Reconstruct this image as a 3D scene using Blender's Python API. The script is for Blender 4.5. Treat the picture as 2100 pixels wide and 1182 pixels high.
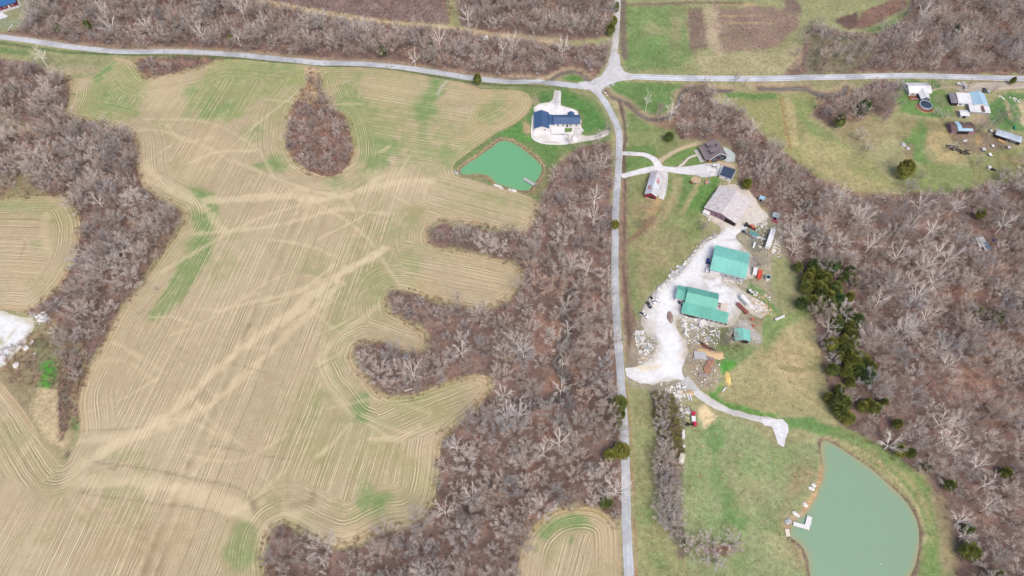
import bpy, math, random
import numpy as np
from mathutils import Vector, Matrix

for o in list(bpy.data.objects):
    bpy.data.objects.remove(o)
random.seed(11)
rng = np.random.default_rng(11)
SC = bpy.context.scene
COL = SC.collection
rad = math.radians

# ------------------------------------------------------------------ camera
H, TILT, FPX = 330.0, rad(57.0), 1400.0
CT, ST = math.cos(TILT), math.sin(TILT)
cam_d = bpy.data.cameras.new('camera')
cam_d.lens, cam_d.sensor_width, cam_d.clip_end, cam_d.clip_start = 24.0, 36.0, 9000.0, 1.0
cam = bpy.data.objects.new('camera', cam_d)
COL.objects.link(cam)
cam.location = (0, 0, H)
cam.rotation_euler = (rad(90 - 57), 0, 0)
SC.camera = cam

# ------------------------------------------------------------------ sky, sun, exposure
SUN_EL, SUN_AZ = 54.0, 158.0        # azimuth clockwise from the view direction (+y)
world = bpy.data.worlds.new('World')
SC.world = world
world.use_nodes = True
wn, wl = world.node_tree.nodes, world.node_tree.links
wn.clear()
sky = wn.new('ShaderNodeTexSky')
sky.sky_type = 'NISHITA'
sky.sun_disc = False
sky.sun_elevation = rad(SUN_EL)
sky.sun_rotation = rad(SUN_AZ)
sky.air_density, sky.dust_density, sky.ozone_density = 0.7, 4.0, 0.6
wbg = wn.new('ShaderNodeBackground')
wbg.inputs['Strength'].default_value = 0.14
wo = wn.new('ShaderNodeOutputWorld')
wl.new(sky.outputs[0], wbg.inputs[0])
wl.new(wbg.outputs[0], wo.inputs[0])
sd_ = bpy.data.lights.new('sun', 'SUN')
sd_.energy, sd_.angle, sd_.color = 1.1, rad(40), (1.0, 0.93, 0.83)
sun = bpy.data.objects.new('sun', sd_)
COL.objects.link(sun)
a_, e_ = rad(SUN_AZ), rad(SUN_EL)
sdir = Vector((math.sin(a_) * math.cos(e_), math.cos(a_) * math.cos(e_), math.sin(e_)))
sun.rotation_euler = (-sdir).to_track_quat('-Z', 'Y').to_euler()
SC.view_settings.view_transform = 'Standard'
SC.view_settings.look = 'None'
SC.view_settings.gamma = 1.0
SC.view_settings.use_curve_mapping = False
SC.view_settings.exposure = 1.06
SC.cycles.max_bounces = 5
SC.cycles.diffuse_bounces = 2
SC.cycles.glossy_bounces = 2
SC.cycles.transmission_bounces = 2
SC.cycles.transparent_max_bounces = 4

# ------------------------------------------------------------------ ground position of a place seen in the survey picture (2100 x 1182)
def flat(px, py, z=0.0):
    px, py = np.asarray(px, float), np.asarray(py, float)
    u, v = (px - 1050) / FPX, (591 - py) / FPX
    dy, dz = CT + v * ST, -ST + v * CT
    t = (z - H) / dz
    return u * t, dy * t

def seen(x, y, z=0.0):
    dep = y * CT - (z - H) * ST
    return 1050 + FPX * x / dep, 591 - FPX * (y * ST + (z - H) * CT) / dep

def W(pts, z=0.0):
    a = np.array(pts, float)
    x, y = flat(a[:, 0], a[:, 1], z)
    return np.stack([x, y], 1)

def spline(P, closed=True, step=2.0, sub=8):
    """Catmull-Rom through P (n,2), resampled about every step."""
    P = np.asarray(P, float)
    n = len(P)
    out = []
    for i in range(n if closed else n - 1):
        if closed:
            p0, p1, p2, p3 = P[(i - 1) % n], P[i], P[(i + 1) % n], P[(i + 2) % n]
        else:
            p1, p2 = P[i], P[i + 1]
            p0 = P[i - 1] if i > 0 else 2 * p1 - p2
            p3 = P[i + 2] if i + 2 < n else 2 * p2 - p1
        k = max(1, int(np.linalg.norm(p2 - p1) / step))
        for t in np.arange(k) / k:
            a = -0.5 * t + t * t - 0.5 * t ** 3
            b = 1 - 2.5 * t * t + 1.5 * t ** 3
            c = 0.5 * t + 2 * t * t - 1.5 * t ** 3
            d = -0.5 * t * t + 0.5 * t ** 3
            out.append(a * p0 + b * p1 + c * p2 + d * p3)
    if not closed:
        out.append(P[-1])
    return np.array(out)

def segdist(x, y, A, B):
    """distance of points to segments A->B and the nearest points."""
    best = np.full(x.shape, 1e18)
    nx, ny = np.zeros_like(x), np.zeros_like(y)
    for (ax, ay), (bx, by) in zip(A, B):
        ex, ey = bx - ax, by - ay
        L = ex * ex + ey * ey + 1e-12
        t = np.clip(((x - ax) * ex + (y - ay) * ey) / L, 0, 1)
        qx, qy = ax + t * ex, ay + t * ey
        d = (x - qx) ** 2 + (y - qy) ** 2
        m = d < best
        best = np.where(m, d, best)
        nx, ny = np.where(m, qx, nx), np.where(m, qy, ny)
    return np.sqrt(best), nx, ny

def inside(x, y, P):
    r = np.zeros(x.shape, bool)
    n = len(P)
    for i in range(n):
        x0, y0 = P[i]
        x1, y1 = P[(i + 1) % n]
        if y0 == y1:
            continue
        c = ((y0 > y) != (y1 > y)) & (x < (x1 - x0) * (y - y0) / (y1 - y0) + x0)
        r ^= c
    return r

def sdpoly(x, y, P):
    d, nx, ny = segdist(x, y, P, np.roll(P, -1, 0))
    return np.where(inside(x, y, P), -d, d), nx, ny

def sdline(x, y, P):
    return segdist(x, y, P[:-1], P[1:])[0]

def sstep(a, b, v):
    t = np.clip((v - a) / (b - a), 0, 1)
    return t * t * (3 - 2 * t)

def _h(ix, iy, seed):
    n = (ix.astype(np.int64) * 374761393 + iy.astype(np.int64) * 668265263 + seed * 974711) & 0x7fffffff
    n = ((n ^ (n >> 13)) * 1274126177) & 0x7fffffff
    n = n ^ (n >> 16)
    return (n & 0xffff) / 65535.0

def vnoise(x, y, s, seed=0):
    x, y = np.asarray(x) / s, np.asarray(y) / s
    ix, iy = np.floor(x), np.floor(y)
    fx, fy = x - ix, y - iy
    fx, fy = fx * fx * (3 - 2 * fx), fy * fy * (3 - 2 * fy)
    a, b = _h(ix, iy, seed), _h(ix + 1, iy, seed)
    c, d = _h(ix, iy + 1, seed), _h(ix + 1, iy + 1, seed)
    return (a * (1 - fx) + b * fx) * (1 - fy) + (c * (1 - fx) + d * fx) * fy

def fbm(x, y, s, seed=0, o=3):
    t, a, n = 0, 1.0, 0
    for i in range(o):
        t = t + a * vnoise(x, y, s / 2 ** i, seed + 17 * i)
        n += a
        a *= 0.55
    return t / n

# ------------------------------------------------------------------ colours: what the eye sees under this sky -> what the surface is
KALB = 0.52
def C(r, g, b):
    f = lambda v: (v / 255 / 12.92 if v / 255 <= 0.04045 else ((v / 255 + 0.055) / 1.055) ** 2.4)
    return np.array([f(r), f(g), f(b)]) * KALB

# ------------------------------------------------------------------ outlines traced from the survey picture
POND_A = [(942,348),(955,337),(974,324),(997,309),(1017,293),(1026,288),(1042,288),(1060,296),(1078,309),(1094,321),(1109,335),(1112,344),(1109,357),(1099,372),(1092,382),(1084,390),(1069,390),(1043,384),(1014,373),(1006,364),(1000,359),(980,357),(951,358),(944,354)]
POND_B = [(1685,905),(1695,903),(1715,913),(1750,936),(1788,961),(1813,984),(1846,1014),(1868,1041),(1881,1066),(1886,1099),(1884,1132),(1880,1152),(1866,1185),(1840,1220),(1760,1240),(1685,1225),(1664,1185),(1658,1147),(1650,1127),(1635,1109),(1621,1103),(1625,1071),(1648,1056),(1660,1041),(1675,1016),(1688,974),(1688,949),(1683,924)]
MAIN = [(150,165),(137,160),(145,195),(135,235),(160,243),(235,258),(265,272),(280,296),(285,358),(300,391),(335,413),(375,431),(377,458),(352,496),(325,533),(295,580),(250,634),(225,680),(207,717),(185,754),(168,792),(160,830),(164,887),(150,921),(137,944),(130,949),(115,931),(87,901),(42,832),(0,782),(-70,700),(-190,700),(-190,1290),(560,1290),(548,1200),(540,1150),(547,1103),(560,1083),(580,1074),(607,1086),(637,1103),(675,1118),(705,1123),(740,1113),(770,1095),(800,1082),(837,1078),(867,1060),(885,1036),(895,998),(900,960),(905,911),(915,886),(950,857),(987,824),(1006,797),(1005,773),(975,768),(937,780),(887,797),(837,812),(800,814),(775,804),(750,772),(732,755),(720,732),(727,712),(750,700),(787,703),(825,719),(857,722),(872,703),(873,687),(850,670),(825,657),(795,642),(789,617),(800,597),(825,594),(875,610),(925,622),(975,632),(1010,630),(1040,615),(1062,590),(1070,562),(1049,540),(1000,526),(950,518),(900,508),(875,497),(878,470),(890,455),(930,452),(1000,465),(1060,475),(1085,470),(1098,440),(1101,422),(1085,405),(1050,394),(1000,380),(960,368),(932,362),(927,346),(934,333),(968,308),(1005,282),(1021,271),(1050,258),(1075,240),(1088,222),(1091,205),(1083,192),(1065,186),(1030,184),(985,183),(972,178),(940,169),(900,162),(850,152),(800,144),(740,139),(660,138),(620,133),(560,129),(500,123),(450,124),(410,140),(350,152),(305,162),(288,150),(270,127),(235,120),(225,132),(200,152)]
ISLAND = [(638,150),(625,185),(603,215),(591,260),(590,300),(610,335),(640,354),(680,363),(705,350),(721,320),(720,280),(706,240),(682,225),(662,190),(652,152)]
LEFTF = [(-120,425),(0,410),(70,403),(130,405),(155,430),(165,470),(155,530),(120,590),(60,636),(0,635),(-120,640)]
ROUND = [(1060,1270),(1062,1182),(1070,1130),(1090,1085),(1130,1050),(1180,1037),(1230,1045),(1262,1075),(1271,1130),(1273,1182),(1276,1270)]
YARD = [(1283,757),(1303,751),(1328,741),(1340,728),(1345,700),(1330,690),(1312,665),(1318,645),(1335,610),(1352,590),(1382,570),(1402,553),(1424,525),(1442,500),(1468,487),(1477,470),(1462,456),(1448,436),(1462,400),(1492,380),(1527,384),(1548,408),(1562,428),(1574,440),(1572,455),(1545,463),(1522,472),(1508,487),(1522,505),(1545,530),(1556,556),(1535,575),(1510,582),(1530,602),(1560,618),(1578,640),(1560,655),(1525,640),(1500,668),(1440,668),(1392,655),(1385,664),(1398,690),(1412,715),(1402,745),(1396,765),(1406,782),(1392,781),(1370,783),(1338,788),(1312,786),(1292,780),(1283,773)]
PADH = [(1137,186),(1150,186),(1150,216),(1165,221),(1185,228),(1187,240),(1194,249),(1191,257),(1195,269),(1191,276),(1203,279),(1222,276),(1247,266),(1251,272),(1236,283),(1203,290),(1174,295),(1146,298),(1117,296),(1098,290),(1090,280),(1090,261),(1091,238),(1096,232),(1094,221),(1106,213),(1127,210),(1134,204)]
QUARRY = [(-140,635),(0,637),(20,644),(45,650),(66,653),(69,670),(52,705),(22,738),(0,756),(-60,800),(-140,830)]
WOODS = {
 'west':  [(-140,120),(0,122),(60,130),(110,152),(138,165),(140,195),(133,235),(160,246),(235,261),(262,276),(278,300),(283,358),(298,392),(330,414),(366,432),(368,458),(345,490),(318,530),(288,580),(244,634),(222,676),(203,712),(180,750),(160,790),(120,700),(100,655),(62,640),(120,592),(158,530),(168,470),(158,430),(132,402),(70,400),(-20,405),(-140,400)],
 'north': [(-140,-60),(-60,-40),(50,-40),(60,30),(30,60),(0,70),(150,92),(225,99),(275,101),(350,100),(425,103),(500,108),(575,116),(650,123),(750,126),(825,132),(900,143),(975,155),(1050,161),(1130,157),(1160,142),(1200,150),(1222,158),(1243,125),(1250,90),(1180,95),(1100,82),(1020,77),(940,62),(780,48),(620,22),(525,4),(525,-60)],
 'northmid': [(935,-60),(1256,-60),(1254,30),(1248,72),(1180,85),(1100,76),(1020,70),(945,52),(938,20)],
 'northeast': [(1605,155),(1640,100),(1660,45),(1720,62),(1790,70),(1850,38),(1890,-60),(2260,-60),(2260,150),(2050,152),(1950,150),(1850,148),(1760,150)],
 'creek': [(1388,180),(1420,172),(1470,182),(1460,205),(1520,230),(1560,275),(1620,320),(1700,375),(1760,400),(1740,420),(1620,440),(1545,400),(1518,380),(1512,340),(1500,310),(1482,288),(1440,288),(1400,290),(1375,262),(1380,230),(1395,205)],
 'homestead': [(1660,205),(1690,195),(1740,190),(1800,165),(1850,168),(1855,190),(1830,225),(1815,245),(1790,230),(1760,250),(1700,260),(1670,240)],
 'east':  [(1545,400),(1620,420),(1740,405),(1830,400),(1900,400),(1960,390),(2010,380),(2060,355),(2120,330),(2260,320),(2260,1280),(1960,1280),(1962,1182),(1955,1130),(1945,1080),(1915,1010),(1900,975),(1865,965),(1830,945),(1800,915),(1760,890),(1722,872),(1707,845),(1690,760),(1670,680),(1660,620),(1640,570),(1625,540),(1605,515),(1600,480),(1580,440)],
 'centre': [(1190,298),(1222,292),(1246,288),(1254,340),(1255,420),(1253,520),(1254,600),(1262,700),(1268,800),(1273,900),(1278,1000),(1276,1060),(1262,1064),(1230,1040),(1180,1032),(1130,1045),(1088,1080),(1066,1130),(1058,1182),(1055,1280),(565,1280),(552,1200),(545,1150),(551,1105),(562,1086),(580,1078),(607,1090),(637,1107),(675,1122),(705,1127),(745,1117),(780,1100),(840,1082),(870,1064),(890,1040),(898,998),(904,966),(908,911),(920,890),(955,860),(992,828),(1012,799),(1012,770),(975,762),(937,774),(887,792),(837,807),(800,809),(778,800),(755,772),(738,755),(726,732),(731,715),(752,705),(787,708),(825,724),(862,726),(880,708),(880,685),(855,665),(830,652),(800,640),(794,617),(804,601),(825,598),(875,614),(925,626),(975,636),(1015,634),(1046,618),(1068,592),(1077,562),(1055,536),(1000,522),(950,514),(905,504),(882,494),(884,472),(900,462),(1000,470),(1060,480),(1092,474),(1104,442),(1108,420),(1120,380),(1140,340)],
 'grove': ISLAND,
 'brushrow': [(285,122),(340,118),(400,117),(450,118),(410,136),(350,149),(305,158),(290,148)],
}
for k_ in ('west', 'north', 'northmid', 'northeast', 'creek', 'homestead', 'east', 'centre', 'grove', 'brushrow'):
    WOODS[k_] = np.array(WOODS[k_], float)
ROADS = {
 'west':  ([(-160,62),(-80,68),(0,76),(75,86),(150,97),(225,105),(275,107),(350,106),(425,109),(500,114),(525,117),(600,124),(650,129),(700,130),(750,132),(825,139),(900,150),(975,162),(1049,168),(1100,169),(1150,173),(1190,178),(1215,180)], 5.6),
 'south': ([(1300,1290),(1294,1230),(1290,1182),(1286,1100),(1284,1050),(1283,960),(1280,888),(1275,810),(1271,740),(1266,680),(1262,600),(1261,540),(1262,460),(1264,400),(1268,350),(1270,300),(1268,268),(1257,240),(1243,214),(1230,196),(1214,182)], 5.0),
 'east':  ([(1195,178),(1222,172),(1245,163),(1262,160),(1300,158),(1350,160),(1400,161),(1500,162),(1575,162),(1650,160),(1760,158),(1850,156),(1950,158),(2050,161),(2150,163),(2280,165)], 5.8),
 'north': ([(1236,168),(1248,145),(1256,122),(1261,95),(1264,60),(1266,20),(1267,-20),(1268,-70)], 5.2),
}
CREEK_A = [(1040,160),(1085,161),(1110,165),(1130,160),(1143,151),(1158,145),(1175,142),(1190,147),(1200,155),(1212,165)]
CREEK_B = [(1240,181),(1250,190),(1258,196),(1270,199),(1285,206),(1295,215),(1308,227),(1320,235),(1335,241),(1355,240),(1378,230),(1392,212),(1397,190),(1412,178),(1440,176),(1475,184),(1500,182)]
CREEK_C = [(1560,180),(1600,181),(1650,182),(1668,190),(1685,196),(1715,196),(1730,188),(1736,180)]
DITCH = [(1270,199),(1274,215),(1278,240),(1281,262),(1283,285),(1280,300),(1281,340),(1283,400),(1281,480),(1281,560),(1287,640),(1294,720),(1296,745)]
CREEK_W = [(1172,585),(1163,615),(1155,640),(1170,662),(1160,687),(1152,712),(1137,735),(1156,760),(1163,790),(1125,815),(1088,820)]

# ------------------------------------------------------------------ relief
wA, wB = spline(W(POND_A), step=2.5), spline(W(POND_B), step=3)
LEVA, LEVB = -0.1, 0.1
def relief_raw(x, y):
    h = 1.1 * np.sin(x / 75 + .5) * np.cos(y / 90) + .5 * np.sin((x + 1.3 * y) / 52)
    for pts, dep, sig in ((W([(60,160),(110,260),(190,400),(190,520),(150,640),(110,760),(120,900)]), 3.0, 22),
                          (W([(1180,310),(1180,450),(1165,600),(1155,720),(1100,820),(1000,960),(900,1120),(800,1180)]), 4.0, 24),
                          (W([(640,170),(655,260),(655,340)]), 2.0, 14)):
        d = sdline(x, y, pts)
        h = h - dep * np.exp(-(d / sig) ** 2)
    for pts, dep, sig in ((CREEK_A, 1.5, 2.2), (CREEK_B, 1.6, 2.3), (CREEK_C, 1.3, 2.6), (DITCH, .8, 1.3), (CREEK_W, 1.3, 2.0)):
        d = sdline(x, y, spline(W(pts), False, 3))
        h = h - dep * np.exp(-(d / sig) ** 2)
    for P, lev in ((wA, LEVA), (wB, LEVB)):
        bx = (x > P[:, 0].min() - 45) & (x < P[:, 0].max() + 45) & (y > P[:, 1].min() - 45) & (y < P[:, 1].max() + 45)
        d = np.full(x.shape, 99.0)
        d[bx] = sdpoly(x[bx], y[bx], P)[0]
        g = lev + np.clip(d * .24, -1.6, .6) - .6
        w = 1 - sstep(4, 34, d)
        h = h * (1 - w) + g * w
    return h
GX0, GY0, GS = -760.0, -60.0, 1.5
gnx, gny = 1014, 640
_gx, _gy = np.meshgrid(GX0 + GS * np.arange(gnx), GY0 + GS * np.arange(gny), indexing='ij')
HG = relief_raw(_gx, _gy)
def hz(x, y):
    x, y = np.asarray(x, float), np.asarray(y, float)
    fx = np.clip((x - GX0) / GS, 0, gnx - 1.001)
    fy = np.clip((y - GY0) / GS, 0, gny - 1.001)
    ix, iy = fx.astype(int), fy.astype(int)
    fx, fy = fx - ix, fy - iy
    return (HG[ix, iy] * (1 - fx) + HG[ix + 1, iy] * fx) * (1 - fy) + (HG[ix, iy + 1] * (1 - fx) + HG[ix + 1, iy + 1] * fx) * fy

def G(px, py, z=0.0):
    """ground point (x, y, ground height) under the point seen at px, py that is z above the ground"""
    h = np.zeros(np.shape(px))
    for _ in range(4):
        x, y = flat(px, py, h + z)
        h = hz(x, y)
    return x, y, h

def Wg(pts, z=0.0):
    a = np.array(pts, float)
    x, y, h = G(a[:, 0], a[:, 1], z)
    return np.stack([x, y], 1)

# ------------------------------------------------------------------ mesh helpers
def mesh_np(name, V, Q, cols=None, attrs=None):
    me = bpy.data.meshes.new(name)
    k = Q.shape[1]
    me.vertices.add(len(V))
    me.vertices.foreach_set('co', np.ascontiguousarray(V, np.float32).ravel())
    me.loops.add(k * len(Q))
    me.loops.foreach_set('vertex_index', np.ascontiguousarray(Q, np.int32).ravel())
    me.polygons.add(len(Q))
    me.polygons.foreach_set('loop_start', np.arange(0, k * len(Q), k, dtype=np.int32))
    me.update(calc_edges=True)
    if cols is not None:
        a = me.color_attributes.new('Col', 'FLOAT_COLOR', 'POINT')
        a.data.foreach_set('color', np.concatenate([cols, np.ones((len(cols), 1))], 1).astype(np.float32).ravel())
    for nm, v in (attrs or {}).items():
        a = me.attributes.new(nm, 'FLOAT', 'POINT')
        a.data.foreach_set('value', v.astype(np.float32))
    return me

def link(name, me, mats, parent=None, kind=None, label=None, cat=None, group=None):
    o = bpy.data.objects.new(name, me)
    COL.objects.link(o)
    for m in mats if isinstance(mats, (list, tuple)) else [mats]:
        if me is not None and m is not None and len(me.materials) < (len(mats) if isinstance(mats, (list, tuple)) else 1):
            me.materials.append(m)
    if parent is not None:
        o.parent = parent
    tag(o, label, cat, group, kind)
    return o

def tag(o, label=None, cat=None, group=None, kind=None):
    for k, v in (('label', label), ('category', cat), ('group', group), ('kind', kind)):
        if v:
            o[k] = v
    return o

# ------------------------------------------------------------------ materials
def newmat(name):
    m = bpy.data.materials.new(name)
    m.use_nodes = True
    n = m.node_tree.nodes
    n.clear()
    out = n.new('ShaderNodeOutputMaterial')
    b = n.new('ShaderNodeBsdfPrincipled')
    m.node_tree.links.new(b.outputs[0], out.inputs[0])
    b.inputs['Roughness'].default_value = .9
    b.inputs['Specular IOR Level'].default_value = .15
    return m, n, m.node_tree.links, b

def noise(n, l, scale, detail=3, rough=.6, vec=None, dim='3D', w=None):
    t = n.new('ShaderNodeTexNoise')
    t.noise_dimensions = dim
    t.inputs['Scale'].default_value = scale
    t.inputs['Detail'].default_value = detail
    t.inputs['Roughness'].default_value = rough
    if vec is not None:
        l.new(vec, t.inputs['Vector'])
    if w is not None:
        l.new(w, t.inputs['W'])
    return t.outputs[0]

def rng_map(n, l, v, a, b, c, d):
    t = n.new('ShaderNodeMapRange')
    t.inputs[1].default_value, t.inputs[2].default_value, t.inputs[3].default_value, t.inputs[4].default_value = a, b, c, d
    l.new(v, t.inputs[0])
    return t.outputs[0]

def mixc(n, l, f, a, b, mode='MIX'):
    t = n.new('ShaderNodeMix')
    t.data_type, t.blend_type = 'RGBA', mode
    for s, v in ((0, f), (6, a), (7, b)):
        if isinstance(v, bpy.types.NodeSocket):
            l.new(v, t.inputs[s])
        elif s == 0:
            t.inputs[0].default_value = v
        else:
            t.inputs[s].default_value = (*v, 1)
    return t.outputs[2]

def scalec(n, l, col, v):
    t = n.new('ShaderNodeVectorMath')
    t.operation = 'SCALE'
    l.new(col, t.inputs[0])
    l.new(v, t.inputs[3])
    return t.outputs[0]

def mul(n, l, a, b, op='MULTIPLY'):
    t = n.new('ShaderNodeMath')
    t.operation = op
    for i, v in enumerate((a, b)):
        if isinstance(v, bpy.types.NodeSocket):
            l.new(v, t.inputs[i])
        else:
            t.inputs[i].default_value = v
    return t.outputs[0]

def geo_pos(n):
    return n.new('ShaderNodeNewGeometry').outputs['Position']

def attr(n, name):
    a = n.new('ShaderNodeAttribute')
    a.attribute_name = name
    return a

def mat_ground(name, fine=.35, mid=.25, tint=None, bump=.0, coarse=.12):
    m, n, l, b = newmat(name)
    c = attr(n, 'Col').outputs['Color']
    p = geo_pos(n)
    n1 = noise(n, l, 1.7, 5, .95, p)
    n2 = noise(n, l, .38, 4, .65, p)
    n3 = noise(n, l, .06, 3, .6, p)
    f = mul(n, l, mul(n, l, rng_map(n, l, n1, .3, .7, 1 - fine, 1 + fine), rng_map(n, l, n2, .3, .7, 1 - mid, 1 + mid)), rng_map(n, l, n3, .35, .65, 1 - coarse, 1 + coarse))
    c = scalec(n, l, c, f)
    if tint is not None:
        n4 = noise(n, l, .9, 3, .6, p)
        c = mixc(n, l, rng_map(n, l, n4, .5, .75, 0, .45), c, tint)
    l.new(c, b.inputs['Base Color'])
    return m

def mat_field():
    m, n, l, b = newmat('stubble')
    c = attr(n, 'Col').outputs['Color']
    row = attr(n, 'row').outputs['Fac']
    p = geo_pos(n)
    wig = noise(n, l, .12, 2, .5, p)
    roww = mul(n, l, row, rng_map(n, l, wig, .3, .7, -.22, .22), 'ADD')
    r1 = noise(n, l, 1.25, 2, .75, dim='1D', w=roww)        # stubble rows
    r2 = noise(n, l, .16, 1, .5, dim='1D', w=row)           # drill passes
    mod = noise(n, l, .06, 4, .7, p)
    n1 = noise(n, l, 2.2, 4, .9, p)
    n2 = noise(n, l, .22, 4, .7, p)
    k = mul(n, l, rng_map(n, l, r1, .34, .66, -.44, .5), rng_map(n, l, mod, .38, .62, .1, 1.25))
    k = mul(n, l, k, rng_map(n, l, r2, .35, .65, -.05, .05), 'ADD')
    k = mul(n, l, k, rng_map(n, l, n1, .32, .68, -.27, .27), 'ADD')
    k = mul(n, l, k, rng_map(n, l, n2, .3, .7, -.10, .10), 'ADD')
    straw = tuple(C(238, 222, 186))
    soil = tuple(C(150, 134, 108))
    c1 = mixc(n, l, rng_map(n, l, k, .0, .5, 0, .78), c, straw)
    c2 = mixc(n, l, rng_map(n, l, k, .0, -.5, 0, .72), c1, soil)
    l.new(c2, b.inputs['Base Color'])
    return m

def mat_plain(name, col, rough=.7, spec=.3, var=.12, scale=1.5, metal=0.0, dirt=None, dscale=.6, damt=.5):
    m, n, l, b = newmat(name)
    tc = n.new('ShaderNodeTexCoord').outputs['Object']
    t = noise(n, l, scale, 4, .65, tc)
    v = n.new('ShaderNodeRGB')
    v.outputs[0].default_value = (*col, 1)
    c = scalec(n, l, v.outputs[0], rng_map(n, l, t, .3, .7, 1 - var, 1 + var))
    if dirt is not None:
        t2 = noise(n, l, dscale, 5, .7, tc)
        c = mixc(n, l, rng_map(n, l, t2, .48, .66, 0, damt), c, dirt)
    l.new(c, b.inputs['Base Color'])
    b.inputs['Roughness'].default_value = rough
    b.inputs['Specular IOR Level'].default_value = spec
    b.inputs['Metallic'].default_value = metal
    return m

M_ground = mat_ground('meadow', .62, .24)
M_field = mat_field()
M_gravel = mat_ground('gravel', .16, .12, coarse=.06)
M_road = mat_ground('road_surface', .12, .13, coarse=.10)
# ------------------------------------------------------------------ what grows and lies where (colours of the surfaces themselves)
class Painter:
    def __init__(s, x, y, base):
        s.x, s.y = x, y
        s.px, s.py = seen(x, y, hz(x, y))
        s.c = base
        s.n1 = vnoise(x, y, 7, 5) - .5
        s.n2 = vnoise(x, y, 2.6, 9) - .5
    def mixin(s, idx, a, col):
        a = np.clip(a, 0, 1)[:, None]
        s.c[idx] = s.c[idx] * (1 - a) + np.asarray(col) * a
    def sel(s, x0, x1, y0, y1, m):
        return np.nonzero((s.px > x0 - m) & (s.px < x1 + m) & (s.py > y0 - m) & (s.py < y1 + m))[0]
    def poly(s, P, col, a=1.0, soft=4.0, nz=8.0, tex=0.0, seed=1):
        P = np.array(P, float)
        m = soft + nz + 2
        i = s.sel(P[:, 0].min(), P[:, 0].max(), P[:, 1].min(), P[:, 1].max(), m)
        if len(i) == 0:
            return
        d = sdpoly(s.px[i], s.py[i], P)[0] + nz * (s.n1[i] + .5 * s.n2[i])
        al = a * (1 - sstep(-soft, soft, d))
        if tex:
            al = al * np.clip(1 - tex + 2 * tex * (fbm(s.x[i], s.y[i], 6, seed) - .1), 0, 1)
        s.mixin(i, al, col)
    def blob(s, cx, cy, rx, ry, col, a=1.0, rot=0.0, soft=.75, nz=.9, tex=0.0, seed=2):
        R = max(rx, ry) * 1.5 + 4
        i = s.sel(cx - R, cx + R, cy - R, cy + R, 0)
        if len(i) == 0:
            return
        dx, dy = s.px[i] - cx, s.py[i] - cy
        c_, s_ = math.cos(rad(rot)), math.sin(rad(rot))
        u, v = (dx * c_ + dy * s_) / rx, (-dx * s_ + dy * c_) / ry
        d = np.sqrt(u * u + v * v) + nz * (s.n1[i] + .6 * s.n2[i])
        al = a * (1 - sstep(1 - soft, 1 + soft * .5, d))
        if tex:
            al = al * np.clip(1 - tex + 2 * tex * (fbm(s.x[i], s.y[i], 6, seed) - .1), 0, 1)
        s.mixin(i, al, col)
    def line(s, P, col, w, a=1.0, soft=.6, nz=.5, brk=0.0, bed=False):
        """w: half width in metres"""
        P = np.array(P, float)
        i = s.sel(P[:, 0].min(), P[:, 0].max(), P[:, 1].min(), P[:, 1].max(), 6 * w + 6)
        if len(i) == 0:
            return
        d = sdline(s.x[i], s.y[i], spline(W(P) if bed else Wg(P), False, 4)) / w + nz * (s.n1[i] + s.n2[i])
        al = a * (1 - sstep(1 - soft, 1 + soft, d))
        if brk:
            al = al * sstep(brk - .15, brk + .15, vnoise(s.x[i], s.y[i], 14, 33))
        s.mixin(i, al, col)

STRAW, TAN, GREEN, LAWN, BRIGHT = C(190, 176, 128), C(200, 182, 142), C(140, 158, 96), C(122, 152, 78), C(92, 158, 60)
OLIVE, LITTER, RUST, BRUSH, DARKB = C(166, 164, 112), C(158, 133, 121), C(172, 132, 112), C(138, 114, 104), C(110, 93, 86)
CLAY, EARTH, PALE = C(216, 168, 104), C(160, 138, 110), C(222, 205, 165)
FLOORS = list(WOODS.items())

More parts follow.
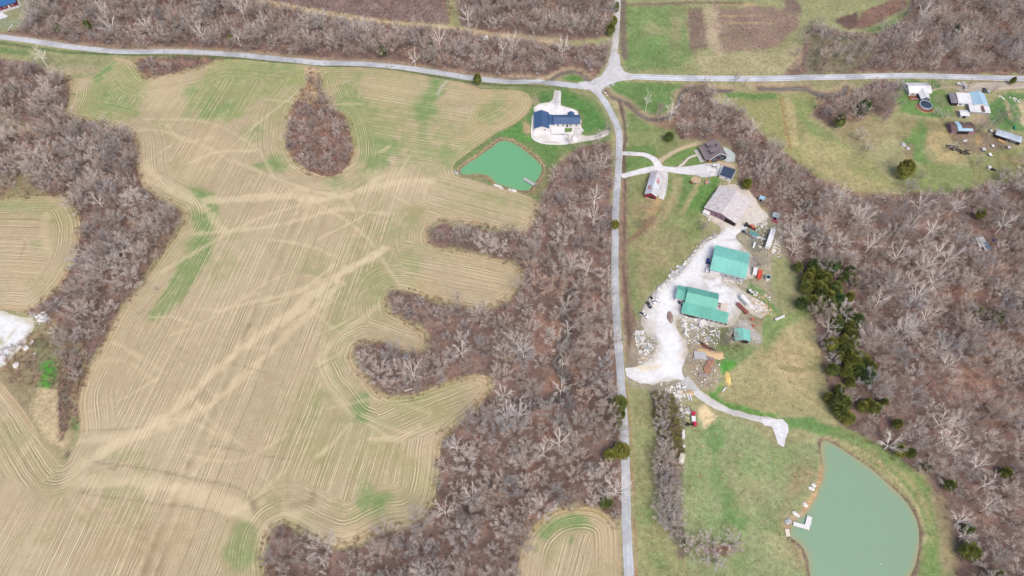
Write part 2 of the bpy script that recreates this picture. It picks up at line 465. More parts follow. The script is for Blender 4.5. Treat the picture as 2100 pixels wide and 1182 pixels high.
def paint_base(x, y):
    n = len(x)
    t = fbm(x, y, 26, 3)[:, None]
    t2 = fbm(x, y, 5, 8)[:, None]
    base = C(158, 162, 104) * (1 - t) + C(182, 172, 120) * t
    base = base * (.86 + .28 * t2)
    p = Painter(x, y, base)
    for P in (MAIN, LEFTF, ROUND):
        p.poly(P, C(188, 168, 136), 1, 12, 8)
    # woods floor
    for nm, P in FLOORS:
        p.poly(P, LITTER, 1, 5, 10)
        p.poly(P, RUST, .7, 5, 10, tex=.8, seed=21)
        p.poly(P, DARKB, .55, 5, 10, tex=.9, seed=35)
    for cx, cy, rx, ry in ((1165,640,26,55),(1130,690,40,40),(1150,780,45,30),(1120,860,35,35),(1090,960,22,40),(985,1090,20,30),(1210,640,25,60),(1995,790,60,45),(1930,800,40,35),(2060,720,40,60),(1990,600,50,40),(1760,480,60,30),(1700,450,50,25),(2070,850,45,50),(1640,900,1,1),(110,300,40,18),(85,255,20,10),(180,520,18,14),(210,560,16,16),(130,700,14,18),(1060,95,40,12),(1010,70,30,10),(650,290,30,26),(680,240,22,20),(890,90,25,8)):
        p.blob(cx, cy, rx, ry, C(196, 142, 112), .6, tex=.7, seed=51)
    # brushy cut-over ground north of the trail, brush plots
    cut = [(525,-60),(928,-60),(922,52),(780,40),(620,15),(525,0)]
    p.poly(cut, C(164, 138, 130), 1, 3, 6)
    p.poly(cut, C(126, 104, 98), .6, 3, 6, tex=.9, seed=61)
    low = [(740,48),(940,66),(1010,80),(1000,100),(930,90),(800,75),(740,66)]
    p.poly(low, C(164, 134, 124), .8, 4, 6, tex=.4)
    p.line([(440,-12),(525,2),(580,9),(650,24),(780,44),(900,55),(960,62),(1010,72),(1060,76),(1110,82),(1150,92)], C(208, 184, 138), 2.6, 1, nz=.5)
    p.line([(922,-60),(921,0),(925,30),(932,52)], C(170, 165, 110), 2.2, 1)
    p.blob(1090, 78, 50, 7, C(178, 160, 128), .8)
    # top right meadows
    ne = [(1274,-60),(1900,-60),(1850,38),(1790,70),(1720,64),(1665,50),(1645,100),(1605,152),(1500,152),(1400,152),(1300,150),(1280,140),(1275,100)]
    p.poly(ne, C(162, 165, 108), 1, 3, 3)
    p.poly([(1282,10),(1400,10),(1420,110),(1400,145),(1290,142),(1286,80)], C(122, 158, 82), .85, 6, 12, tex=.35, seed=70)
    p.blob(1385, 70, 20, 60, C(165, 152, 112), .7, tex=.5)
    p.blob(1345, 60, 34, 12, C(178, 168, 120), .6, tex=.6)
    p.poly([(1412,18),(1440,14),(1450,60),(1452,106),(1416,105),(1410,60)], C(142, 112, 104), .9, 7, 12, tex=.25, seed=73)
    p.poly([(1462,12),(1640,14),(1636,58),(1595,98),(1500,108),(1470,100)], C(158, 126, 113), .95, 7, 12, tex=.35, seed=71)
    p.poly([(1440,14),(1470,18),(1482,108),(1455,110)], C(200, 176, 144), .7, 8, 12)
    for q in ([(1462,14),(1540,10),(1625,12)], [(1480,34),(1560,32),(1630,33)], [(1500,47),(1570,48),(1620,50)]):
        p.line(q, C(206, 172, 122), 1.3, .55, nz=1.2, brk=.4)
    p.line([(1280,10),(1340,9),(1420,6),(1520,6)], C(140, 112, 95), 1.6, .8)
    p.poly([(1430,112),(1600,108),(1640,80),(1640,130),(1600,152),(1440,150)], C(192, 176, 130), .7, 8, 12, tex=.5)
    p.blob(1330, 105, 55, 25, C(105, 150, 72), .6, tex=.4)
    p.poly([(1600,-10),(1624,-10),(1648,24),(1638,32),(1615,16)], BRUSH, .9, 3, 5)
    p.poly([(1714,42),(1757,24),(1762,55),(1740,62)], C(120, 90, 84), .95, 3, 6)
    p.poly([(1752,60),(1770,25),(1800,8),(1850,-4),(1862,10),(1840,28),(1800,48),(1775,60)], C(150, 112, 96), .95, 3, 6)
    p.poly([(1760,64),(1800,52),(1850,30),(1872,20),(1840,48),(1800,70)], C(128, 158, 88), .8, 4, 6)
    p.poly([(1650,160),(1660,60),(1700,70),(1780,75),(1800,110),(1740,150)], C(138, 148, 100), .6, 8, 12, tex=.6)
    p.line([(1275,-40),(1277,40),(1279,90),(1282,115)], C(128, 114, 100), 2.6, .9)
    # verges
    p.poly([(0,92),(100,104),(228,118),(214,142),(178,166),(140,154),(100,131),(0,112)], C(160, 164, 110), 1, 4, 6)
    p.poly([(0,98),(60,106),(90,118),(40,112),(0,110)], C(108, 150, 72), .8, 4, 6)
    p.blob(160, 145, 40, 12, C(205, 186, 145), .7, tex=.4)
    p.blob(15, 50, 45, 14, C(150, 162, 124), 1)
    p.blob(65, 12, 40, 20, C(150, 156, 128), .9)
    p.line([(0,88),(150,108),(300,113),(500,121),(650,137),(800,142),(975,170),(1100,178),(1160,182)], C(98, 128, 70), 1.6, .9)
    p.line([(0,70),(150,90),(300,98),(500,106),(650,121),(825,131),(975,154),(1100,160)], C(176, 150, 122), 2.2, .8)
    # lot lawn
    lot = [(975,180),(1160,182),(1215,200),(1240,225),(1256,262),(1250,290),(1195,300),(1150,322),(1125,372),(1105,412),(1085,402),(1050,392),(1000,377),(960,366),(932,360),(930,335),(968,305),(1005,280),(1022,268),(1050,255)]
    p.poly(lot, C(126, 148, 84), 1, 3, 4)
    p.poly([(1150,184),(1172,190),(1215,215),(1235,240),(1240,262),(1200,274),(1196,240),(1188,226),(1150,214)], C(84, 146, 60), .85, 5, 6)
    p.poly([(1095,222),(1088,250),(1086,275),(1100,296),(1070,292),(1045,280),(1020,275),(1060,258),(1082,240)], C(92, 156, 64), .9, 4, 6)
    p.blob(1080, 262, 8, 14, C(205, 165, 120), .9)
    p.poly([(1095,292),(1150,300),(1135,330),(1118,335),(1105,315),(1080,296)], C(98, 148, 66), .8, 5, 8)
    p.poly([(1105,186),(1134,188),(1132,208),(1106,212)], C(90, 140, 66), .8, 4, 5)
    p.blob(1098, 206, 8, 8, C(178, 162, 120), .7)
    p.poly([(960,360),(1000,362),(1010,372),(985,372)], C(150, 146, 96), .9, 3, 3)
    p.line([(1128,350),(1118,365),(1108,385),(1095,398)], C(164, 150, 100), 2.2, .8)
    # triangle at the junction and creek meadows
    p.poly([(1255,168),(1402,172),(1398,200),(1390,232),(1335,238),(1310,225),(1280,205),(1262,192),(1250,180)], C(112, 152, 76), 1, 3, 4, tex=.1)
    p.poly([(1285,210),(1310,240),(1335,258),(1382,262),(1378,300),(1300,300),(1284,280),(1276,225)], C(132, 156, 84), 1, 3, 6)
    p.blob(1330, 285, 40, 14, C(160, 158, 100), .7)
    p.blob(1355, 217, 7, 5, C(140, 118, 100), 1, nz=.3)
    p.poly([(1148,160),(1170,148),(1190,152),(1212,168),(1180,168)], C(98, 150, 62), 1, 2, 2)
    p.poly([(1325,240),(1380,240),(1400,262),(1380,275),(1340,258)], C(170, 132, 108), .8, 5, 6)
    for q, w_ in ((CREEK_A, 3.0), (CREEK_B, 3.2), (CREEK_C, 4.5), (DITCH, 1.7)):
        p.line(q, C(182, 158, 126), w_ * 1.3, .8, nz=.7, bed=True)
        p.line(q, C(120, 102, 90), w_ * .5, .9, nz=.5, bed=True)
    p.line(CREEK_W, C(104, 90, 84), 3.2, .9, nz=.8, bed=True)
    p.line([(1085,822),(1060,835)], C(92, 78, 72), 2.4, .8)
    p.line([(880,985),(905,1010),(950,1040),(990,1060)], C(88, 76, 72), 2.0, .6)
    # east meadows beside the creek
    p.poly([(1462,198),(1520,188),(1590,194),(1655,188),(1690,212),(1650,240),(1660,262),(1730,300),(1790,330),(1840,388),(1760,396),(1690,375),(1630,330),(1600,298),(1560,262),(1520,225)], C(164, 164, 98), 1, 4, 5)
    p.poly([(1485,190),(1590,192),(1600,205),(1560,206),(1490,202)], C(112, 156, 72), .9, 4, 6)
    p.poly([(1608,200),(1628,206),(1640,300),(1625,300),(1616,260)], C(200, 182, 122), .8, 2, 3)
    p.line([(1602,202),(1608,240),(1614,275),(1622,305)], C(196, 160, 88), 1.1, .9)
    p.poly([(1625,205),(1675,212),(1650,236),(1700,275),(1760,320),(1740,330),(1680,300),(1640,250)], C(122, 160, 76), .6, 6, 10, tex=.6)
    p.poly([(1650,270),(1740,305),(1830,385),(1760,394),(1700,372),(1640,318)], C(190, 178, 116), .8, 6, 10, tex=.4)
    p.blob(1775, 350, 60, 14, C(140, 164, 84), .5, rot=25, tex=.5)
    p.line([(1690,372),(1760,398),(1840,402)], C(170, 132, 104), 2.2, .8)
    p.poly([(1690,245),(1790,238),(1830,260),(1800,300),(1730,290)], C(172, 150, 108), .6, 8, 10, tex=.5)
    # homestead ground
    p.poly([(1830,200),(1850,165),(1920,168),(1945,200),(1960,240),(1900,242),(1850,230)], C(108, 154, 68), .95, 4, 8)
    p.blob(1925, 205, 22, 16, C(140, 138, 98), .7)
    p.poly([(1835,245),(1960,245),(1955,290),(1880,300),(1840,290)], C(160, 150, 98), .9, 5, 8)
    p.poly([(1850,290),(1890,245),(1905,262),(1895,310),(1930,350),(1870,330)], C(100, 156, 66), .8, 6, 10, tex=.3)
    p.poly([(1905,268),(1960,262),(1955,300),(1990,330),(1930,335),(1900,300)], C(204, 182, 118), .85, 6, 10, tex=.35)
    p.poly([(1942,270),(2000,268),(2040,280),(2080,300),(2060,318),(2020,330),(1990,310),(1950,290)], C(152, 130, 106), .9, 5, 8)
    p.blob(2005, 288, 10, 12, C(196, 162, 98), .8)
    p.poly([(2025,215),(2070,185),(2110,190),(2110,270),(2060,270),(2030,250)], C(98, 150, 72), .9, 5, 9)
    p.poly([(2085,215),(2110,190),(2260,180),(2260,262),(2098,258)], C(216, 194, 148), .9, 4, 8)
    p.line([(2062,205),(2068,225),(2072,245)], C(196, 170, 120), 1.0, .8)
    p.poly([(2000,235),(2025,236),(2022,255),(1985,252)], C(190, 166, 132), .9, 3, 4)
    p.poly([(1990,320),(2040,310),(2100,300),(2260,310),(2260,345),(2100,370),(2040,380),(1980,380)], C(150, 156, 92), .9, 6, 9)
    p.blob(2085, 330, 26, 8, C(214, 186, 124), .8, rot=15)
    p.poly([(1900,330),(1990,345),(1990,390),(1930,398),(1850,370)], C(140, 160, 84), .8, 6, 9)
    p.poly([(1850,308),(1862,290),(1876,300),(1870,330),(1855,340)], C(165, 140, 105), .7, 4, 6)
    # roadside strip east of the south road
    p.poly([(1272,296),(1284,300),(1286,400),(1286,470),(1288,540),(1298,620),(1312,690),(1318,735),(1300,750),(1284,752),(1278,640),(1270,560),(1270,470),(1274,380)], C(158, 126, 106), .95, 2, 5, tex=.15)
    p.line(DITCH, C(112, 92, 80), .8, .8, nz=.4, bed=True)
    p.line([(1288,795),(1294,860),(1299,960),(1303,1060),(1305,1190)], C(178, 128, 96), .9, .95, nz=.6)
    # farm meadow
    p.poly([(1288,310),(1420,300),(1470,340),(1475,370),(1440,440),(1440,500),(1400,550),(1350,590),(1310,660),(1298,620),(1288,540),(1286,400)], C(152, 158, 96), 1, 3, 4)
    p.poly([(1286,278),(1385,262),(1390,300),(1345,322),(1290,312)], C(146, 158, 92), 1, 3, 4)
    for P in ([(1284,300),(1340,300),(1348,322),(1330,320),(1284,312)], [(1283,322),(1325,322),(1340,335),(1335,345),(1284,356)], [(1365,330),(1400,305),(1440,300),(1436,312),(1405,328),(1385,342),(1366,342)], [(1395,345),(1420,325),(1440,315),(1445,335),(1470,342),(1440,348)], [(1372,370),(1420,352),(1425,380),(1400,430),(1385,420),(1372,400)]):
        p.poly(P, C(110, 154, 70), .85, 3, 6, tex=.2)
    p.poly([(1425,385),(1470,360),(1476,372),(1450,425),(1420,450),(1400,445)], C(104, 156, 66), .9, 4, 6)
    p.line([(1390,372),(1384,400),(1368,430),(1350,452),(1325,480)], C(188, 170, 122), 2.6, .75, nz=1.0)
    p.line([(1432,375),(1420,400),(1408,422),(1398,440)], C(186, 172, 118), 1.4, .8, nz=.8)
    p.blob(1332, 430, 42, 20, C(178, 152, 110), .75, tex=.3)
    p.line([(1352,408),(1347,420),(1338,435)], C(206, 168, 108), 2.6, .8)
    p.line([(1288,492),(1302,486),(1320,470),(1336,452)], C(150, 108, 88), 2.2, .85, nz=.8)
    p.blob(1350, 510, 60, 42, C(172, 156, 110), .8, tex=.3)
    p.blob(1310, 460, 16, 10, C(120, 100, 84), .5)
    p.poly([(1370,440),(1440,432),(1438,470),(1420,500),(1400,470)], C(140, 160, 86), .7, 8, 10)
    p.blob(1315, 560, 28, 40, C(178, 160, 116), .6, tex=.4)
    p.line([(1300,520),(1298,600),(1304,640)], C(128, 152, 84), 2.5, .5)
    # stone yard surroundings: worn, stony ground
    p.poly([(1310,640),(1345,590),(1400,545),(1440,490),(1470,475),(1600,450),(1612,520),(1590,600),(1600,650),(1560,705),(1480,790),(1430,800),(1380,830),(1330,800),(1290,790),(1285,750)], C(176, 166, 142), .8, 6, 10, tex=.4)
    p.poly([(1300,690),(1340,690),(1345,735),(1320,748),(1303,740)], C(172, 162, 134), .9, 4, 6)
    p.blob(1312, 705, 14, 8, C(190, 138, 100), .8)
    p.line([(1318,735),(1335,738),(1355,725)], C(230, 205, 160), 1.5, .7)
    p.poly([(1405,690),(1470,700),(1475,770),(1460,800),(1430,798),(1405,760),(1414,720)], C(168, 154, 124), .9, 5, 8)
    p.poly([(1440,660),(1495,668),(1500,700),(1480,720),(1450,700)], C(136, 144, 86), .8, 5, 8)
    p.poly([(1470,712),(1520,705),(1560,715),(1530,740),(1490,760),(1470,745)], C(124, 154, 78), .85, 5, 8)
    p.poly([(1478,750),(1490,738),(1512,745),(1500,780),(1480,800),(1462,812),(1480,780)], C(84, 168, 48), .95, 4, 6)
    p.poly([(1525,612),(1540,582),(1570,600),(1605,650),(1600,690),(1565,700),(1560,650)], C(112, 160, 70), .8, 5, 8)
    p.poly([(1556,604),(1570,640),(1560,680),(1540,660),(1530,630)], C(168, 150, 112), .8, 4, 6)
    p.poly([(1505,655),(1530,655),(1560,690),(1562,705),(1545,700),(1530,680),(1505,668)], C(192, 188, 182), .95, 2, 3)
    p.line([(1500,620),(1506,640),(1515,662)], C(206, 186, 140), .9, .8)
    p.poly([(1532,480),(1560,470),(1575,480),(1560,520),(1540,515)], C(136, 138, 126), .85, 4, 6)
    p.poly([(1540,430),(1600,440),(1600,460),(1580,470)], C(186, 176, 150), .6, 5, 8)
    p.poly([(1543,460),(1580,466),(1575,478),(1555,476)], C(150, 158, 100), .8, 4, 5)
    # pasture south east of the yard
    p.poly([(1480,770),(1520,745),(1570,705),(1640,640),(1668,660),(1686,750),(1705,840),(1640,850),(1560,850),(1480,820)], C(178, 170, 112), 1, 5, 6)
    p.poly([(1585,525),(1612,530),(1650,590),(1665,640),(1630,650),(1600,640),(1580,590)], C(160, 164, 106), 1, 5, 6)
    p.blob(1620, 745, 55, 75, C(208, 184, 126), .8, tex=.2)
    p.blob(1635, 600, 22, 30, C(176, 168, 112), .6)
    p.poly([(1560,710),(1600,650),(1664,628),(1668,645),(1610,672),(1570,730)], C(126, 158, 80), .7, 6, 8)
    p.line([(1598,752),(1630,758),(1660,755),(1686,748)], C(128, 130, 70), 1.3, .55, nz=.8)
    p.poly([(1450,800),(1490,825),(1560,845),(1600,850),(1590,860),(1500,848),(1455,822)], C(100, 160, 60), .9, 4, 6)
    p.poly([(1600,858),(1660,856),(1720,880),(1760,900),(1700,895),(1640,880),(1618,880)], C(98, 156, 70), .85, 5, 7)
    # south lawn
    p.poly([(1288,792),(1330,800),(1345,830),(1350,1000),(1365,1090),(1390,1140),(1440,1200),(1440,1290),(1310,1290),(1300,1000)], C(164, 166, 108), 1, 3, 3)
    p.poly([(1300,1000),(1345,1000),(1372,1110),(1420,1190),(1310,1190)], C(156, 160, 98), .7, 6, 8, tex=.3)
    p.poly([(1400,860),(1440,850),(1520,860),(1600,915),(1680,905),(1680,980),(1640,1060),(1625,1110),(1650,1180),(1660,1290),(1440,1290),(1400,1130),(1395,960)], C(158, 170, 112), 1, 4, 5)
    p.blob(1460, 900, 24, 30, C(96, 160, 70), .65, rot=20, tex=.5)
    p.blob(1468, 960, 14, 50, C(100, 160, 68), .6, rot=-8, tex=.5)
    p.blob(1500, 1045, 20, 45, C(92, 158, 62), .7, rot=-20, tex=.4)
    p.blob(1523, 1080, 16, 30, C(92, 158, 62), .6, rot=-10, tex=.4)
    p.blob(1548, 1000, 50, 60, C(186, 178, 124), .5, tex=.6)
    for cx_, cy_ in ((1440,930),(1430,980),(1480,1010),(1530,960),(1450,1060),(1560,1060),(1580,960),(1520,1160),(1470,1090),(1325,900),(1330,1050),(1350,1150)):
        p.blob(cx_, cy_, 26, 30, C(118, 162, 82), .5, tex=.85, seed=int(cx_))
    p.blob(1600, 930, 50, 26, C(140, 166, 90), .5, tex=.4)
    p.blob(1600, 1120, 40, 40, C(196, 182, 130), .5, tex=.5)
    p.blob(1640, 985, 30, 50, C(182, 160, 114), .75, rot=15, tex=.35)
    p.blob(1612, 1045, 24, 24, C(170, 152, 112), .6, tex=.4)
    p.blob(1640, 1130, 18, 30, C(180, 160, 112), .6)
    p.blob(1600, 1082, 22, 16, C(130, 156, 76), .7)
    p.poly([(1432,838),(1448,830),(1460,845),(1470,855),(1455,870),(1446,880),(1437,868)], C(244, 218, 160), .95, 3, 6)
    p.blob(1422, 868, 6, 30, C(120, 158, 72), .5)
    p.blob(1480, 1128, 36, 12, C(150, 108, 90), .95, rot=-5)
    p.blob(1398, 1135, 18, 14, C(128, 108, 96), .9)
    p.poly([(1335,800),(1385,812),(1405,860),(1402,940),(1398,1020),(1402,1090),(1405,1130),(1380,1115),(1360,1060),(1350,960),(1345,860)], C(126, 122, 102), .9, 3, 5)
    # pond dam
    p.poly([(1690,898),(1720,880),(1770,895),(1815,925),(1862,965),(1898,980),(1915,1015),(1942,1080),(1952,1130),(1960,1200),(1960,1290),(1860,1290),(1880,1160),(1890,1100),(1870,1040),(1815,982),(1750,932)], C(172, 168, 106), 1, 4, 5)
    for q in ([(1700,893),(1760,918),(1810,955),(1850,990),(1878,1030),(1896,1080),(1902,1130),(1895,1180)], [(1720,885),(1780,908),(1830,940),(1870,970),(1895,1000),(1915,1040),(1922,1100),(1918,1180)]):
        p.line(q, C(112, 156, 74), 2.4, .7, nz=.9)
    p.line([(1695,896),(1770,926),(1830,975),(1880,1040),(1898,1110)], C(206, 186, 134), 1.0, .7, nz=.5)
    p.line([(1925,1030),(1940,1090),(1946,1150)], C(180, 160, 118), 3.5, .8)
    # banks of the ponds
    for P, cc in ((wA, C(186, 158, 120)), (wB, C(170, 150, 118))):
        bx = np.nonzero((x > P[:, 0].min() - 8) & (x < P[:, 0].max() + 8) & (y > P[:, 1].min() - 8) & (y < P[:, 1].max() + 8))[0]
        d = sdpoly(x[bx], y[bx], P)[0] + 1.2 * (p.n2[bx] + p.n1[bx])
        wdt = 2.2 if P is wA else 1.3
        p.mixin(bx, .95 * (1 - sstep(wdt - .7, wdt + .7, d)), cc)
        p.mixin(bx, .7 * (1 - sstep(.5, 1.2, np.abs(d - .4))), C(112, 92, 76))
    p.line([(1692,960),(1690,985),(1682,1008),(1668,1030),(1655,1045)], C(214, 172, 116), 2.6, .85)
    p.line([(1650,1054),(1630,1064),(1618,1075),(1608,1080)], C(200, 166, 126), 2.0, .8)
    p.line([(1006,364),(1014,374)], C(214, 164, 110), 1.5, .8)
    # left edge: clearings, scrub below the quarry floor
    p.poly([(-140,232),(0,236),(55,252),(62,268),(30,275),(-140,285)], C(196, 176, 134), .85, 4, 8)
    p.poly([(-60,350),(20,352),(60,330),(72,345),(60,375),(100,398),(60,402),(0,408),(-140,415)], C(168, 160, 108), .9, 4, 9, tex=.2)
    p.line([(0,400),(50,340),(70,310)], C(160, 124, 104), 3, .7)
    p.poly([(265,520),(345,430),(368,440),(360,480),(325,530),(290,565),(265,560)], C(150, 126, 104), .9, 5, 8)
    p.poly([(262,450),(290,440),(330,440),(310,470),(275,480)], C(210, 176, 140), .5, 5, 8, tex=.5)
    p.poly([(0,756),(70,690),(100,650),(165,700),(185,745),(165,800),(158,880),(140,942),(110,925),(85,893),(42,825),(0,778)], C(168, 152, 110), .95, 4, 8)
    p.poly([(60,690),(120,690),(130,740),(80,760)], C(128, 140, 92), .7, 6, 9)
    p.blob(101, 766, 19, 28, C(78, 172, 42), 1, soft=.3)
    p.poly([(80,800),(118,800),(125,880),(150,900),(130,935),(95,895),(60,850)], C(212, 190, 142), .9, 5, 9, tex=.2)
    p.poly([(130,720),(170,720),(150,800),(135,870),(125,800)], C(132, 130, 108), .8, 5, 8)
    p.blob(60, 735, 30, 20, C(146, 124, 104), .7)
    p.line([(126,740),(123,800),(124,850),(128,900)], C(92, 80, 66), .8, .8)
    p.blob(155, 870, 10, 16, C(96, 156, 74), .7)
    p.blob(140, 935, 8, 8, C(96, 88, 80), .9)
    p.line([(0,760),(40,715),(68,690)], C(176, 156, 112), 2.5, .9)
    lum = p.c.mean(1, keepdims=True)
    return lum + (p.c - lum) * .79

# ------------------------------------------------------------------ ground sheet
def grid_mesh(name, x0, x1, y0, y1, st, zo=0.0, fn=None):
    xs, ys = np.arange(x0, x1 + .01, st), np.arange(y0, y1 + .01, st)
    gx, gy = np.meshgrid(xs, ys, indexing='ij')
    x, y = gx.ravel(), gy.ravel()
    V = np.stack([x, y, hz(x, y) + zo], 1)
    nx, ny = len(xs), len(ys)
    i = np.arange(nx * ny).reshape(nx, ny)
    Q = np.stack([i[:-1, :-1], i[1:, :-1], i[1:, 1:], i[:-1, 1:]], -1).reshape(-1, 4)
    return x, y, V, Q

x, y, V, Q = grid_mesh('ground', -490, 490, 14, 566, 1.4)
cols = paint_base(x, y)
link('ground', mesh_np('ground', V, Q, cols), M_ground, kind='structure')

def outer():
    S = 40.0
    xs, ys = np.arange(-3000, 3001, S), np.arange(-3000, 4001, S)
    gx, gy = np.meshgrid(xs, ys, indexing='ij')
    x, y = gx.ravel(), gy.ravel()
    near = (np.abs(x) < 800) & (y > -100) & (y < 920)
    z = np.where(near, hz(x, y), 0) - 1.2
    nx, ny = len(xs), len(ys)
    i = np.arange(nx * ny).reshape(nx, ny)
    Q = np.stack([i[:-1, :-1], i[1:, :-1], i[1:, 1:], i[:-1, 1:]], -1).reshape(-1, 4)
    cx, cy = gx[:-1, :-1].ravel() + S / 2, gy[:-1, :-1].ravel() + S / 2
    Q = Q[~((np.abs(cx) < 450) & (cy > 60) & (cy < 540))]
    z = np.where((np.abs(x) < 490) & (y > 14) & (y < 566), z - 5, z)
    t = fbm(x, y, 160, 4)[:, None]
    cc = np.where(t > .5, C(170, 166, 110), C(146, 124, 110))
    link('terrain', mesh_np('terrain', np.stack([x, y, z], 1), Q, cc), M_ground, kind='structure')
outer()

# ------------------------------------------------------------------ sheets laid on the ground: fields, gravel, roads
def patch(P, st, zo):
    x0, y0 = P.min(0) - st
    x1, y1 = P.max(0) + st
    xs, ys = np.arange(x0, x1 + st, st), np.arange(y0, y1 + st, st)
    gx, gy = np.meshgrid(xs, ys, indexing='ij')
    x, y = gx.ravel(), gy.ravel()
    d, qx, qy = sdpoly(x, y, P)
    i = np.arange(len(x)).reshape(len(xs), len(ys))
    Q = np.stack([i[:-1, :-1], i[1:, :-1], i[1:, 1:], i[:-1, 1:]], -1).reshape(-1, 4)
    Q = Q[(d[Q] < 0).any(1)]
    used = np.unique(Q)
    rem = np.full(len(x), -1)
    rem[used] = np.arange(len(used))
    x, y, d, qx, qy = x[used], y[used], d[used], qx[used], qy[used]
    o = d > 0
    x, y = np.where(o, qx, x), np.where(o, qy, y)
    return x, y, np.where(o, 0, d), rem[Q]

def field(name, outline, holes, ang_px, head, paint, st=1.05, zo=.07, zones=()):
    P = spline(Wg(outline), step=4.0)
    x, y, d, Q = patch(P, st, zo)
    dd = -d
    for hP in holes:
        dh = sdpoly(x, y, hP)[0]
        dd = np.minimum(dd, np.maximum(dh, 0))
    (ax, bx), (ay, by), _ = G(np.array([ang_px[0], ang_px[2]]), np.array([ang_px[1], ang_px[3]]))
    L = math.hypot(bx - ax, by - ay)
    nx, ny = -(by - ay) / L, (bx - ax) / L
    s = x * nx + y * ny
    hd = head + 5 * (vnoise(x, y, 60, 77) - .5)
    row = np.where(dd < hd, dd + 3.0 * vnoise(x, y, 45, 13), s + 1000 + 2.0 * vnoise(x, y, 50, 12))
    zx, zy = seen(x, y, hz(x, y))
    for zi, (zp, (qa, qb, qc, qd), zh) in enumerate(zones):
        (ax, bx), (ay, by), _ = G(np.array([qa, qc], float), np.array([qb, qd], float))
        L = math.hypot(bx - ax, by - ay)
        s2 = -x * (by - ay) / L + y * (bx - ax) / L
        zin = (sdpoly(zx, zy, np.array(zp, float))[0] + 14 * (vnoise(x, y, 18, 61) - .5) < 0) & (dd > zh + 4 * (vnoise(x, y, 25, 62) - .5))
        row = np.where(zin, s2 + 2000 * (zi + 1) + 3 * vnoise(x, y, 35, 63 + zi), row)
    base = np.tile(C(190, 173, 141), (len(x), 1)) * (.93 + .14 * fbm(x, y, 22, 44))[:, None]
    t = fbm(x, y, 60, 46)[:, None]
    base = base * (1 - .5 * sstep(.45, .7, t)) + C(206, 190, 160) * (.5 * sstep(.45, .7, t))
    p = Painter(x, y, base)
    p.mixin(np.arange(len(x)), .42 * sstep(.52, .68, fbm(x, y, 48, 23)) * sstep(.35, .6, vnoise(x, y, 5, 24)), C(146, 160, 104))
    # grassy, straw coloured margin
    p.mixin(np.arange(len(x)), .55 * (1 - sstep(.6, 3.5, dd + 3 * (p.n1 + p.n2))), C(192, 166, 130))
    p.mixin(np.arange(len(x)), .55 * sstep(.5, .72, fbm(x, y, 40, 91)) * sstep(26, 8, dd), C(152, 158, 104))
    paint(p)
    me = mesh_np(name, np.stack([x, y, hz(x, y) + zo], 1), Q, p.c, {'row': row})
    return link(name, me, M_field, kind='structure')

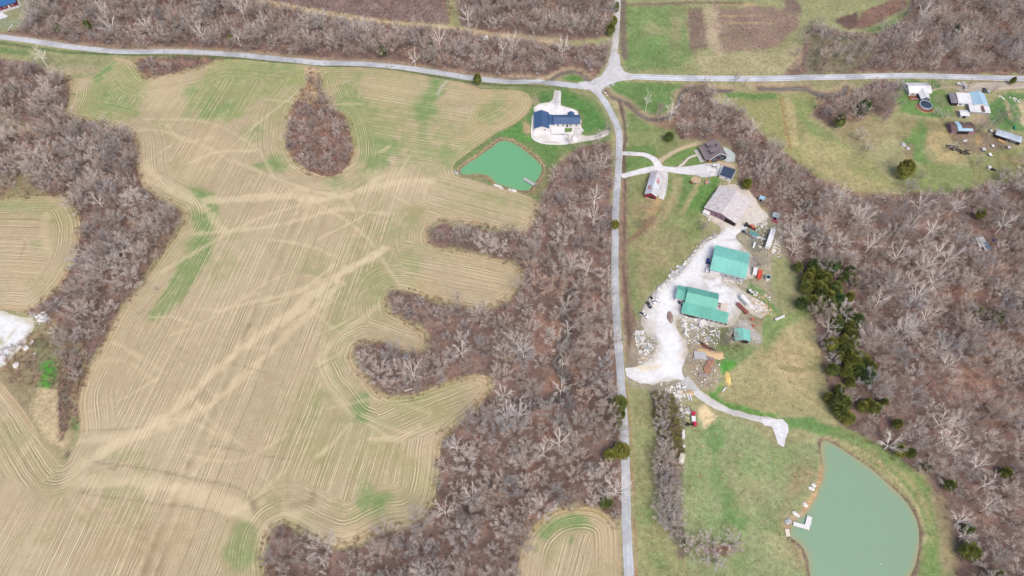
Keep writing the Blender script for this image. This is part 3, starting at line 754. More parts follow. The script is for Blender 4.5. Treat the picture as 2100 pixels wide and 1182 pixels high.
FG = C(132, 158, 94)
FG2 = C(104, 150, 78)
def paint_main(p):
    b, l = p.blob, p.line
    # north end, green with volunteer growth
    p.poly([(232,120),(280,140),(300,165),(330,178),(300,200),(270,250),(230,256),(165,242),(150,225),(165,190),(200,155)], C(150, 162, 100), .8, 6, 12, tex=.25)
    b(500, 185, 150, 60, FG, .5, rot=-15, tex=.55)
    b(800, 240, 150, 85, FG, .5, tex=.55)
    b(240, 190, 90, 50, FG, .45, tex=.5)
    b(340, 470, 40, 120, FG, .3, rot=20, tex=.6)
    b(880, 330, 60, 40, FG, .45, tex=.5)
    b(780, 560, 70, 130, FG, .3, rot=20, tex=.7)
    b(700, 900, 110, 120, FG, .35, tex=.7)
    b(207, 150, 11, 44, FG2, .95, rot=42)
    b(232, 215, 50, 20, FG2, .6, tex=.4)
    p.poly([(400,165),(440,128),(520,124),(620,134),(628,160),(590,185),(540,205),(500,235),(460,255),(425,248),(385,215),(372,195)], C(148, 164, 100), .8, 8, 12, tex=.3)
    b(440, 220, 50, 20, FG2, .7, rot=-15, tex=.4)
    b(470, 160, 60, 18, FG, .6, rot=-18, tex=.4)
    b(392, 188, 22, 10, FG2, .7, rot=-10)
    b(560, 143, 60, 12, FG, .6)
    p.line([(440,215),(520,175),(600,150)], C(150, 150, 110), 3, .5)
    b(335, 195, 45, 35, C(214, 194, 160), .7)
    b(430, 300, 60, 40, C(206, 186, 146), .5)
    b(510, 272, 36, 22, FG2, .65, tex=.5)
    b(562, 335, 42, 24, FG2, .8, tex=.35)
    b(690, 385, 24, 26, FG2, .85, tex=.2)
    b(660, 178, 30, 40, C(170, 166, 112), .7)
    b(690, 160, 50, 20, FG, .35)
    p.line([(705,200),(735,230),(760,270),(770,310),(765,345)], FG2, 10, .7, nz=.7)
    p.line([(740,210),(775,260),(790,310)], FG, 9, .55, nz=.8)
    b(725, 200, 30, 40, FG, .6, tex=.3)
    b(835, 305, 110, 34, FG, .5, tex=.4)
    b(800, 300, 40, 30, FG2, .5, tex=.4)
    b(870, 225, 24, 30, FG2, .9, rot=15, tex=.15)
    b(885, 190, 20, 24, FG2, .9, rot=20, tex=.15)
    b(868, 275, 14, 26, FG2, .7)
    b(905, 168, 18, 9, FG2, .8)
    p.line([(918,164),(905,180),(898,192)], C(206, 204, 196), 1.0, .6)
    b(770, 240, 80, 60, C(166, 166, 108), .45, tex=.4)
    b(800, 185, 60, 26, C(208, 188, 142), .5)
    b(930, 320, 24, 26, FG, .5)
    # the green arc on the west side
    p.poly([(372,386),(400,384),(428,398),(444,425),(446,470),(434,520),(404,572),(372,622),(335,655),(305,662),(318,620),(352,570),(384,520),(398,470),(392,425)], C(112, 150, 82), .9, 10, 14, tex=.25)
    b(410, 400, 26, 16, FG2, .8)
    b(420, 480, 14, 60, FG2, .6, rot=10)
    b(400, 350, 40, 30, C(206, 190, 150), .5)
    # pale bare bands
    b(620, 392, 90, 18, C(216, 197, 162), .75)
    b(840, 378, 80, 18, C(216, 197, 164), .8)
    b(780, 360, 60, 14, C(214, 196, 162), .6)
    b(700, 520, 40, 60, C(208, 190, 158), .4, rot=25)
    b(640, 430, 60, 20, C(214, 194, 160), .4)
    # south lobes
    b(738, 838, 34, 36, C(104, 146, 84), .85, tex=.2)
    b(770, 855, 30, 16, FG, .5)
    b(840, 822, 80, 12, FG, .45, rot=-6, tex=.4)
    b(745, 1032, 40, 36, FG2, .75, tex=.3)
    b(790, 1020, 34, 16, FG2, .55, tex=.4)
    b(725, 1060, 26, 18, FG, .5)
    b(498, 1125, 42, 66, C(116, 148, 88), .7, tex=.35)
    b(480, 1150, 30, 40, FG, .5)
    b(690, 640, 26, 70, FG, .35, rot=12, tex=.5)
    b(845, 555, 24, 60, FG, .45, rot=22, tex=.5)
    b(640, 860, 18, 60, FG, .35, rot=10, tex=.5)
    b(690, 760, 20, 70, FG, .35, rot=10, tex=.5)
    b(620, 930, 80, 50, C(168, 160, 108), .35, tex=.5)
    b(790, 930, 60, 40, C(170, 164, 108), .4, tex=.5)
    b(860, 430, 40, 14, C(160, 150, 98), .5, tex=.4)
    b(610, 1040, 50, 20, C(214, 196, 164), .5)
    b(860, 590, 30, 20, C(208, 176, 130), .3)
    # loops and wheel tracks over the rows
    TR = C(230, 213, 176)
    for q, w_, a in (([(130,992),(180,950),(240,915),(330,862),(400,800),(470,735),(530,690),(590,650),(660,590),(730,545),(790,510)], 3.2, .75),
                     ([(150,960),(250,905),(340,880),(420,840),(480,790),(560,715),(640,640),(700,580)], 2.4, .55),
                     ([(420,412),(500,408),(580,402),(660,410),(740,392),(830,372),(890,370)], 3.0, .7),
                     ([(285,330),(330,370),(380,395),(430,440),(450,470)], 3.0, .6), ([(300,370),(370,400),(425,430)], 2.2, .5),
                     ([(400,480),(520,470),(600,455),(700,430),(790,440)], 1.6, .55), ([(330,560),(430,500),(520,452),(620,420)], 1.5, .5),
                     ([(140,985),(220,992),(300,990),(370,1008),(440,1040),(520,1056)], 3.2, .65), ([(300,1005),(380,1000),(440,1015),(500,1035)], 2.2, .5),
                     ([(440,640),(520,620),(600,600),(700,560),(780,520)], 1.6, .5), ([(345,690),(420,660),(520,600)], 1.3, .4),
                     ([(160,905),(260,895),(330,870),(430,830)], 2.4, .5), ([(100,870),(60,910),(30,960)], 2.0, .35),
                     ([(300,245),(420,250),(520,300),(560,360)], 1.4, .4), ([(480,330),(590,375),(700,400),(790,360)], 1.5, .5),
                     ([(270,270),(330,268),(420,300),(470,330)], 1.3, .4), ([(830,590),(760,640),(700,690),(660,730),(680,790),(720,850)], 2.5, .4),
                     ([(540,1120),(545,1080),(590,1055),(660,1085),(720,1100)], 2.4, .5), ([(340,255),(380,290),(440,280)], 1.2, .4)):
        l(q, TR, w_ * .85, a * .95, nz=1.0)
    r_ = random.Random(77)
    for _ in range(46):
        cx_, cy_ = r_.uniform(180, 860), r_.uniform(190, 1120)
        an, ln_ = r_.choice((r_.gauss(-.75, .25), r_.gauss(-.15, .25), r_.gauss(.5, .3))), r_.uniform(40, 130)
        dx_, dy_, bd = math.cos(an) * ln_, math.sin(an) * ln_, r_.uniform(-.35, .35)
        l([(cx_ - dx_, cy_ - dy_), (cx_ - dy_ * bd, cy_ + dx_ * bd), (cx_ + dx_, cy_ + dy_)], TR, r_.uniform(.6, 1.2), r_.uniform(.3, .6), nz=.7, brk=r_.uniform(.2, .5))
    DK = C(112, 98, 82)
    for q, a, br in (([(335,665),(348,700),(380,722),(430,737)], .75, .35), ([(430,737),(500,752),(560,766),(630,764),(690,735)], .6, .3),
                 ([(190,948),(250,955),(320,965),(400,983),(470,995),(505,1013),(522,1045)], .9, .2), ([(185,1016),(260,1024),(330,1034),(400,1043),(450,1055),(470,1072)], .85, .3),
                 ([(435,915),(480,922),(540,935),(600,942)], .8, .4), ([(842,838),(800,860),(740,800)], .3, .4), ([(170,884),(230,882),(290,876)], .6, .45)):
        l(q, DK, .62, a * .5, nz=.5, brk=br)
    for cx, cy, rx, ry, rt in ((322,1095,6,44,14),(330,1150,10,40,14),(305,1160,9,34,14),(405,815,5,40,38),(230,960,10,6,0),(385,955,7,16,10),(175,1010,14,6,0),(118,985,12,14,0),(455,1000,1,1,0),(612,1035,30,9,-10),(640,1020,10,26,20),(522,1040,8,24,-10),(285,1080,5,30,14),(180,1080,4,30,16),(500,690,5,30,25),(520,640,4,24,20)):
        b(cx, cy, rx, ry, C(140, 120, 98), .6, rot=rt, tex=.3)
    b(60, 1000, 120, 120, C(196, 176, 142), .4)
    b(250, 1100, 160, 80, C(178, 158, 122), .5, tex=.4)
    b(100, 905, 30, 40, C(188, 164, 128), .4)
    p.poly([(985,186),(1060,186),(1090,205),(1070,240),(1020,268),(968,305),(940,325),(950,285)], C(182, 170, 118), .6, 5, 8)
    b(1015, 220, 26, 30, FG2, .6, rot=20, tex=.35)
    b(990, 240, 26, 14, FG, .5, tex=.4)
    b(960, 300, 30, 12, FG, .5, rot=-40)
    p.line([(638,140),(643,165),(645,195),(650,215)], C(204, 180, 142), 4, .9)
    p.line([(640,150),(644,175),(642,190)], C(120, 100, 84), .8, .9)
    b(625, 205, 20, 12, C(206, 184, 138), .7)
    b(668, 205, 14, 22, C(206, 178, 138), .7, rot=-30)
    b(640, 140, 14, 8, C(170, 148, 120), .8)

def paint_left(p):
    p.blob(40, 425, 70, 16, FG, .55, tex=.4)
    p.blob(75, 500, 22, 10, FG2, .6, tex=.4)
    p.blob(130, 440, 26, 30, C(166, 166, 108), .6, rot=40)
    p.blob(30, 480, 80, 30, C(190, 166, 136), .5)
    p.blob(40, 560, 60, 40, C(200, 180, 146), .5)
    p.blob(90, 590, 30, 30, C(158, 156, 108), .5)
    for q in ([(0,450),(100,452),(130,470)], [(0,466),(95,468)], [(0,490),(50,495),(40,530)]):
        p.line(q, C(150, 130, 104), .8, .6, nz=.3)
    p.line([(95,440),(90,480),(100,520)], C(214, 198, 160), 2.2, .5)

def paint_round(p):
    p.line([(1115,1095),(1140,1075),(1170,1066),(1190,1067)], FG2, 3.2, .85, nz=.5)
    p.blob(1100, 1125, 4, 16, FG2, .7, rot=12)
    p.blob(1170, 1110, 5, 10, FG2, .6)
    p.blob(1214, 1085, 5, 10, FG2, .6, rot=-40)
    p.blob(1130, 1140, 20, 30, FG, .3, tex=.5)
    p.blob(1240, 1120, 22, 60, C(206, 184, 148), .5)
    p.poly([(1090,1080),(1130,1047),(1180,1036),(1230,1044),(1255,1070),(1220,1060),(1180,1052),(1130,1062),(1100,1090)], C(184, 168, 116), .7, 3, 5)

isl = spline(Wg(ISLAND), step=3)
field('main_field', MAIN, [isl], (560, 1000, 640, 780), 20, paint_main, zones=[
    ([(715, 120), (985, 165), (940, 335), (790, 345), (745, 230)], (750, 195, 930, 222), 6),
    ([(880, 360), (1110, 380), (1110, 490), (870, 480)], (930, 385, 1090, 428), 3),
    ([(815, 490), (1090, 510), (1090, 640), (830, 610)], (860, 535, 1040, 572), 7),
    ([(765, 640), (890, 660), (890, 720), (740, 710)], (800, 668, 870, 694), 4),
    ([(760, 800), (1020, 750), (1020, 830), (920, 890), (780, 905)], (790, 862, 1000, 785), 5),
    ([(-200, 640), (0, 775), (130, 945), (70, 1010), (-200, 900)], (10, 800, 110, 940), 2)])
field('side_field', LEFTF, [], (0, 480, 100, 484), 16, paint_left)
field('round_field', ROUND, [], (1120, 1150, 1126, 1130), 13, paint_round)

def sheet(name, outline, mat, paint, st=.9, zo=.1, step=3.0, rag=.5):
    P = spline(Wg(outline), step=step)
    nn = np.stack([vnoise(P[:, 0], P[:, 1], 2.5, 3) - .5, vnoise(P[:, 0], P[:, 1], 2.5, 4) - .5], 1)
    P = P + nn * 2 * rag
    x, y, d, Q = patch(P, st, zo)
    p = Painter(x, y, paint[0] * np.ones((len(x), 1)) * (.93 + .14 * fbm(x, y, 6, 31))[:, None])
    p.d = -d
    if paint[1]:
        paint[1](p)
    return link(name, mesh_np(name, np.stack([x, y, hz(x, y) + zo], 1), Q, p.c), mat, kind='structure')

def edge_dirt(col, w, a):
    def f(p):
        p.mixin(np.arange(len(p.x)), a * (1 - sstep(0, w, p.d + 2 * (p.n1 + p.n2))), col)
    return f

def paint_yard(p):
    edge_dirt(C(196, 184, 160), 7, .85)(p)
    p.mixin(np.arange(len(p.x)), .65 * sstep(.46, .7, fbm(p.x, p.y, 9, 8)), C(212, 206, 196))
    p.mixin(np.arange(len(p.x)), .4 * sstep(.55, .7, fbm(p.x, p.y, 3, 18)), C(186, 178, 166))
    for q in ([(1290,765),(1340,768),(1375,745),(1370,690),(1355,640),(1370,605),(1400,572),(1440,530),(1480,492),(1520,470),(1550,445),(1545,415)], [(1375,745),(1398,770),(1415,795)], [(1440,530),(1470,515),(1500,500)]):
        p.line(q, C(250, 252, 255), 5.5, .8, nz=.6)
    p.poly([(1480,376),(1530,382),(1550,408),(1576,440),(1570,456),(1540,464),(1500,470),(1470,468),(1446,436)], C(226, 216, 202), .75, 6, 10)
    p.blob(1500, 492, 16, 6, C(206, 192, 180), .6)
    p.blob(1540, 440, 14, 12, C(228, 216, 205), .6)
    p.blob(1470, 470, 16, 12, C(196, 180, 168), .7)
    p.blob(1545, 545, 10, 18, C(196, 180, 165), .7)
    p.blob(1400, 725, 12, 12, C(230, 212, 190), .5)
    p.poly([(1480,570),(1530,575),(1540,590),(1500,592),(1478,585)], C(200, 192, 176), .8, 3, 5)
    p.poly([(1325,640),(1345,610),(1352,630),(1345,680),(1322,680)], C(226, 222, 212), .5, 4, 5)
    p.line([(1292,740),(1320,757),(1350,752)], C(240, 220, 180), 1.6, .6)

def paint_grove(p):
    k = np.arange(len(p.x))
    p.mixin(k, .35 * sstep(.5, .7, fbm(p.x, p.y, 9, 5)), RUST)
    p.mixin(k, .4 * sstep(.5, .7, fbm(p.x, p.y, 6, 25)), DARKB)
    p.blob(655, 270, 30, 14, C(176, 136, 112), .5, tex=.6)
    p.line([(640,150),(646,180),(652,205)], C(120, 98, 84), 1.0, .9)
    p.poly([(626,150),(655,150),(664,200),(640,215),(612,205)], C(204, 180, 138), .8, 4, 8)
sheet('grove_floor', ISLAND, M_ground, (LITTER, paint_grove), zo=.14, rag=1.2)
sheet('gravel_yard', YARD, M_gravel, (C(244, 247, 251), paint_yard), zo=.12, rag=1.1)
def paint_pad(p):
    edge_dirt(C(214, 200, 172), 2.0, .5)(p)
    p.blob(1142, 195, 8, 22, C(196, 192, 190), .8)
    p.blob(1115, 282, 16, 8, C(222, 214, 200), .6)
    p.blob(1130, 293, 36, 4, C(218, 206, 190), .7)
    p.poly([(1195,268),(1250,262),(1252,275),(1203,292),(1185,292)], C(206, 198, 188), .8, 4, 5)
    p.poly([(1173,260),(1186,259),(1192,275),(1185,285),(1174,274)], C(200, 196, 194), .8, 3, 4)
    p.poly([(1186,232),(1193,249),(1190,257),(1184,255)], C(222, 206, 180), .9, 2, 3)
sheet('gravel_forecourt', PADH, M_gravel, (C(252, 252, 255), paint_pad), zo=.1, rag=.3)
def paint_q(p):
    p.blob(20, 690, 5, 26, C(186, 180, 120), .7, rot=35)
    p.blob(2, 698, 8, 12, C(170, 165, 100), .8)
    p.blob(58, 662, 10, 8, C(205, 200, 180), .6, tex=.4)
    edge_dirt(C(206, 196, 166), 4, .7)(p)
sheet('quarry_floor', QUARRY, M_gravel, (C(240, 243, 244), paint_q), zo=.1)

def ribbon(name, pts, half, mat, col, zo, wob=.12, edge=None, tracks=None, kind='structure', crown=.05, px=True):
    P = spline(Wg(pts) if px else np.array(pts, float), False, 2.0)
    T = np.gradient(P, axis=0)
    T /= np.linalg.norm(T, axis=1)[:, None] + 1e-9
    Nn = np.stack([-T[:, 1], T[:, 0]], 1)
    hw = np.interp(np.linspace(0, 1, len(P)), np.linspace(0, 1, len(half)), half) if isinstance(half, (list, tuple)) else np.full(len(P), half)
    us = np.array([-1, -.8, -.5, -.2, .2, .5, .8, 1.0])
    X = P[:, None, :] + Nn[:, None, :] * (us[None, :, None] * hw[:, None, None])
    j1 = wob * 2 * (vnoise(X[:, 0, 0], X[:, 0, 1], 3, 5) - .5)
    j2 = wob * 2 * (vnoise(X[:, -1, 0], X[:, -1, 1], 3, 6) - .5)
    X[:, 0] += Nn * j1[:, None]
    X[:, -1] += Nn * j2[:, None]
    x, y = X[:, :, 0].ravel(), X[:, :, 1].ravel()
    u = np.tile(us, len(P))
    z = np.maximum(hz(x, y), np.repeat(hz(P[:, 0], P[:, 1]), 8) - .5) + zo + crown * (1 - u * u)
    c = np.tile(col, (len(x), 1)) * (.95 + .1 * fbm(x, y, 8, 15))[:, None]
    if edge is not None:
        c = c * (1 - .2 * sstep(.56, .72, vnoise(x, y, 13, 71)))[:, None]
        a = (.75 * sstep(.78, 1, np.abs(u)))[:, None]
        c = c * (1 - a) + edge * a
    if tracks is not None:
        a = (.6 * np.exp(-((np.abs(u) - .5) / .12) ** 2) * (.4 + .9 * vnoise(x, y, 25, 3)))[:, None]
        c = c * (1 - a) + tracks * a
    i = np.arange(len(x)).reshape(len(P), 8)
    Q = np.stack([i[:-1, :-1], i[1:, :-1], i[1:, 1:], i[:-1, 1:]], -1).reshape(-1, 4)[:, ::-1]
    return link(name, mesh_np(name, np.stack([x, y, z], 1), Q, c), mat, kind=kind)

RGRAY = C(206, 211, 217)
ribbon('road', ROADS['west'][0], 2.75, M_road, RGRAY, .14, edge=C(186, 182, 176), tracks=C(188, 192, 198), wob=.25)
ribbon('road', ROADS['east'][0], 2.9, M_road, C(222, 227, 234), .20, edge=C(228, 228, 226), tracks=C(168, 174, 186))
ribbon('road', ROADS['south'][0], [2.3, 2.25, 2.2, 2.2, 2.1, 2.1, 2.3, 2.4], M_road, C(205, 209, 214), .17, edge=C(182, 178, 172), tracks=C(186, 190, 196), wob=.25)
ribbon('road', ROADS['north'][0], [3.4, 2.7, 2.5, 2.4, 2.4, 2.4, 2.4], M_gravel, C(216, 213, 210), .11, edge=C(200, 190, 174), tracks=C(202, 198, 196))
sheet('junction', [(1186,172),(1214,166),(1233,155),(1247,138),(1254,112),(1269,112),(1272,132),(1280,147),(1296,153),(1302,163),(1268,168),(1250,175),(1237,184),(1231,197),(1222,192),(1208,184)], M_road, (C(214, 215, 217), None), zo=.28, step=1.5, rag=.1)
LANE = C(234, 234, 236)
ribbon('driveway', [(1276,315),(1300,316),(1322,318),(1338,325),(1348,336),(1353,348)], [1.9, 1.8, 2.2, 3.2], M_gravel, LANE, .14, edge=C(186, 176, 140))
ribbon('driveway', [(1274,361),(1295,357),(1320,351),(1350,346),(1390,350),(1425,350),(1455,347),(1478,346)], [2.2, 2.2, 2.6, 2.3, 2.8, 4.2, 5, 5], M_gravel, LANE, .16, edge=C(190, 180, 150))
ribbon('driveway', [(1352,332),(1366,322),(1388,309),(1415,299),(1440,294),(1458,293)], [1.7, 1.6, 1.6, 1.5], M_gravel, C(202, 188, 156), .12, edge=C(176, 164, 116))
ribbon('footpath', [(1391,343),(1402,336),(1410,326),(1420,321),(1432,319),(1441,320)], .75, M_gravel, C(226, 216, 206), .14, wob=.2, crown=.02)
sheet('gravel_apron', [(1424,346),(1470,340),(1484,342),(1478,360),(1470,362),(1440,364),(1424,358)], M_gravel, (C(226, 225, 224), None), zo=.19, rag=.5)
sheet('gravel_apron', [(1352,350),(1368,352),(1370,375),(1365,400),(1360,410),(1350,408),(1347,395)], M_gravel, (C(226, 226, 226), None), zo=.12, rag=.6)
sheet('patio', [(1484,302),(1496,306),(1508,319),(1507,331),(1484,330)], M_gravel, (C(206, 216, 214), None), zo=.12, rag=.1)
sheet('patio', [(1468,332),(1501,335),(1510,347),(1484,341),(1478,344)], M_gravel, (C(206, 186, 166), None), zo=.15, rag=.1)
ribbon('track', [(1402,778),(1418,794),(1437,812),(1462,829),(1495,844),(1535,855),(1575,864),(1592,868)], [3.5, 2.8, 2.3, 1.9, 1.7, 1.7, 1.9, 2.5], M_gravel, C(224, 223, 220), .14, wob=.7, edge=C(180, 170, 130))
sheet('gravel_turnaround', [(1560,861),(1580,860),(1604,860),(1617,872),(1612,900),(1606,918),(1594,912),(1590,892),(1584,877),(1566,872)], M_gravel, (C(240, 241, 243), None), zo=.19, rag=.6)
ribbon('driveway', [(2260,177),(2150,176),(2080,176),(2030,178),(1990,181),(1965,186)], [2.3, 2.3, 2.5, 3.5, 5, 4], M_gravel, C(212, 200, 184), .12, edge=C(180, 160, 130))
ribbon('driveway', [(1970,182),(1945,180),(1925,182),(1908,188)], [1.0, .8], M_gravel, C(190, 172, 150), .1)
sheet('courtyard_lawn', [(1151,257.5),(1171.5,257.5),(1172,272),(1152,277)], M_ground, (C(110, 140, 80), None), zo=.16, rag=.1, st=.6)

# ------------------------------------------------------------------ water
def mat_water(name, col, shallow, rough):
    m, n, l, b = newmat(name)
    p = geo_pos(n)
    t = noise(n, l, .05, 3, .5, p)
    t2 = noise(n, l, 1.2, 3, .6, p)
    c = attr(n, 'Col').outputs['Color'] if col is None else mixc(n, l, rng_map(n, l, t, .3, .7, 0, 1), tuple(col), tuple(shallow))
    l.new(scalec(n, l, c, rng_map(n, l, t2, .3, .7, .97, 1.03)), b.inputs['Base Color'])
    b.inputs['Roughness'].default_value = rough
    b.inputs['Specular IOR Level'].default_value = .35
    bp = n.new('ShaderNodeBump')
    bp.inputs['Strength'].default_value = .05
    l.new(t2, bp.inputs['Height'])
    l.new(bp.outputs[0], b.inputs['Normal'])
    return m

def water(name, P, z, mat, grow, deep, edge, wd):
    c = P.mean(0)
    x, y, d, Q = patch(P + (P - c) / np.linalg.norm(P - c, axis=1)[:, None] * grow, 1.3, 0)
    d = -d + 1.6 * (vnoise(x, y, 6, 7) - .5) + (vnoise(x, y, 2.5, 8) - .5)
    col = np.tile(deep, (len(x), 1)) * (.96 + .08 * fbm(x, y, 40, 3))[:, None]
    a = (.8 * (1 - sstep(grow * .6, grow + wd, d)))[:, None]
    col = col * (1 - a) + edge * a
    return link(name, mesh_np(name, np.stack([x, y, x * 0 + z], 1), Q, col), mat, kind='structure')
M_water = mat_water('pond_water', None, None, .22)
water('pond_water', wA, LEVA - .6, M_water, 1.2, C(120, 186, 136), C(150, 166, 118), 1.6)
water('pond_water', wB, LEVB - .6, M_water, .8, C(148, 180, 150), C(178, 170, 128), 2.6)
mud = mat_water('creek_water', C(120, 112, 104), C(142, 138, 130), .25)
for cp, w_ in ((CREEK_A, 1.5), (CREEK_B, 1.3), (CREEK_C, 1.7), (CREEK_W, .8)):
    P = spline(W(cp), False, 2.5)
    T = np.gradient(P, axis=0); T /= np.linalg.norm(T, axis=1)[:, None]
    Nn = np.stack([-T[:, 1], T[:, 0]], 1)
    zz = np.convolve(np.pad(hz(P[:, 0], P[:, 1]), 4, mode='edge'), np.ones(9) / 9, 'valid') + .22
    V = np.concatenate([np.c_[P + Nn * w_, zz], np.c_[P - Nn * w_, zz]])
    k = len(P); i = np.arange(k - 1)
    link('creek_water', mesh_np('creek_water', V, np.stack([i, i + k, i + k + 1, i + 1], 1)), mud, kind='structure')
# ------------------------------------------------------------------ trees
def mat_bark(name, col, var, hue=None, rough=.9, rust=False):
    m, n, l, b = newmat(name)
    oi = n.new('ShaderNodeObjectInfo').outputs['Random']
    v = n.new('ShaderNodeRGB')
    v.outputs[0].default_value = (*col, 1)
    c = v.outputs[0]
    if hue is not None:
        h = mul(n, l, mul(n, l, oi, 7.31), 1.0, 'WRAP') if False else None
        fr = n.new('ShaderNodeMath'); fr.operation = 'FRACT'
        l.new(mul(n, l, oi, 7.31), fr.inputs[0])
        c = mixc(n, l, fr.outputs[0], c, tuple(hue))
    if rust:
        fr2 = n.new('ShaderNodeMath'); fr2.operation = 'FRACT'
        l.new(mul(n, l, oi, 23.7), fr2.inputs[0])
        c = mixc(n, l, rng_map(n, l, fr2.outputs[0], .90, .97, 0, .5), c, tuple(C(206, 156, 126)))
        c = mixc(n, l, rng_map(n, l, fr2.outputs[0], .16, .08, 0, .7), c, tuple(C(178, 178, 182)))
    c = scalec(n, l, c, rng_map(n, l, oi, 0, 1, 1 - var, 1 + var))
    p = geo_pos(n)
    t = noise(n, l, .8, 3, .7, p)
    c = scalec(n, l, c, rng_map(n, l, t, .3, .7, .82, 1.18))
    l.new(c, b.inputs['Base Color'])
    b.inputs['Roughness'].default_value = rough
    return m

M_bark = mat_bark('grey_bark', C(150, 140, 133), .35, C(112, 102, 96))
M_twig = mat_bark('twigs', C(212, 203, 194), .30, C(200, 185, 172), rust=True)
M_wbark = mat_bark('white_bark', np.array([.74, .70, .65]), .06, np.array([.62, .58, .53]))
M_wtwig = mat_bark('pale_twigs', C(252, 242, 232), .08, C(236, 222, 210))
M_brush = mat_bark('brush_stems', C(160, 136, 128), .28, C(148, 118, 108))
M_rbrush = mat_bark('rusty_stems', C(206, 168, 142), .22, C(190, 152, 142))

M_straw = mat_bark('dead_grass_stems', C(214, 190, 148), .2, C(190, 164, 126))

class MB:
    def __init__(s):
        s.v, s.f, s.m = [], [], []
    def add(s, vs, fs, m=0):
        k = len(s.v)
        s.v += [tuple(v) for v in vs]
        s.f += [tuple(i + k for i in f) for f in fs]
        s.m += [m] * len(fs)
    def box(s, c, d, rz=0.0, m=0, taper=1.0, top=None):
        cx, cy, cz = c
        hx, hy, h2 = d[0] / 2, d[1] / 2, d[2] / 2
        ca, sa = math.cos(rz), math.sin(rz)
        vs = []
        for z, t in ((-h2, 1.0), (h2, taper)):
            for a, b in ((-1, -1), (1, -1), (1, 1), (-1, 1)):
                px, py = a * hx * t, b * hy * t
                vs.append((cx + px * ca - py * sa, cy + px * sa + py * ca, cz + z))
        s.add(vs, [(3, 2, 1, 0), (4, 5, 6, 7), (0, 1, 5, 4), (1, 2, 6, 5), (2, 3, 7, 6), (3, 0, 4, 7)], m)
    def tube(s, P, R, n=4, m=0, cap=True):
        rings = []
        k0 = len(s.v)
        for i, (p, r) in enumerate(zip(P, R)):
            a = Vector(P[max(i - 1, 0)]); b = Vector(P[min(i + 1, len(P) - 1)])
            t = (b - a).normalized()
            u = t.orthogonal().normalized()
            w = t.cross(u)
            for j in range(n):
                an = 2 * math.pi * j / n
                q = Vector(p) + (u * math.cos(an) + w * math.sin(an)) * r
                s.v.append(tuple(q))
        for i in range(len(P) - 1):
            for j in range(n):
                a, b = k0 + i * n + j, k0 + i * n + (j + 1) % n
                s.f.append((a, b, b + n, a + n)); s.m.append(m)
        if cap:
            s.f.append(tuple(k0 + (len(P) - 1) * n + j for j in range(n))); s.m.append(m)
            s.f.append(tuple(k0 + j for j in reversed(range(n)))); s.m.append(m)
    def cyl(s, c, r, h, n=16, m=0, r2=None):
        r2 = r if r2 is None else r2
        x, y, z = c
        k = len(s.v)
        for zz, rr in ((z, r), (z + h, r2)):
            for j in range(n):
                a = 2 * math.pi * j / n
                s.v.append((x + rr * math.cos(a), y + rr * math.sin(a), zz))
        for j in range(n):
            s.f.append((k + j, k + (j + 1) % n, k + n + (j + 1) % n, k + n + j)); s.m.append(m)
        s.f.append(tuple(k + n + j for j in range(n))); s.m.append(m)
        s.f.append(tuple(k + j for j in reversed(range(n)))); s.m.append(m)
    def sliver(s, p, d, L, w, m=0):
        side = Vector((-d.y, d.x, random.uniform(-.6, .6) * .5))
        if side.length < .05:
            side = Vector((1, 0, 0))
        side = side.normalized() * w
        s.add([p - side, p + side, p + d * L], [(0, 1, 2)], m)
    def mesh(s, name):
        me = bpy.data.meshes.new(name)
        me.from_pydata(s.v, [], s.f)
        if any(s.m):
            me.polygons.foreach_set('material_index', np.array(s.m, np.int32))
        me.update()
        return me
    def build(s, name, mats, parent=None, **kw):
        return link(name, s.mesh(name), mats, parent, **kw)

def rnd_dir(d, spread, up=.0):
    v = Vector((random.gauss(0, 1), random.gauss(0, 1), random.gauss(0, 1)))
    v -= d * v.dot(d)
    if v.length < 1e-4:
        v = d.orthogonal()
    v.normalize()
    r = (d + v * spread)
    r.z += up
    return r.normalized()

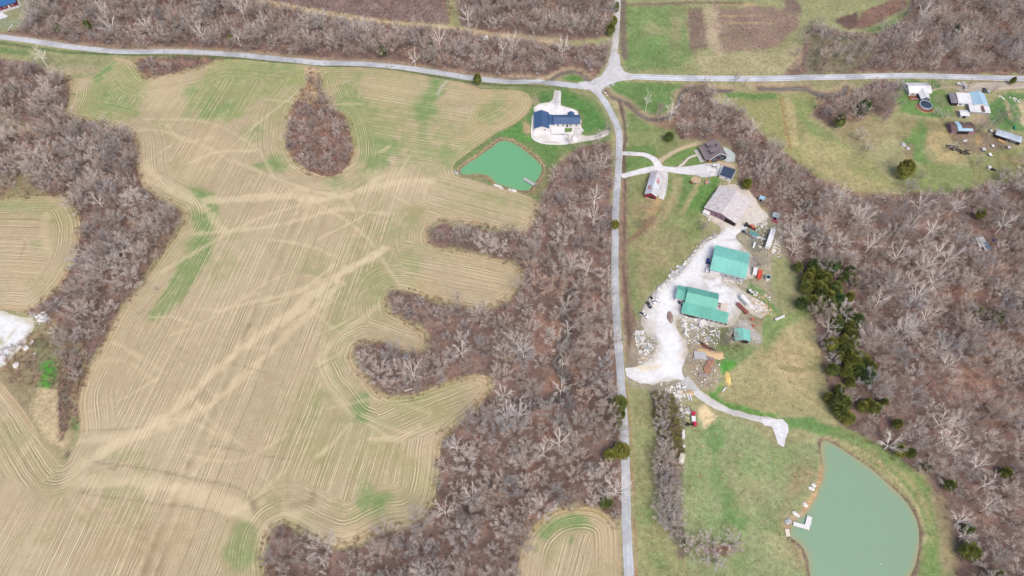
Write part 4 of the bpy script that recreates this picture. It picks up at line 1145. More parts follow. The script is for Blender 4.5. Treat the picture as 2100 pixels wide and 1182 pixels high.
def hardwood(seed, h, R=.38, n_l=9, n_b=8, n_t=6, n_s=5, tw=.03, white=False, lean=0.0, zc=.60, hb=.40):
    """A bare tree: limbs run from a fork to the surface of a rounded crown, side branches and twigs fan outward from them."""
    random.seed(seed)
    T, K = MB(), MB()
    r0 = h * (.0135 if white else .0115)
    fork = h * random.uniform(.26, .36)
    ln = Vector((random.uniform(-1, 1), random.uniform(-1, 1), 0)) * lean
    top = Vector((0, 0, fork)) + ln * fork
    T.tube([Vector((0, 0, -.5)), top * .5, top], [r0 * 1.4, r0, r0 * .85], 6, 0)
    cc = Vector((0, 0, h * zc)) + ln * h * zc
    rx, rz = h * R, h * hb
    ph0 = random.uniform(0, 6.28)
    def outward(p):
        v = p - cc
        return Vector((v.x / (rx * rx), v.y / (rx * rx), (v.z + .25 * rz) / (rz * rz))).normalized()
    def bez(a, b, c, n):
        return [a * (1 - t) ** 2 + b * 2 * t * (1 - t) + c * t * t for t in [i / n for i in range(n + 1)]]
    for i in range(n_l):
        u = (i + .5) / n_l
        cz = 1 - 1.22 * u
        az = ph0 + i * 2.399963 + random.uniform(-.25, .25)
        sz = math.sqrt(max(0, 1 - cz * cz))
        k = random.uniform(.82, 1.08)
        tip = cc + Vector((math.cos(az) * sz * rx, math.sin(az) * sz * rx, cz * rz)) * k
        st = top - Vector((0, 0, fork * random.uniform(-.1, .3)))
        if cz > .2 and i:
            st = st + Vector((0, 0, h * .1 * random.random()))
        mid = st.lerp(tip, .5) + Vector((random.uniform(-1, 1), random.uniform(-1, 1), random.uniform(-.4, .6))) * h * .04 + Vector((0, 0, h * .03 - h * .05 * (cz < 0)))
        P = bez(st, mid, tip, 5)
        r1 = r0 * random.uniform(.42, .6)
        T.tube(P, [r1 * (1 - .78 * q / 5) for q in range(6)], 4, 0, cap=False)
        Ll = (tip - st).length
        for j in range(n_b):
            t = .20 + .80 * (j + random.random()) / n_b
            q = min(int(t * 5), 4)
            p = P[q].lerp(P[q + 1], t * 5 - q)
            dl = (P[q + 1] - P[q]).normalized()
            d = (dl * .55 + outward(p) * .45)
            d = rnd_dir(d.normalized(), random.uniform(.45, .95), .06)
            L2 = h * random.uniform(.10, .19) * (1.2 - .55 * t)
            e = p + d * L2 + Vector((0, 0, .03 * h * random.random()))
            m2 = p.lerp(e, .5) + Vector((random.uniform(-1, 1), random.uniform(-1, 1), random.uniform(-.5, .5))) * L2 * .12
            rb = r1 * (.55 if white else .34) * (1.15 - .65 * t)
            K.tube([p, m2, e], [rb, rb * .7, rb * .3], 3, 0, cap=False)
            for w in range(n_t):
                t2 = .2 + .8 * (w + random.random()) / n_t
                p2 = p.lerp(m2, t2 * 2) if t2 < .5 else m2.lerp(e, t2 * 2 - 1)
                d3 = rnd_dir((d * .6 + outward(p2) * .4).normalized(), random.uniform(.4, .9), .05)
                L3 = h * random.uniform(.055, .095)
                K.sliver(p2, d3, L3, tw * 1.25, 1)
                for s_ in range(n_s):
                    K.sliver(p2 + d3 * L3 * random.uniform(.25, 1.0), rnd_dir(d3, random.uniform(.35, .9), .04), h * random.uniform(.035, .06), tw * random.uniform(.6, 1.0), 1)
    return T, K

def thicket(seed, r, h, n, tw, sub=4):
    random.seed(seed)
    K = MB()
    for i in range(n):
        az, rr = random.uniform(0, 6.283), r * .45 * math.sqrt(random.random())
        p = Vector((math.cos(az) * rr, math.sin(az) * rr, 0))
        d = Vector((math.cos(az) * random.uniform(.1, .9), math.sin(az) * random.uniform(.1, .9), 1)).normalized()
        L = h * random.uniform(.6, 1.05)
        K.sliver(p, d, L, tw * 1.6)
        for j in range(sub):
            t = random.uniform(.3, 1)
            K.sliver(p + d * L * t, rnd_dir(d, random.uniform(.5, 1.2), .1), L * random.uniform(.25, .5), tw)
    return K

def ico(r=1.0, sub=2):
    import bmesh
    bm = bmesh.new()
    bmesh.ops.create_icosphere(bm, subdivisions=sub, radius=r)
    v = [tuple(x.co) for x in bm.verts]
    f = [tuple(x.index for x in t.verts) for t in bm.faces]
    bm.free()
    return v, f
ICO2, ICO1 = ico(1, 2), ico(1, 1)

def cedar(seed, h, r, n=1500, leaf=.34):
    random.seed(seed)
    T, K = MB(), MB()
    T.tube([(0, 0, -.4), (0, 0, h * .3), (0, 0, h * .8)], [.2, .16, .05], 5, 0)
    lobes = [(Vector((0, 0, h * .45)), r * .8, h * .42)]
    for i in range(10):
        az, t = random.uniform(0, 6.283), random.uniform(.15, .85)
        rr = r * .55 * (1 - t * .95)
        lobes.append((Vector((math.cos(az) * rr, math.sin(az) * rr, h * t)), r * random.uniform(.32, .5) * (1.2 - .9 * t), h * random.uniform(.12, .2)))
    for c, a, b in lobes:
        ph = random.uniform(0, 9)
        vs = []
        for x, y, z in ICO2[0]:
            k = .78 + .16 * math.sin(5 * x + ph) * math.cos(4 * y + 2 * z + ph)
            vs.append((c.x + x * a * k, c.y + y * a * k, c.z + z * b * k))
        K.add(vs, ICO2[1], 0)
    tot = sum(a * b for _, a, b in lobes)
    for c, a, b in lobes:
        for i in range(int(n * a * b / tot)):
            v = Vector((random.gauss(0, 1), random.gauss(0, 1), random.gauss(0, 1))).normalized()
            if v.z < -.5:
                v.z = -v.z
            k = random.uniform(.8, 1.12)
            p = Vector((c.x + v.x * a * k, c.y + v.y * a * k, c.z + v.z * b * k))
            d = (v + Vector((0, 0, .5)) + Vector((random.uniform(-.6, .6), random.uniform(-.6, .6), random.uniform(-.3, .5)))).normalized()
            K.sliver(p, d, leaf * random.uniform(.8, 1.9), leaf * random.uniform(.3, .6), 1)
    return T, K

def mat_leaf(name, a, b, c):
    m, n, l, bs = newmat(name)
    oi = n.new('ShaderNodeObjectInfo').outputs['Random']
    p = geo_pos(n)
    t = noise(n, l, .55, 4, .7, p)
    t2 = noise(n, l, 2.5, 2, .7, p)
    col = mixc(n, l, oi, tuple(a), tuple(b))
    col = mixc(n, l, mul(n, l, rng_map(n, l, t, .48, .7, 0, .9), oi), col, tuple(c))
    col = scalec(n, l, col, rng_map(n, l, t2, .3, .7, .65, 1.35))
    l.new(col, bs.inputs['Base Color'])
    return m
M_cedar = mat_leaf('cedar_foliage', C(100, 126, 78), C(146, 154, 78), C(196, 168, 74))

PROT = {}
def proto(kind, mk, n):
    PROT[kind] = []
    for i in range(n):
        T, K = mk(i)
        PROT[kind].append((T, K, T.mesh('trunk'), K.mesh('crown')))
proto('bare', lambda i: hardwood(100 + i, 10, [.38, .44, .34, .40, .46, .42, .30, .27][i], [9, 11, 9, 10, 11, 10, 8, 8][i], 8, 7, 9, [.0165, .0155, .0165, .015, .0165, .0155, .016, .016][i], lean=.05, zc=[.6, .58, .62, .6, .57, .6, .62, .62][i], hb=[.4, .4, .38, .4, .4, .38, .38, .38][i]), 8)
proto('white', lambda i: hardwood(200 + i, 10, [.34, .42, .28, .36, .44][i], [7, 9, 6, 8, 8][i], 7, 6, 5, .013, True, lean=.10), 5)
proto('pale', lambda i: hardwood(250 + i, 10, [.5, .56][i], 11, 8, 7, 14, .016, lean=.03, zc=.58, hb=.42), 2)
M_ptwig = mat_bark('pinkish_twigs', C(232, 214, 208), .06, C(222, 212, 210))
proto('cedar', lambda i: cedar(300 + i, 5, [1.55, 1.8, 1.4, 2.0][i], 1500, .3), 4)
for k, (mt, mc) in {'bare': ([M_bark], [M_bark, M_twig]), 'white': ([M_wbark], [M_wbark, M_wtwig]), 'pale': ([M_bark], [M_ptwig, M_ptwig]), 'cedar': ([M_bark], [M_cedar, M_cedar])}.items():
    for T, K, a, b in PROT[k]:
        for m_ in mt: a.materials.append(m_)
        for m_ in mc: b.materials.append(m_)

TREES = []      # every individual: (kind, x, y, scale, variant, rot, squash, label, group)
def place_tree(name, kind, x, y, h, var, rot, wid, label, cat, group, z=None):
    T, K, a, b = PROT[kind][var]
    base = 5.0 if kind == 'cedar' else 10.0
    s = h / base
    e = bpy.data.objects.new(name, None)
    COL.objects.link(e)
    e.location = (x, y, float(hz(x, y)))
    e.rotation_euler = (0, 0, rot)
    e.scale = (s * wid, s * wid, s)
    tag(e, label, cat, group)
    for nm, me in (('trunk', a), ('crown', b)):
        o = bpy.data.objects.new(nm, me)
        COL.objects.link(o)
        o.parent = e
    return e

def at_crown(px, py, zc):
    x, y, h = G(np.array([px, px]), np.array([py, py]), zc)
    return float(x[0]), float(y[0])
# ------------------------------------------------------------------ where the trees stand
def where(px, py):
    """words for the piece of woodland round a place"""
    if px < 560 and py > 118 and px < 300: 
        if py < 260: return 'at the wooded valley head under the top road'
        if py < 420: return 'in the broad wood left of the stubble field'
        return 'in the narrow wooded draw beside the small left field'
    if py < 165 and px < 535:
        return 'above the top road near the blue-roofed house' if px < 260 else 'in the wood above the top road by the grass trail'
    if py < 165 and px < 1262:
        if py < 84 and px > 925: return 'in the wood between grass trail and gravel side road'
        return 'in the strip between grass trail and top road' if px < 985 else 'in the strip by the creek above the road junction'
    if py < 165:
        return 'in the far wood opposite the white-roofed houses' if px > 1830 else 'in the open wood right of the brush plots'
    if 560 < px < 740 and py < 380: return 'in the oval grove inside the stubble field'
    if px > 1640 and py < 270: return 'in the scrub beside the white-roofed house with the round pool'
    if 1255 < px < 1660 and py < 330: return 'in the creekside wood behind the grey-roofed house'
    if px > 1500:
        if py < 430: return 'in the wood between sloping pasture and rusty barn'
        if py < 560: return 'in the wood right of the rusty barn and stone yard'
        if py < 720: return 'on the wooded slope right of the cedar clump'
        if py < 880: return 'on the wooded slope right of the tan pasture'
        if py < 1020: return 'on the wooded slope above the pale pond'
        return 'on the wooded slope right of the pale pond'
    if py < 400: return 'in the wood between the green pond and the road'
    if py < 500 and px > 1075: return 'in the wood below the green pond'
    if py < 560 and px < 1080: return 'in the thin strip under the pond field'
    if py < 720 and px < 1080: return 'in the upper wood finger reaching into the field'
    if py < 830 and px < 1020: return 'in the lower wood finger with the pale round crown'
    if py < 660: return 'in the wood left of the road level with the teal roofs'
    if py < 800: return 'in the wood left of the road by the yard entrance'
    if py < 1040 and px > 1050: return 'in the wood above the round field'
    if py < 1040: return 'in the wood between stubble field and small stream bed'
    if px < 745: return 'in the bottom thicket with fallen white logs'
    return 'in the wood left of the round field'

USED = []
SYC = [(1074,717,17,1),(1065,845,19,1),(1151,797,13,0),(1155,742,13,2),(1157,624,14,0),(1166,674,12,2),(1170,541,16,3),(1206,548,15,0),(1222,403,20,2),(1232,333,15,3),(1220,440,19,0),(1149,901,17,1),(1117,926,14,0),(1267,1001,16,4),(935,913,15,1),(967,1016,16,3),(910,1046,14,1),(847,764,17,4),(947,719,14,0),(1040,849,16,1),(1030,807,13,3),
 (1887,600,20,3),(1868,668,21,1),(1908,648,19,3),(1927,718,15,2),(1950,745,17,0),(1807,614,15,2),(1705,668,12,4),(1937,862,17,0),(1962,865,17,2),(1757,708,12,3),(1727,398,18,0),(1757,434,20,2),(1770,448,19,3),(1895,418,19,4),(1965,418,19,2),(1872,459,19,0),(1912,468,20,2),(1636,478,17,1),(1632,508,14,1),(1790,497,18,3),(1845,519,17,1),(1932,513,20,2),(1952,525,20,0),(1905,541,17,1),(1924,571,20,3),(2064,456,20,2),(1872,573,15,0),(1672,506,12,2),(1828,911,14,0),(1940,898,18,2),(1968,916,17,0),(2013,953,14,3),(2024,992,13,2),(1976,1068,14,0),(1984,1101,12,2),
 (225,50,19,4),(297,50,18,3),(407,60,18,1),(492,15,20,0),(484,70,18,2),(93,175,18,0),(208,15,19,2),(80,112,17,2),(725,58,17,0),(900,72,20,3),(850,117,13,1),(748,52,16,4),(535,37,17,2),(660,38,16,2),(960,30,17,0),(1030,92,18,2),(1050,85,20,0),(1155,92,19,3),(1378,225,17,2),(1547,262,16,0),(1903,20,22,0),(1878,78,20,2),(88,320,15,0),(186,358,15,2),(197,408,14,0),(2030,1040,14,1)]
SIDE = {0: 'upright', 1: 'round-headed', 2: 'slender forked', 3: 'leaning', 4: 'wide-spreading'}
random.seed(5)
for (px, py, h, v) in SYC:
    x, y = at_crown(px, py, h * .58)
    USED.append((x, y, 4.0))
    place_tree('sycamore_tree', 'white', x, y, h, v, random.uniform(0, 6.28), random.uniform(.9, 1.15) if h < 18 else .85,
               f'{"tall" if h > 16 else "medium" if h > 13 else "small"} {SIDE[v]} white-barked sycamore {where(px, py)}', 'tree', f'white-barked sycamores {where(px, py)}')
x, y = at_crown(1330, 205, 9)
place_tree('sycamore_tree', 'white', *at_crown(1328, 206, 9.5), 17, 2, 1.0, .55, 'lone white sycamore on the creek bank in the green triangle', 'tree', None)

CED = [(1637,549,7,0,'dark'),(1668,545,9,1,''),(1655,573,9,0,''),(1680,562,8,2,''),(1700,548,8,3,''),(1652,592,8,1,''),(1685,600,10,0,''),(1664,618,9,2,''),(1713,590,8,3,''),(1730,570,8,0,''),(1745,556,7,1,''),(1755,580,7,2,''),(1720,615,8,1,''),(1742,610,8,2,''),(1700,625,9,3,''),
 (1703,707,9,3,'bright'),(1738,668,9,0,''),(1745,690,9,1,''),(1755,655,8,2,''),(1735,720,8,3,''),(1750,745,10,1,''),(1762,735,9,2,''),(1785,755,9,0,''),(1780,775,10,3,''),(1706,760,9,1,''),(1722,800,8,2,''),(1745,785,7,0,''),(1724,828,12,3,''),(1722,845,9,1,''),(1792,838,8,0,''),(1812,826,7,2,''),(1780,828,7,1,''),(1740,858,7,3,''),(1840,870,7,0,''),(2045,650,8,1,''),(2008,640,6,0,''),
 (1845,925,8,1,''),(1866,930,7,0,''),(1900,957,6,2,''),(1948,996,7,0,''),(1990,1132,9,3,''),(1985,1085,6,1,''),(2042,1180,8,2,''),(2062,970,7,0,''),
 (979,164,9,0,'road'),(1252,62,9,1,''),(1258,45,8,0,''),(1264,15,8,2,''),(783,105,8,3,''),(883,95,7,1,''),(180,53,8,2,''),(475,80,7,0,''),(118,58,7,1,''),
 (1772,222,12,0,'pair'),(1722,250,11,0,'pair'),(1857,348,13,3,'pasture'),(1532,378,9,2,'barn'),(1372,282,7,1,'creek'),(2010,440,8,0,''),(1962,60,6,1,''),
 (1261,462,7,0,'roadb'),(1270,828,9,1,'roadc'),(1272,850,8,0,'roadc'),(1268,870,7,2,'roadc'),(1275,925,9,3,'roadc'),(1250,935,7,1,''),(1244,1030,8,2,''),(2077,167,6,0,'lane'),(1676,628,9,1,''),(1728,700,9,2,''),(1735,765,8,0,''),(1662,560,7,1,''),(1692,572,9,2,''),(1708,600,9,0,''),(1688,622,8,2,''),(1735,640,8,1,''),(1745,708,9,3,''),(1760,760,9,2,''),(1770,745,8,0,'')]
random.seed(16)
for cx_, cy_, rx_, ry_, n_ in ((1690, 592, 46, 44, 14), (1742, 715, 30, 62, 10), (1735, 835, 40, 22, 3)):
    for _ in range(n_):
        CED.append((cx_ + random.uniform(-1, 1) * rx_, cy_ + random.uniform(-1, 1) * ry_, random.uniform(6.5, 9.5), random.randrange(4), ''))
random.seed(6)
cw = {'lane': 'small black-green evergreen between the road and lane far right', 'dark': 'small dark rounded cedar at the tip of the meadow beside the white log', 'bright': 'bright green rounded cedar leaning over the edge of the tan pasture', 'road': 'lone dark cedar standing against the lower edge of the top road',
      'barn': 'dark cedar at the wood edge behind the rusty barn', 'creek': 'dark evergreen at the wood edge above the curved farm lane', 'pasture': 'large dark olive evergreen at the lower tip of the sloping pasture',
      'roadb': 'dark evergreen overhanging the road below the green pond'}
for (px, py, h, v, tg) in CED:
    x, y = at_crown(px, py, h * .5)
    USED.append((x, y, 3.3 if px > 1600 and py > 500 else 3))
    if tg == 'pair':
        lb = 'dark leaning cedar left of the pool house, the ' + ('upper' if px > 1750 else 'lower') + ' of two'
    elif tg in cw:
        lb = cw[tg]
    elif 1600 < px < 1830 and py > 500:
        sz = 'tall' if h > 8.5 else 'low'
        pz = ('left' if px < 1672 else 'middle' if px < 1718 else 'right') if py < 640 else ('left' if px < 1735 else 'right')
        lb = f'{sz} olive-green cedar on the {pz} {"upper" if py < 580 or 640 < py < 725 else "lower"} side of the {"upper clump" if py < 640 else "clump beside the tan pasture" if py < 790 else "small clump above the pale pond"}'
    elif tg == 'roadc':
        lb = f'{"upper" if py < 845 else "second" if py < 860 else "third" if py < 900 else "lowest"} dark cedar leaning over the road below the yard entrance'
    else:
        lb = f'{"tall" if h > 7.5 else "small"} green cedar {where(px, py)}'
    place_tree('cedar_tree', 'cedar', x, y, h * 1.12, v, random.uniform(0, 6.28), random.uniform(.95, 1.22), lb, 'evergreen', None if tg in cw or tg == 'pair' else 'cedars: ' + lb)

# ---- bare hardwoods scattered through the woods
def darts(P, dmin, keep, seed, hmax=.0):
    r = np.random.default_rng(seed)
    wp = Wg(P)
    x0, y0 = wp.min(0); x1, y1 = wp.max(0)
    x0, x1, y1 = max(x0, -485), min(x1, 485), min(y1, 575)
    y0 = max(y0, 10)
    n = int((x1 - x0) * (y1 - y0) / (dmin * dmin) * 3)
    X, Y = r.uniform(x0, x1, n), r.uniform(y0, y1, n)
    hh = r.uniform(0, 1, n)
    z = hz(X, Y)
    ok = inside(X, Y, wp)
    X, Y, hh, z = X[ok], Y[ok], hh[ok], z[ok]
    kp = keep(X, Y, r)
    X, Y, hh = X[kp], Y[kp], hh[kp]
    cell, out = {}, []
    for i, (a, b) in enumerate(zip(X, Y)):
        ka, kb = int(a // dmin), int(b // dmin)
        bad = False
        for ia in (ka - 1, ka, ka + 1):
            for ib in (kb - 1, kb, kb + 1):
                for (c, d) in cell.get((ia, ib), ()):
                    if (a - c) ** 2 + (b - d) ** 2 < dmin * dmin:
                        bad = True
        if not bad:
            cell.setdefault((ka, kb), []).append((a, b))
            out.append((a, b, hh[i]))
    return out

ua = np.array(USED)
roads_w = [spline(W(p), False, 6) for p, _ in ROADS.values()]
def clear_of(x, y, m=4.5):
    k = np.ones(x.shape, bool)
    for rp in roads_w:
        k &= sdline(x, y, rp) > m
    return k
POOL = []
DEN = {'west': (6.0, .78), 'north': (6.0, .85), 'northmid': (6.0, .92), 'northeast': (6.0, .82), 'creek': (6.2, .8), 'homestead': (6, .85), 'east': (6.3, .9), 'centre': (6.3, .9), 'grove': (5.5, .75), 'brushrow': (6, .6)}
cutP, lowP, openP = [(525,-80),(928,-80),(922,54),(780,44),(620,22),(525,4)], [(745,44),(940,62),(1010,78),(990,98),(930,88),(800,72)], [(1610,150),(1655,70),(1700,65),(1800,75),(1800,110),(1740,152)]
for i, (nm, P) in enumerate(WOODS.items()):
    dm, kp = DEN[nm]
    def keep(X, Y, r, nm=nm, kp=kp):
        f = fbm(X, Y, 22, 60 + i)
        k = r.uniform(0, 1, len(X)) < kp * np.clip(1.5 - 1.1 * f, .25, 1)
        k &= clear_of(X, Y)
        px, py = seen(X, Y, hz(X, Y) + 8)
        for Q_ in ([cutP, lowP] if nm == 'north' else [openP] if nm == 'northeast' else []):
            k &= ~(inside(px, py, np.array(Q_, float)) & (r.uniform(0, 1, len(X)) < .8))
        return k
    for (a, b, u) in darts(P, dm, keep, 40 + i):
        h = 8.0 + 11.0 * u ** 1.6
        if nm in ('grove', 'brushrow'):
            h = 6 + 4 * u
        px, py = seen(a, b, float(hz(a, b)) + h * .62)
        if not inside(np.array([px]), np.array([py]), P)[0]:
            if u > .1:
                h2 = 6.0
                px, py = seen(a, b, float(hz(a, b)) + h2 * .62)
                if not inside(np.array([px]), np.array([py]), P)[0]:
                    continue
                h = h2 + 2 * u
        if ((ua[:, 0] - a) ** 2 + (ua[:, 1] - b) ** 2 < ua[:, 2] ** 2).any():
            continue
        bx, by = seen(a, b, float(hz(a, b)))
        if px < -220 or px > 2330 or by < -70 or py > 1300:
            continue
        POOL.append((a, b, h, px, py))
# rows and single trees one can tell apart
ROWS = []
for (px, py, h, v, w_, lb, gp) in (
    [(1372 + random.uniform(-8, 8) + (py - 950) * .05, py, 9, random.choice([0, 2, 4, 1]), 1.45, 'bare grey tree in the lower half of the straight hedgerow beside the south lawn', 'bare trees of the hedgerow') for py in (932, 948, 964, 980, 996, 1012, 1028, 1044, 1062, 1080)] +
    [(1356 + random.uniform(-5, 5) + (py - 950) * .05, py, 8, random.choice([0, 2, 4, 1]), 1.4, 'bare grey tree on the road side of the lower hedgerow', 'road-side trees of the lower hedgerow') for py in (940, 958, 976, 994, 1012, 1030, 1050)] +
    [(1358 + random.uniform(-5, 5) + (py - 870) * .05, py, 7.5, random.choice([0, 2, 4, 1]), 1.4, 'bare grey tree in the upper left side of the hedgerow by the road meadow', 'grey trees along the upper hedgerow') for py in (815, 835, 856, 876, 898, 918)] +
    [(1420,1122,7,1,1.35,'pinkish spreading bush at the left end of the bottom shrub bed','') , (1456,1112,8,3,1.2,'tall pinkish bush in the middle of the bottom shrub bed',''), (1462,1146,8,5,1.2,'low grey bush below the middle of the bottom shrub bed',''), (1504,1112,8,1,1.15,'pale grey round bush with a light stem at the right end of the shrub bed',''),
     (1445,462,7,4,1.1,'bare greyish tree at the yard edge left of the rusty barn doors',''), (1557,538,10,4,1.0,'dark bare tree right of the big teal roof above the red trailer',''), (1505,688,9,2,1.2,'bare brown tree half covering the small teal shed',''), (1490,700,6,1,1.1,'low brown thicket tree left of the small teal shed',''),
     (1990,172,10,7,.9,'bare forked tree above the white car and grey gravel',''), (2042,180,9,7,1.0,'dark reddish bare tree leaning beside the lane right of the blue roof',''), (1940,236,7,4,1.1,'dark grey bare shrub tree left of the small white shed',''), (2018,255,12,7,1.1,'large bare tree standing between the brown shed and long metal shed',''), (2050,240,11,2,1.0,'grey bare tree on the green lawn above the long metal shed',''), (2085,245,9,5,1.0,'pale bare tree beside the sandy patch',''), (2072,296,9,6,.9,'bare tree in front of the long metal shed',''),
     (1250,262,9,7,1.1,'bare tree overhanging the road bend beside the new house lane',''), (1168,285,10,7,1.0,'bare tree in front of the blue-roofed white house pad',''), (1232,276,9,6,.9,'thin bare tree above the lane of the white house',''), (1355,222,11,5,.6,'thin bare tree by the bare soil ring in the green triangle',''), (2056,350,9,6,.8,'lone thin tree beside the dark heap in the field',''),
     (938,606,10,7,.7,'dark bare tree rising at the top of the upper wood finger',''), (320,592,4,4,.8,'tiny lone shrub at the left edge of the stubble field',''), (112,625,8,1,1.3,'spreading grey bush beside the quarry rock heap',''), (1190,110,9,6,1.0,'dark bare tree by the creek near the junction',''), (1225,100,8,4,1.0,'reddish bare tree beside the gravel side road','')]):
    x, y = at_crown(px, py, h * .6)
    ROWS.append((x, y, h, v, w_, lb, gp))
for (px, py, h, v, w_, lb) in ((1352,234,10,6,.8,'thin grey tree at the creek bend below the green triangle'),(1370,240,11,7,.9,'taller dark tree at the creek bend below the green triangle'),(1510,158,11,7,.8,'dark bare tree crossing the road above the creek meadow'),(1530,165,9,6,.9,'small dark bare tree beside the road above the creek meadow'),(1448,168,9,2,1.1,'spreading dark tree over the creek pool beside the road'),
  (1955,300,8,4,1.0,'grey bare tree left of the dark log heap'),(1922,228,7,2,1.1,'bushy grey tree right of the round pool'),(1910,178,7,5,1.2,'reddish bushy tree between the two white-roofed houses'),(1930,170,7,1,1.2,'second reddish bushy tree between the two white-roofed houses'),(2034,262,11,3,1.1,'wide bare tree just right of the brown shed'),(2008,330,9,6,.9,'thin bare tree left of the tall white hutch'),(2075,225,9,0,1.1,'grey tree on the bright lawn right of the patchwork house'),(2095,325,10,5,1.0,'bare tree near the yellow grass far right'),(1765,275,9,0,1.2,'grey bare tree in the scrub below the dark cedars'),(1782,300,8,2,1.1,'lower grey bare tree in the scrub below the dark cedars'),(1815,240,9,6,.9,'thin bare tree left of the round pool lawn'),(1868,380,9,4,1.1,'grey tree right behind the large dark olive evergreen'),(1890,360,9,6,.9,'thin dark tree right of the large dark olive evergreen')):
    x, y = at_crown(px, py, h * .6)
    ROWS.append((x, y, h, v, w_, lb, ''))
random.seed(8)
for (x, y, h, v, w_, lb, gp) in ROWS:
    pl = 'shrub bed' in lb or 'bottom shrub' in lb
    place_tree('bare_tree', 'pale' if pl else 'bare', x, y, h, v % 2 if pl else v, random.uniform(0, 6.28), w_, lb, 'tree', gp or None)
POOL.sort(key=lambda t: (t[1] * CT + H * ST))
NIND = 300 - len(ROWS)
SHAPE = ['broad', 'spreading', 'rounded', 'full', 'flat', 'bushy', 'narrow', 'slender']
random.seed(9)
vis = [t for t in POOL if 0 <= t[3] <= 2100 and -20 < t[4] < 1182]
own = vis[:NIND]
ownset = set(id(t) for t in own)
for (a, b, h, px, py) in own:
    v = random.randrange(8)
    w_ = where(px, py)
    sz = 'towering' if h > 14.5 else 'tall' if h > 12 else 'medium' if h > 9.5 else 'small'
    place_tree('bare_tree', 'bare', a, b, h, v, random.uniform(0, 6.28), random.uniform(.9, 1.2), f'{sz} {SHAPE[v]}-crowned bare grey tree {w_}', 'tree', f'bare trees {w_}')

# ---- the rest of the woods and the undergrowth: stuff, placed on points
def scatter_obj(name, pts, kinds):
    """pts: rows x, y, z, rot, sx, sz, variant"""
    pts = np.array(pts, float)
    me = bpy.data.meshes.new(name)
    me.vertices.add(len(pts))
    me.vertices.foreach_set('co', pts[:, :3].astype(np.float32).ravel())
    a = me.attributes.new('rot', 'FLOAT_VECTOR', 'POINT'); a.data.foreach_set('vector', np.c_[pts[:, 0] * 0, pts[:, 0] * 0, pts[:, 3]].astype(np.float32).ravel())
    a = me.attributes.new('scl', 'FLOAT_VECTOR', 'POINT'); a.data.foreach_set('vector', np.c_[pts[:, 4], pts[:, 4], pts[:, 5]].astype(np.float32).ravel())
    a = me.attributes.new('kind_index', 'INT', 'POINT'); a.data.foreach_set('value', pts[:, 6].astype(np.int32))
    col = bpy.data.collections.new(name + '_kinds')
    for i, k in enumerate(kinds):
        ob = bpy.data.objects.new(f'{name}_{i:02d}', k)
        col.objects.link(ob)
    o = link(name, me, [], kind='stuff')
    g = bpy.data.node_groups.new(name + '_nodes', 'GeometryNodeTree')
    g.interface.new_socket('Geometry', in_out='INPUT', socket_type='NodeSocketGeometry')
    g.interface.new_socket('Geometry', in_out='OUTPUT', socket_type='NodeSocketGeometry')
    N = g.nodes
    gi, go = N.new('NodeGroupInput'), N.new('NodeGroupOutput')
    ip = N.new('GeometryNodeInstanceOnPoints')
    ci = N.new('GeometryNodeCollectionInfo')
    ci.inputs['Collection'].default_value = col
    ci.inputs['Separate Children'].default_value = True
    ci.inputs['Reset Children'].default_value = True
    def na(nm, ty):
        t = N.new('GeometryNodeInputNamedAttribute'); t.data_type = ty; t.inputs['Name'].default_value = nm
        return t.outputs['Attribute']
    g.links.new(gi.outputs[0], ip.inputs['Points'])
    g.links.new(ci.outputs[0], ip.inputs['Instance'])
    ip.inputs['Pick Instance'].default_value = True
    g.links.new(na('kind_index', 'INT'), ip.inputs['Instance Index'])
    g.links.new(na('rot', 'FLOAT_VECTOR'), ip.inputs['Rotation'])
    g.links.new(na('scl', 'FLOAT_VECTOR'), ip.inputs['Scale'])
    g.links.new(ip.outputs[0], go.inputs[0])
    md = o.modifiers.new('scatter', 'NODES')
    md.node_group = g
    return o

whole = []
for T, K, a, b in PROT['bare']:
    J = MB()
    J.v, J.f, J.m = list(T.v), list(T.f), list(T.m)
    k = len(J.v)
    J.v += K.v; J.f += [tuple(i + k for i in f) for f in K.f]; J.m += K.m
    me = J.mesh('forest_tree')
    me.materials.append(M_bark); me.materials.append(M_twig)
    whole.append(me)
random.seed(10)
pts = []
for t in POOL:
    if id(t) in ownset:
        continue
    a, b, h, px, py = t
    pts.append((a, b, float(hz(a, b)), random.uniform(0, 6.28), h / 10 * random.uniform(.9, 1.2), h / 10, random.randrange(8)))
tag(scatter_obj('forest', pts, whole), 'mass of bare grey and brown hardwoods filling the woods', 'woodland')
print('trees', len(own), len(pts))

bk = []
for i in range(4):
    me = thicket(400 + i, [1.2, 1.6, 1.0, 1.8][i], [1.6, 2.0, 1.4, 2.4][i], [22, 26, 20, 28][i], .03).mesh('shrub')
    me.materials.append(M_brush if i < 3 else M_rbrush)
    bk.append(me)
pts = []
def brush(P, dmin, kp, sc, seed, kinds=(0, 1, 2, 3)):
    P = np.array(P, float)
    def keep(X, Y, r):
        return (r.uniform(0, 1, len(X)) < kp * np.clip(1.7 - 1.6 * fbm(X, Y, 14, seed), .1, 1)) & clear_of(X, Y, 5)
    for (a, b, u) in darts(P, dmin, keep, seed):
        px, py = seen(a, b, float(hz(a, b)) + 1.2)
        if -150 < px < 2260 and -40 < py < 1260:
            s = sc * (.6 + .8 * u)
            pts.append((a, b, float(hz(a, b)), random.uniform(0, 6.28), s, s * random.uniform(.8, 1.2), random.choice(kinds)))
brush(WOODS['west'], 3.2, .75, 1.0, 71)
brush(WOODS['centre'], 3.2, .5, .9, 72)
brush(WOODS['east'], 3.4, .5, .9, 73)
brush(WOODS['north'], 3.4, .6, 1.0, 74)
brush(WOODS['northeast'], 3.6, .55, 1.0, 75)
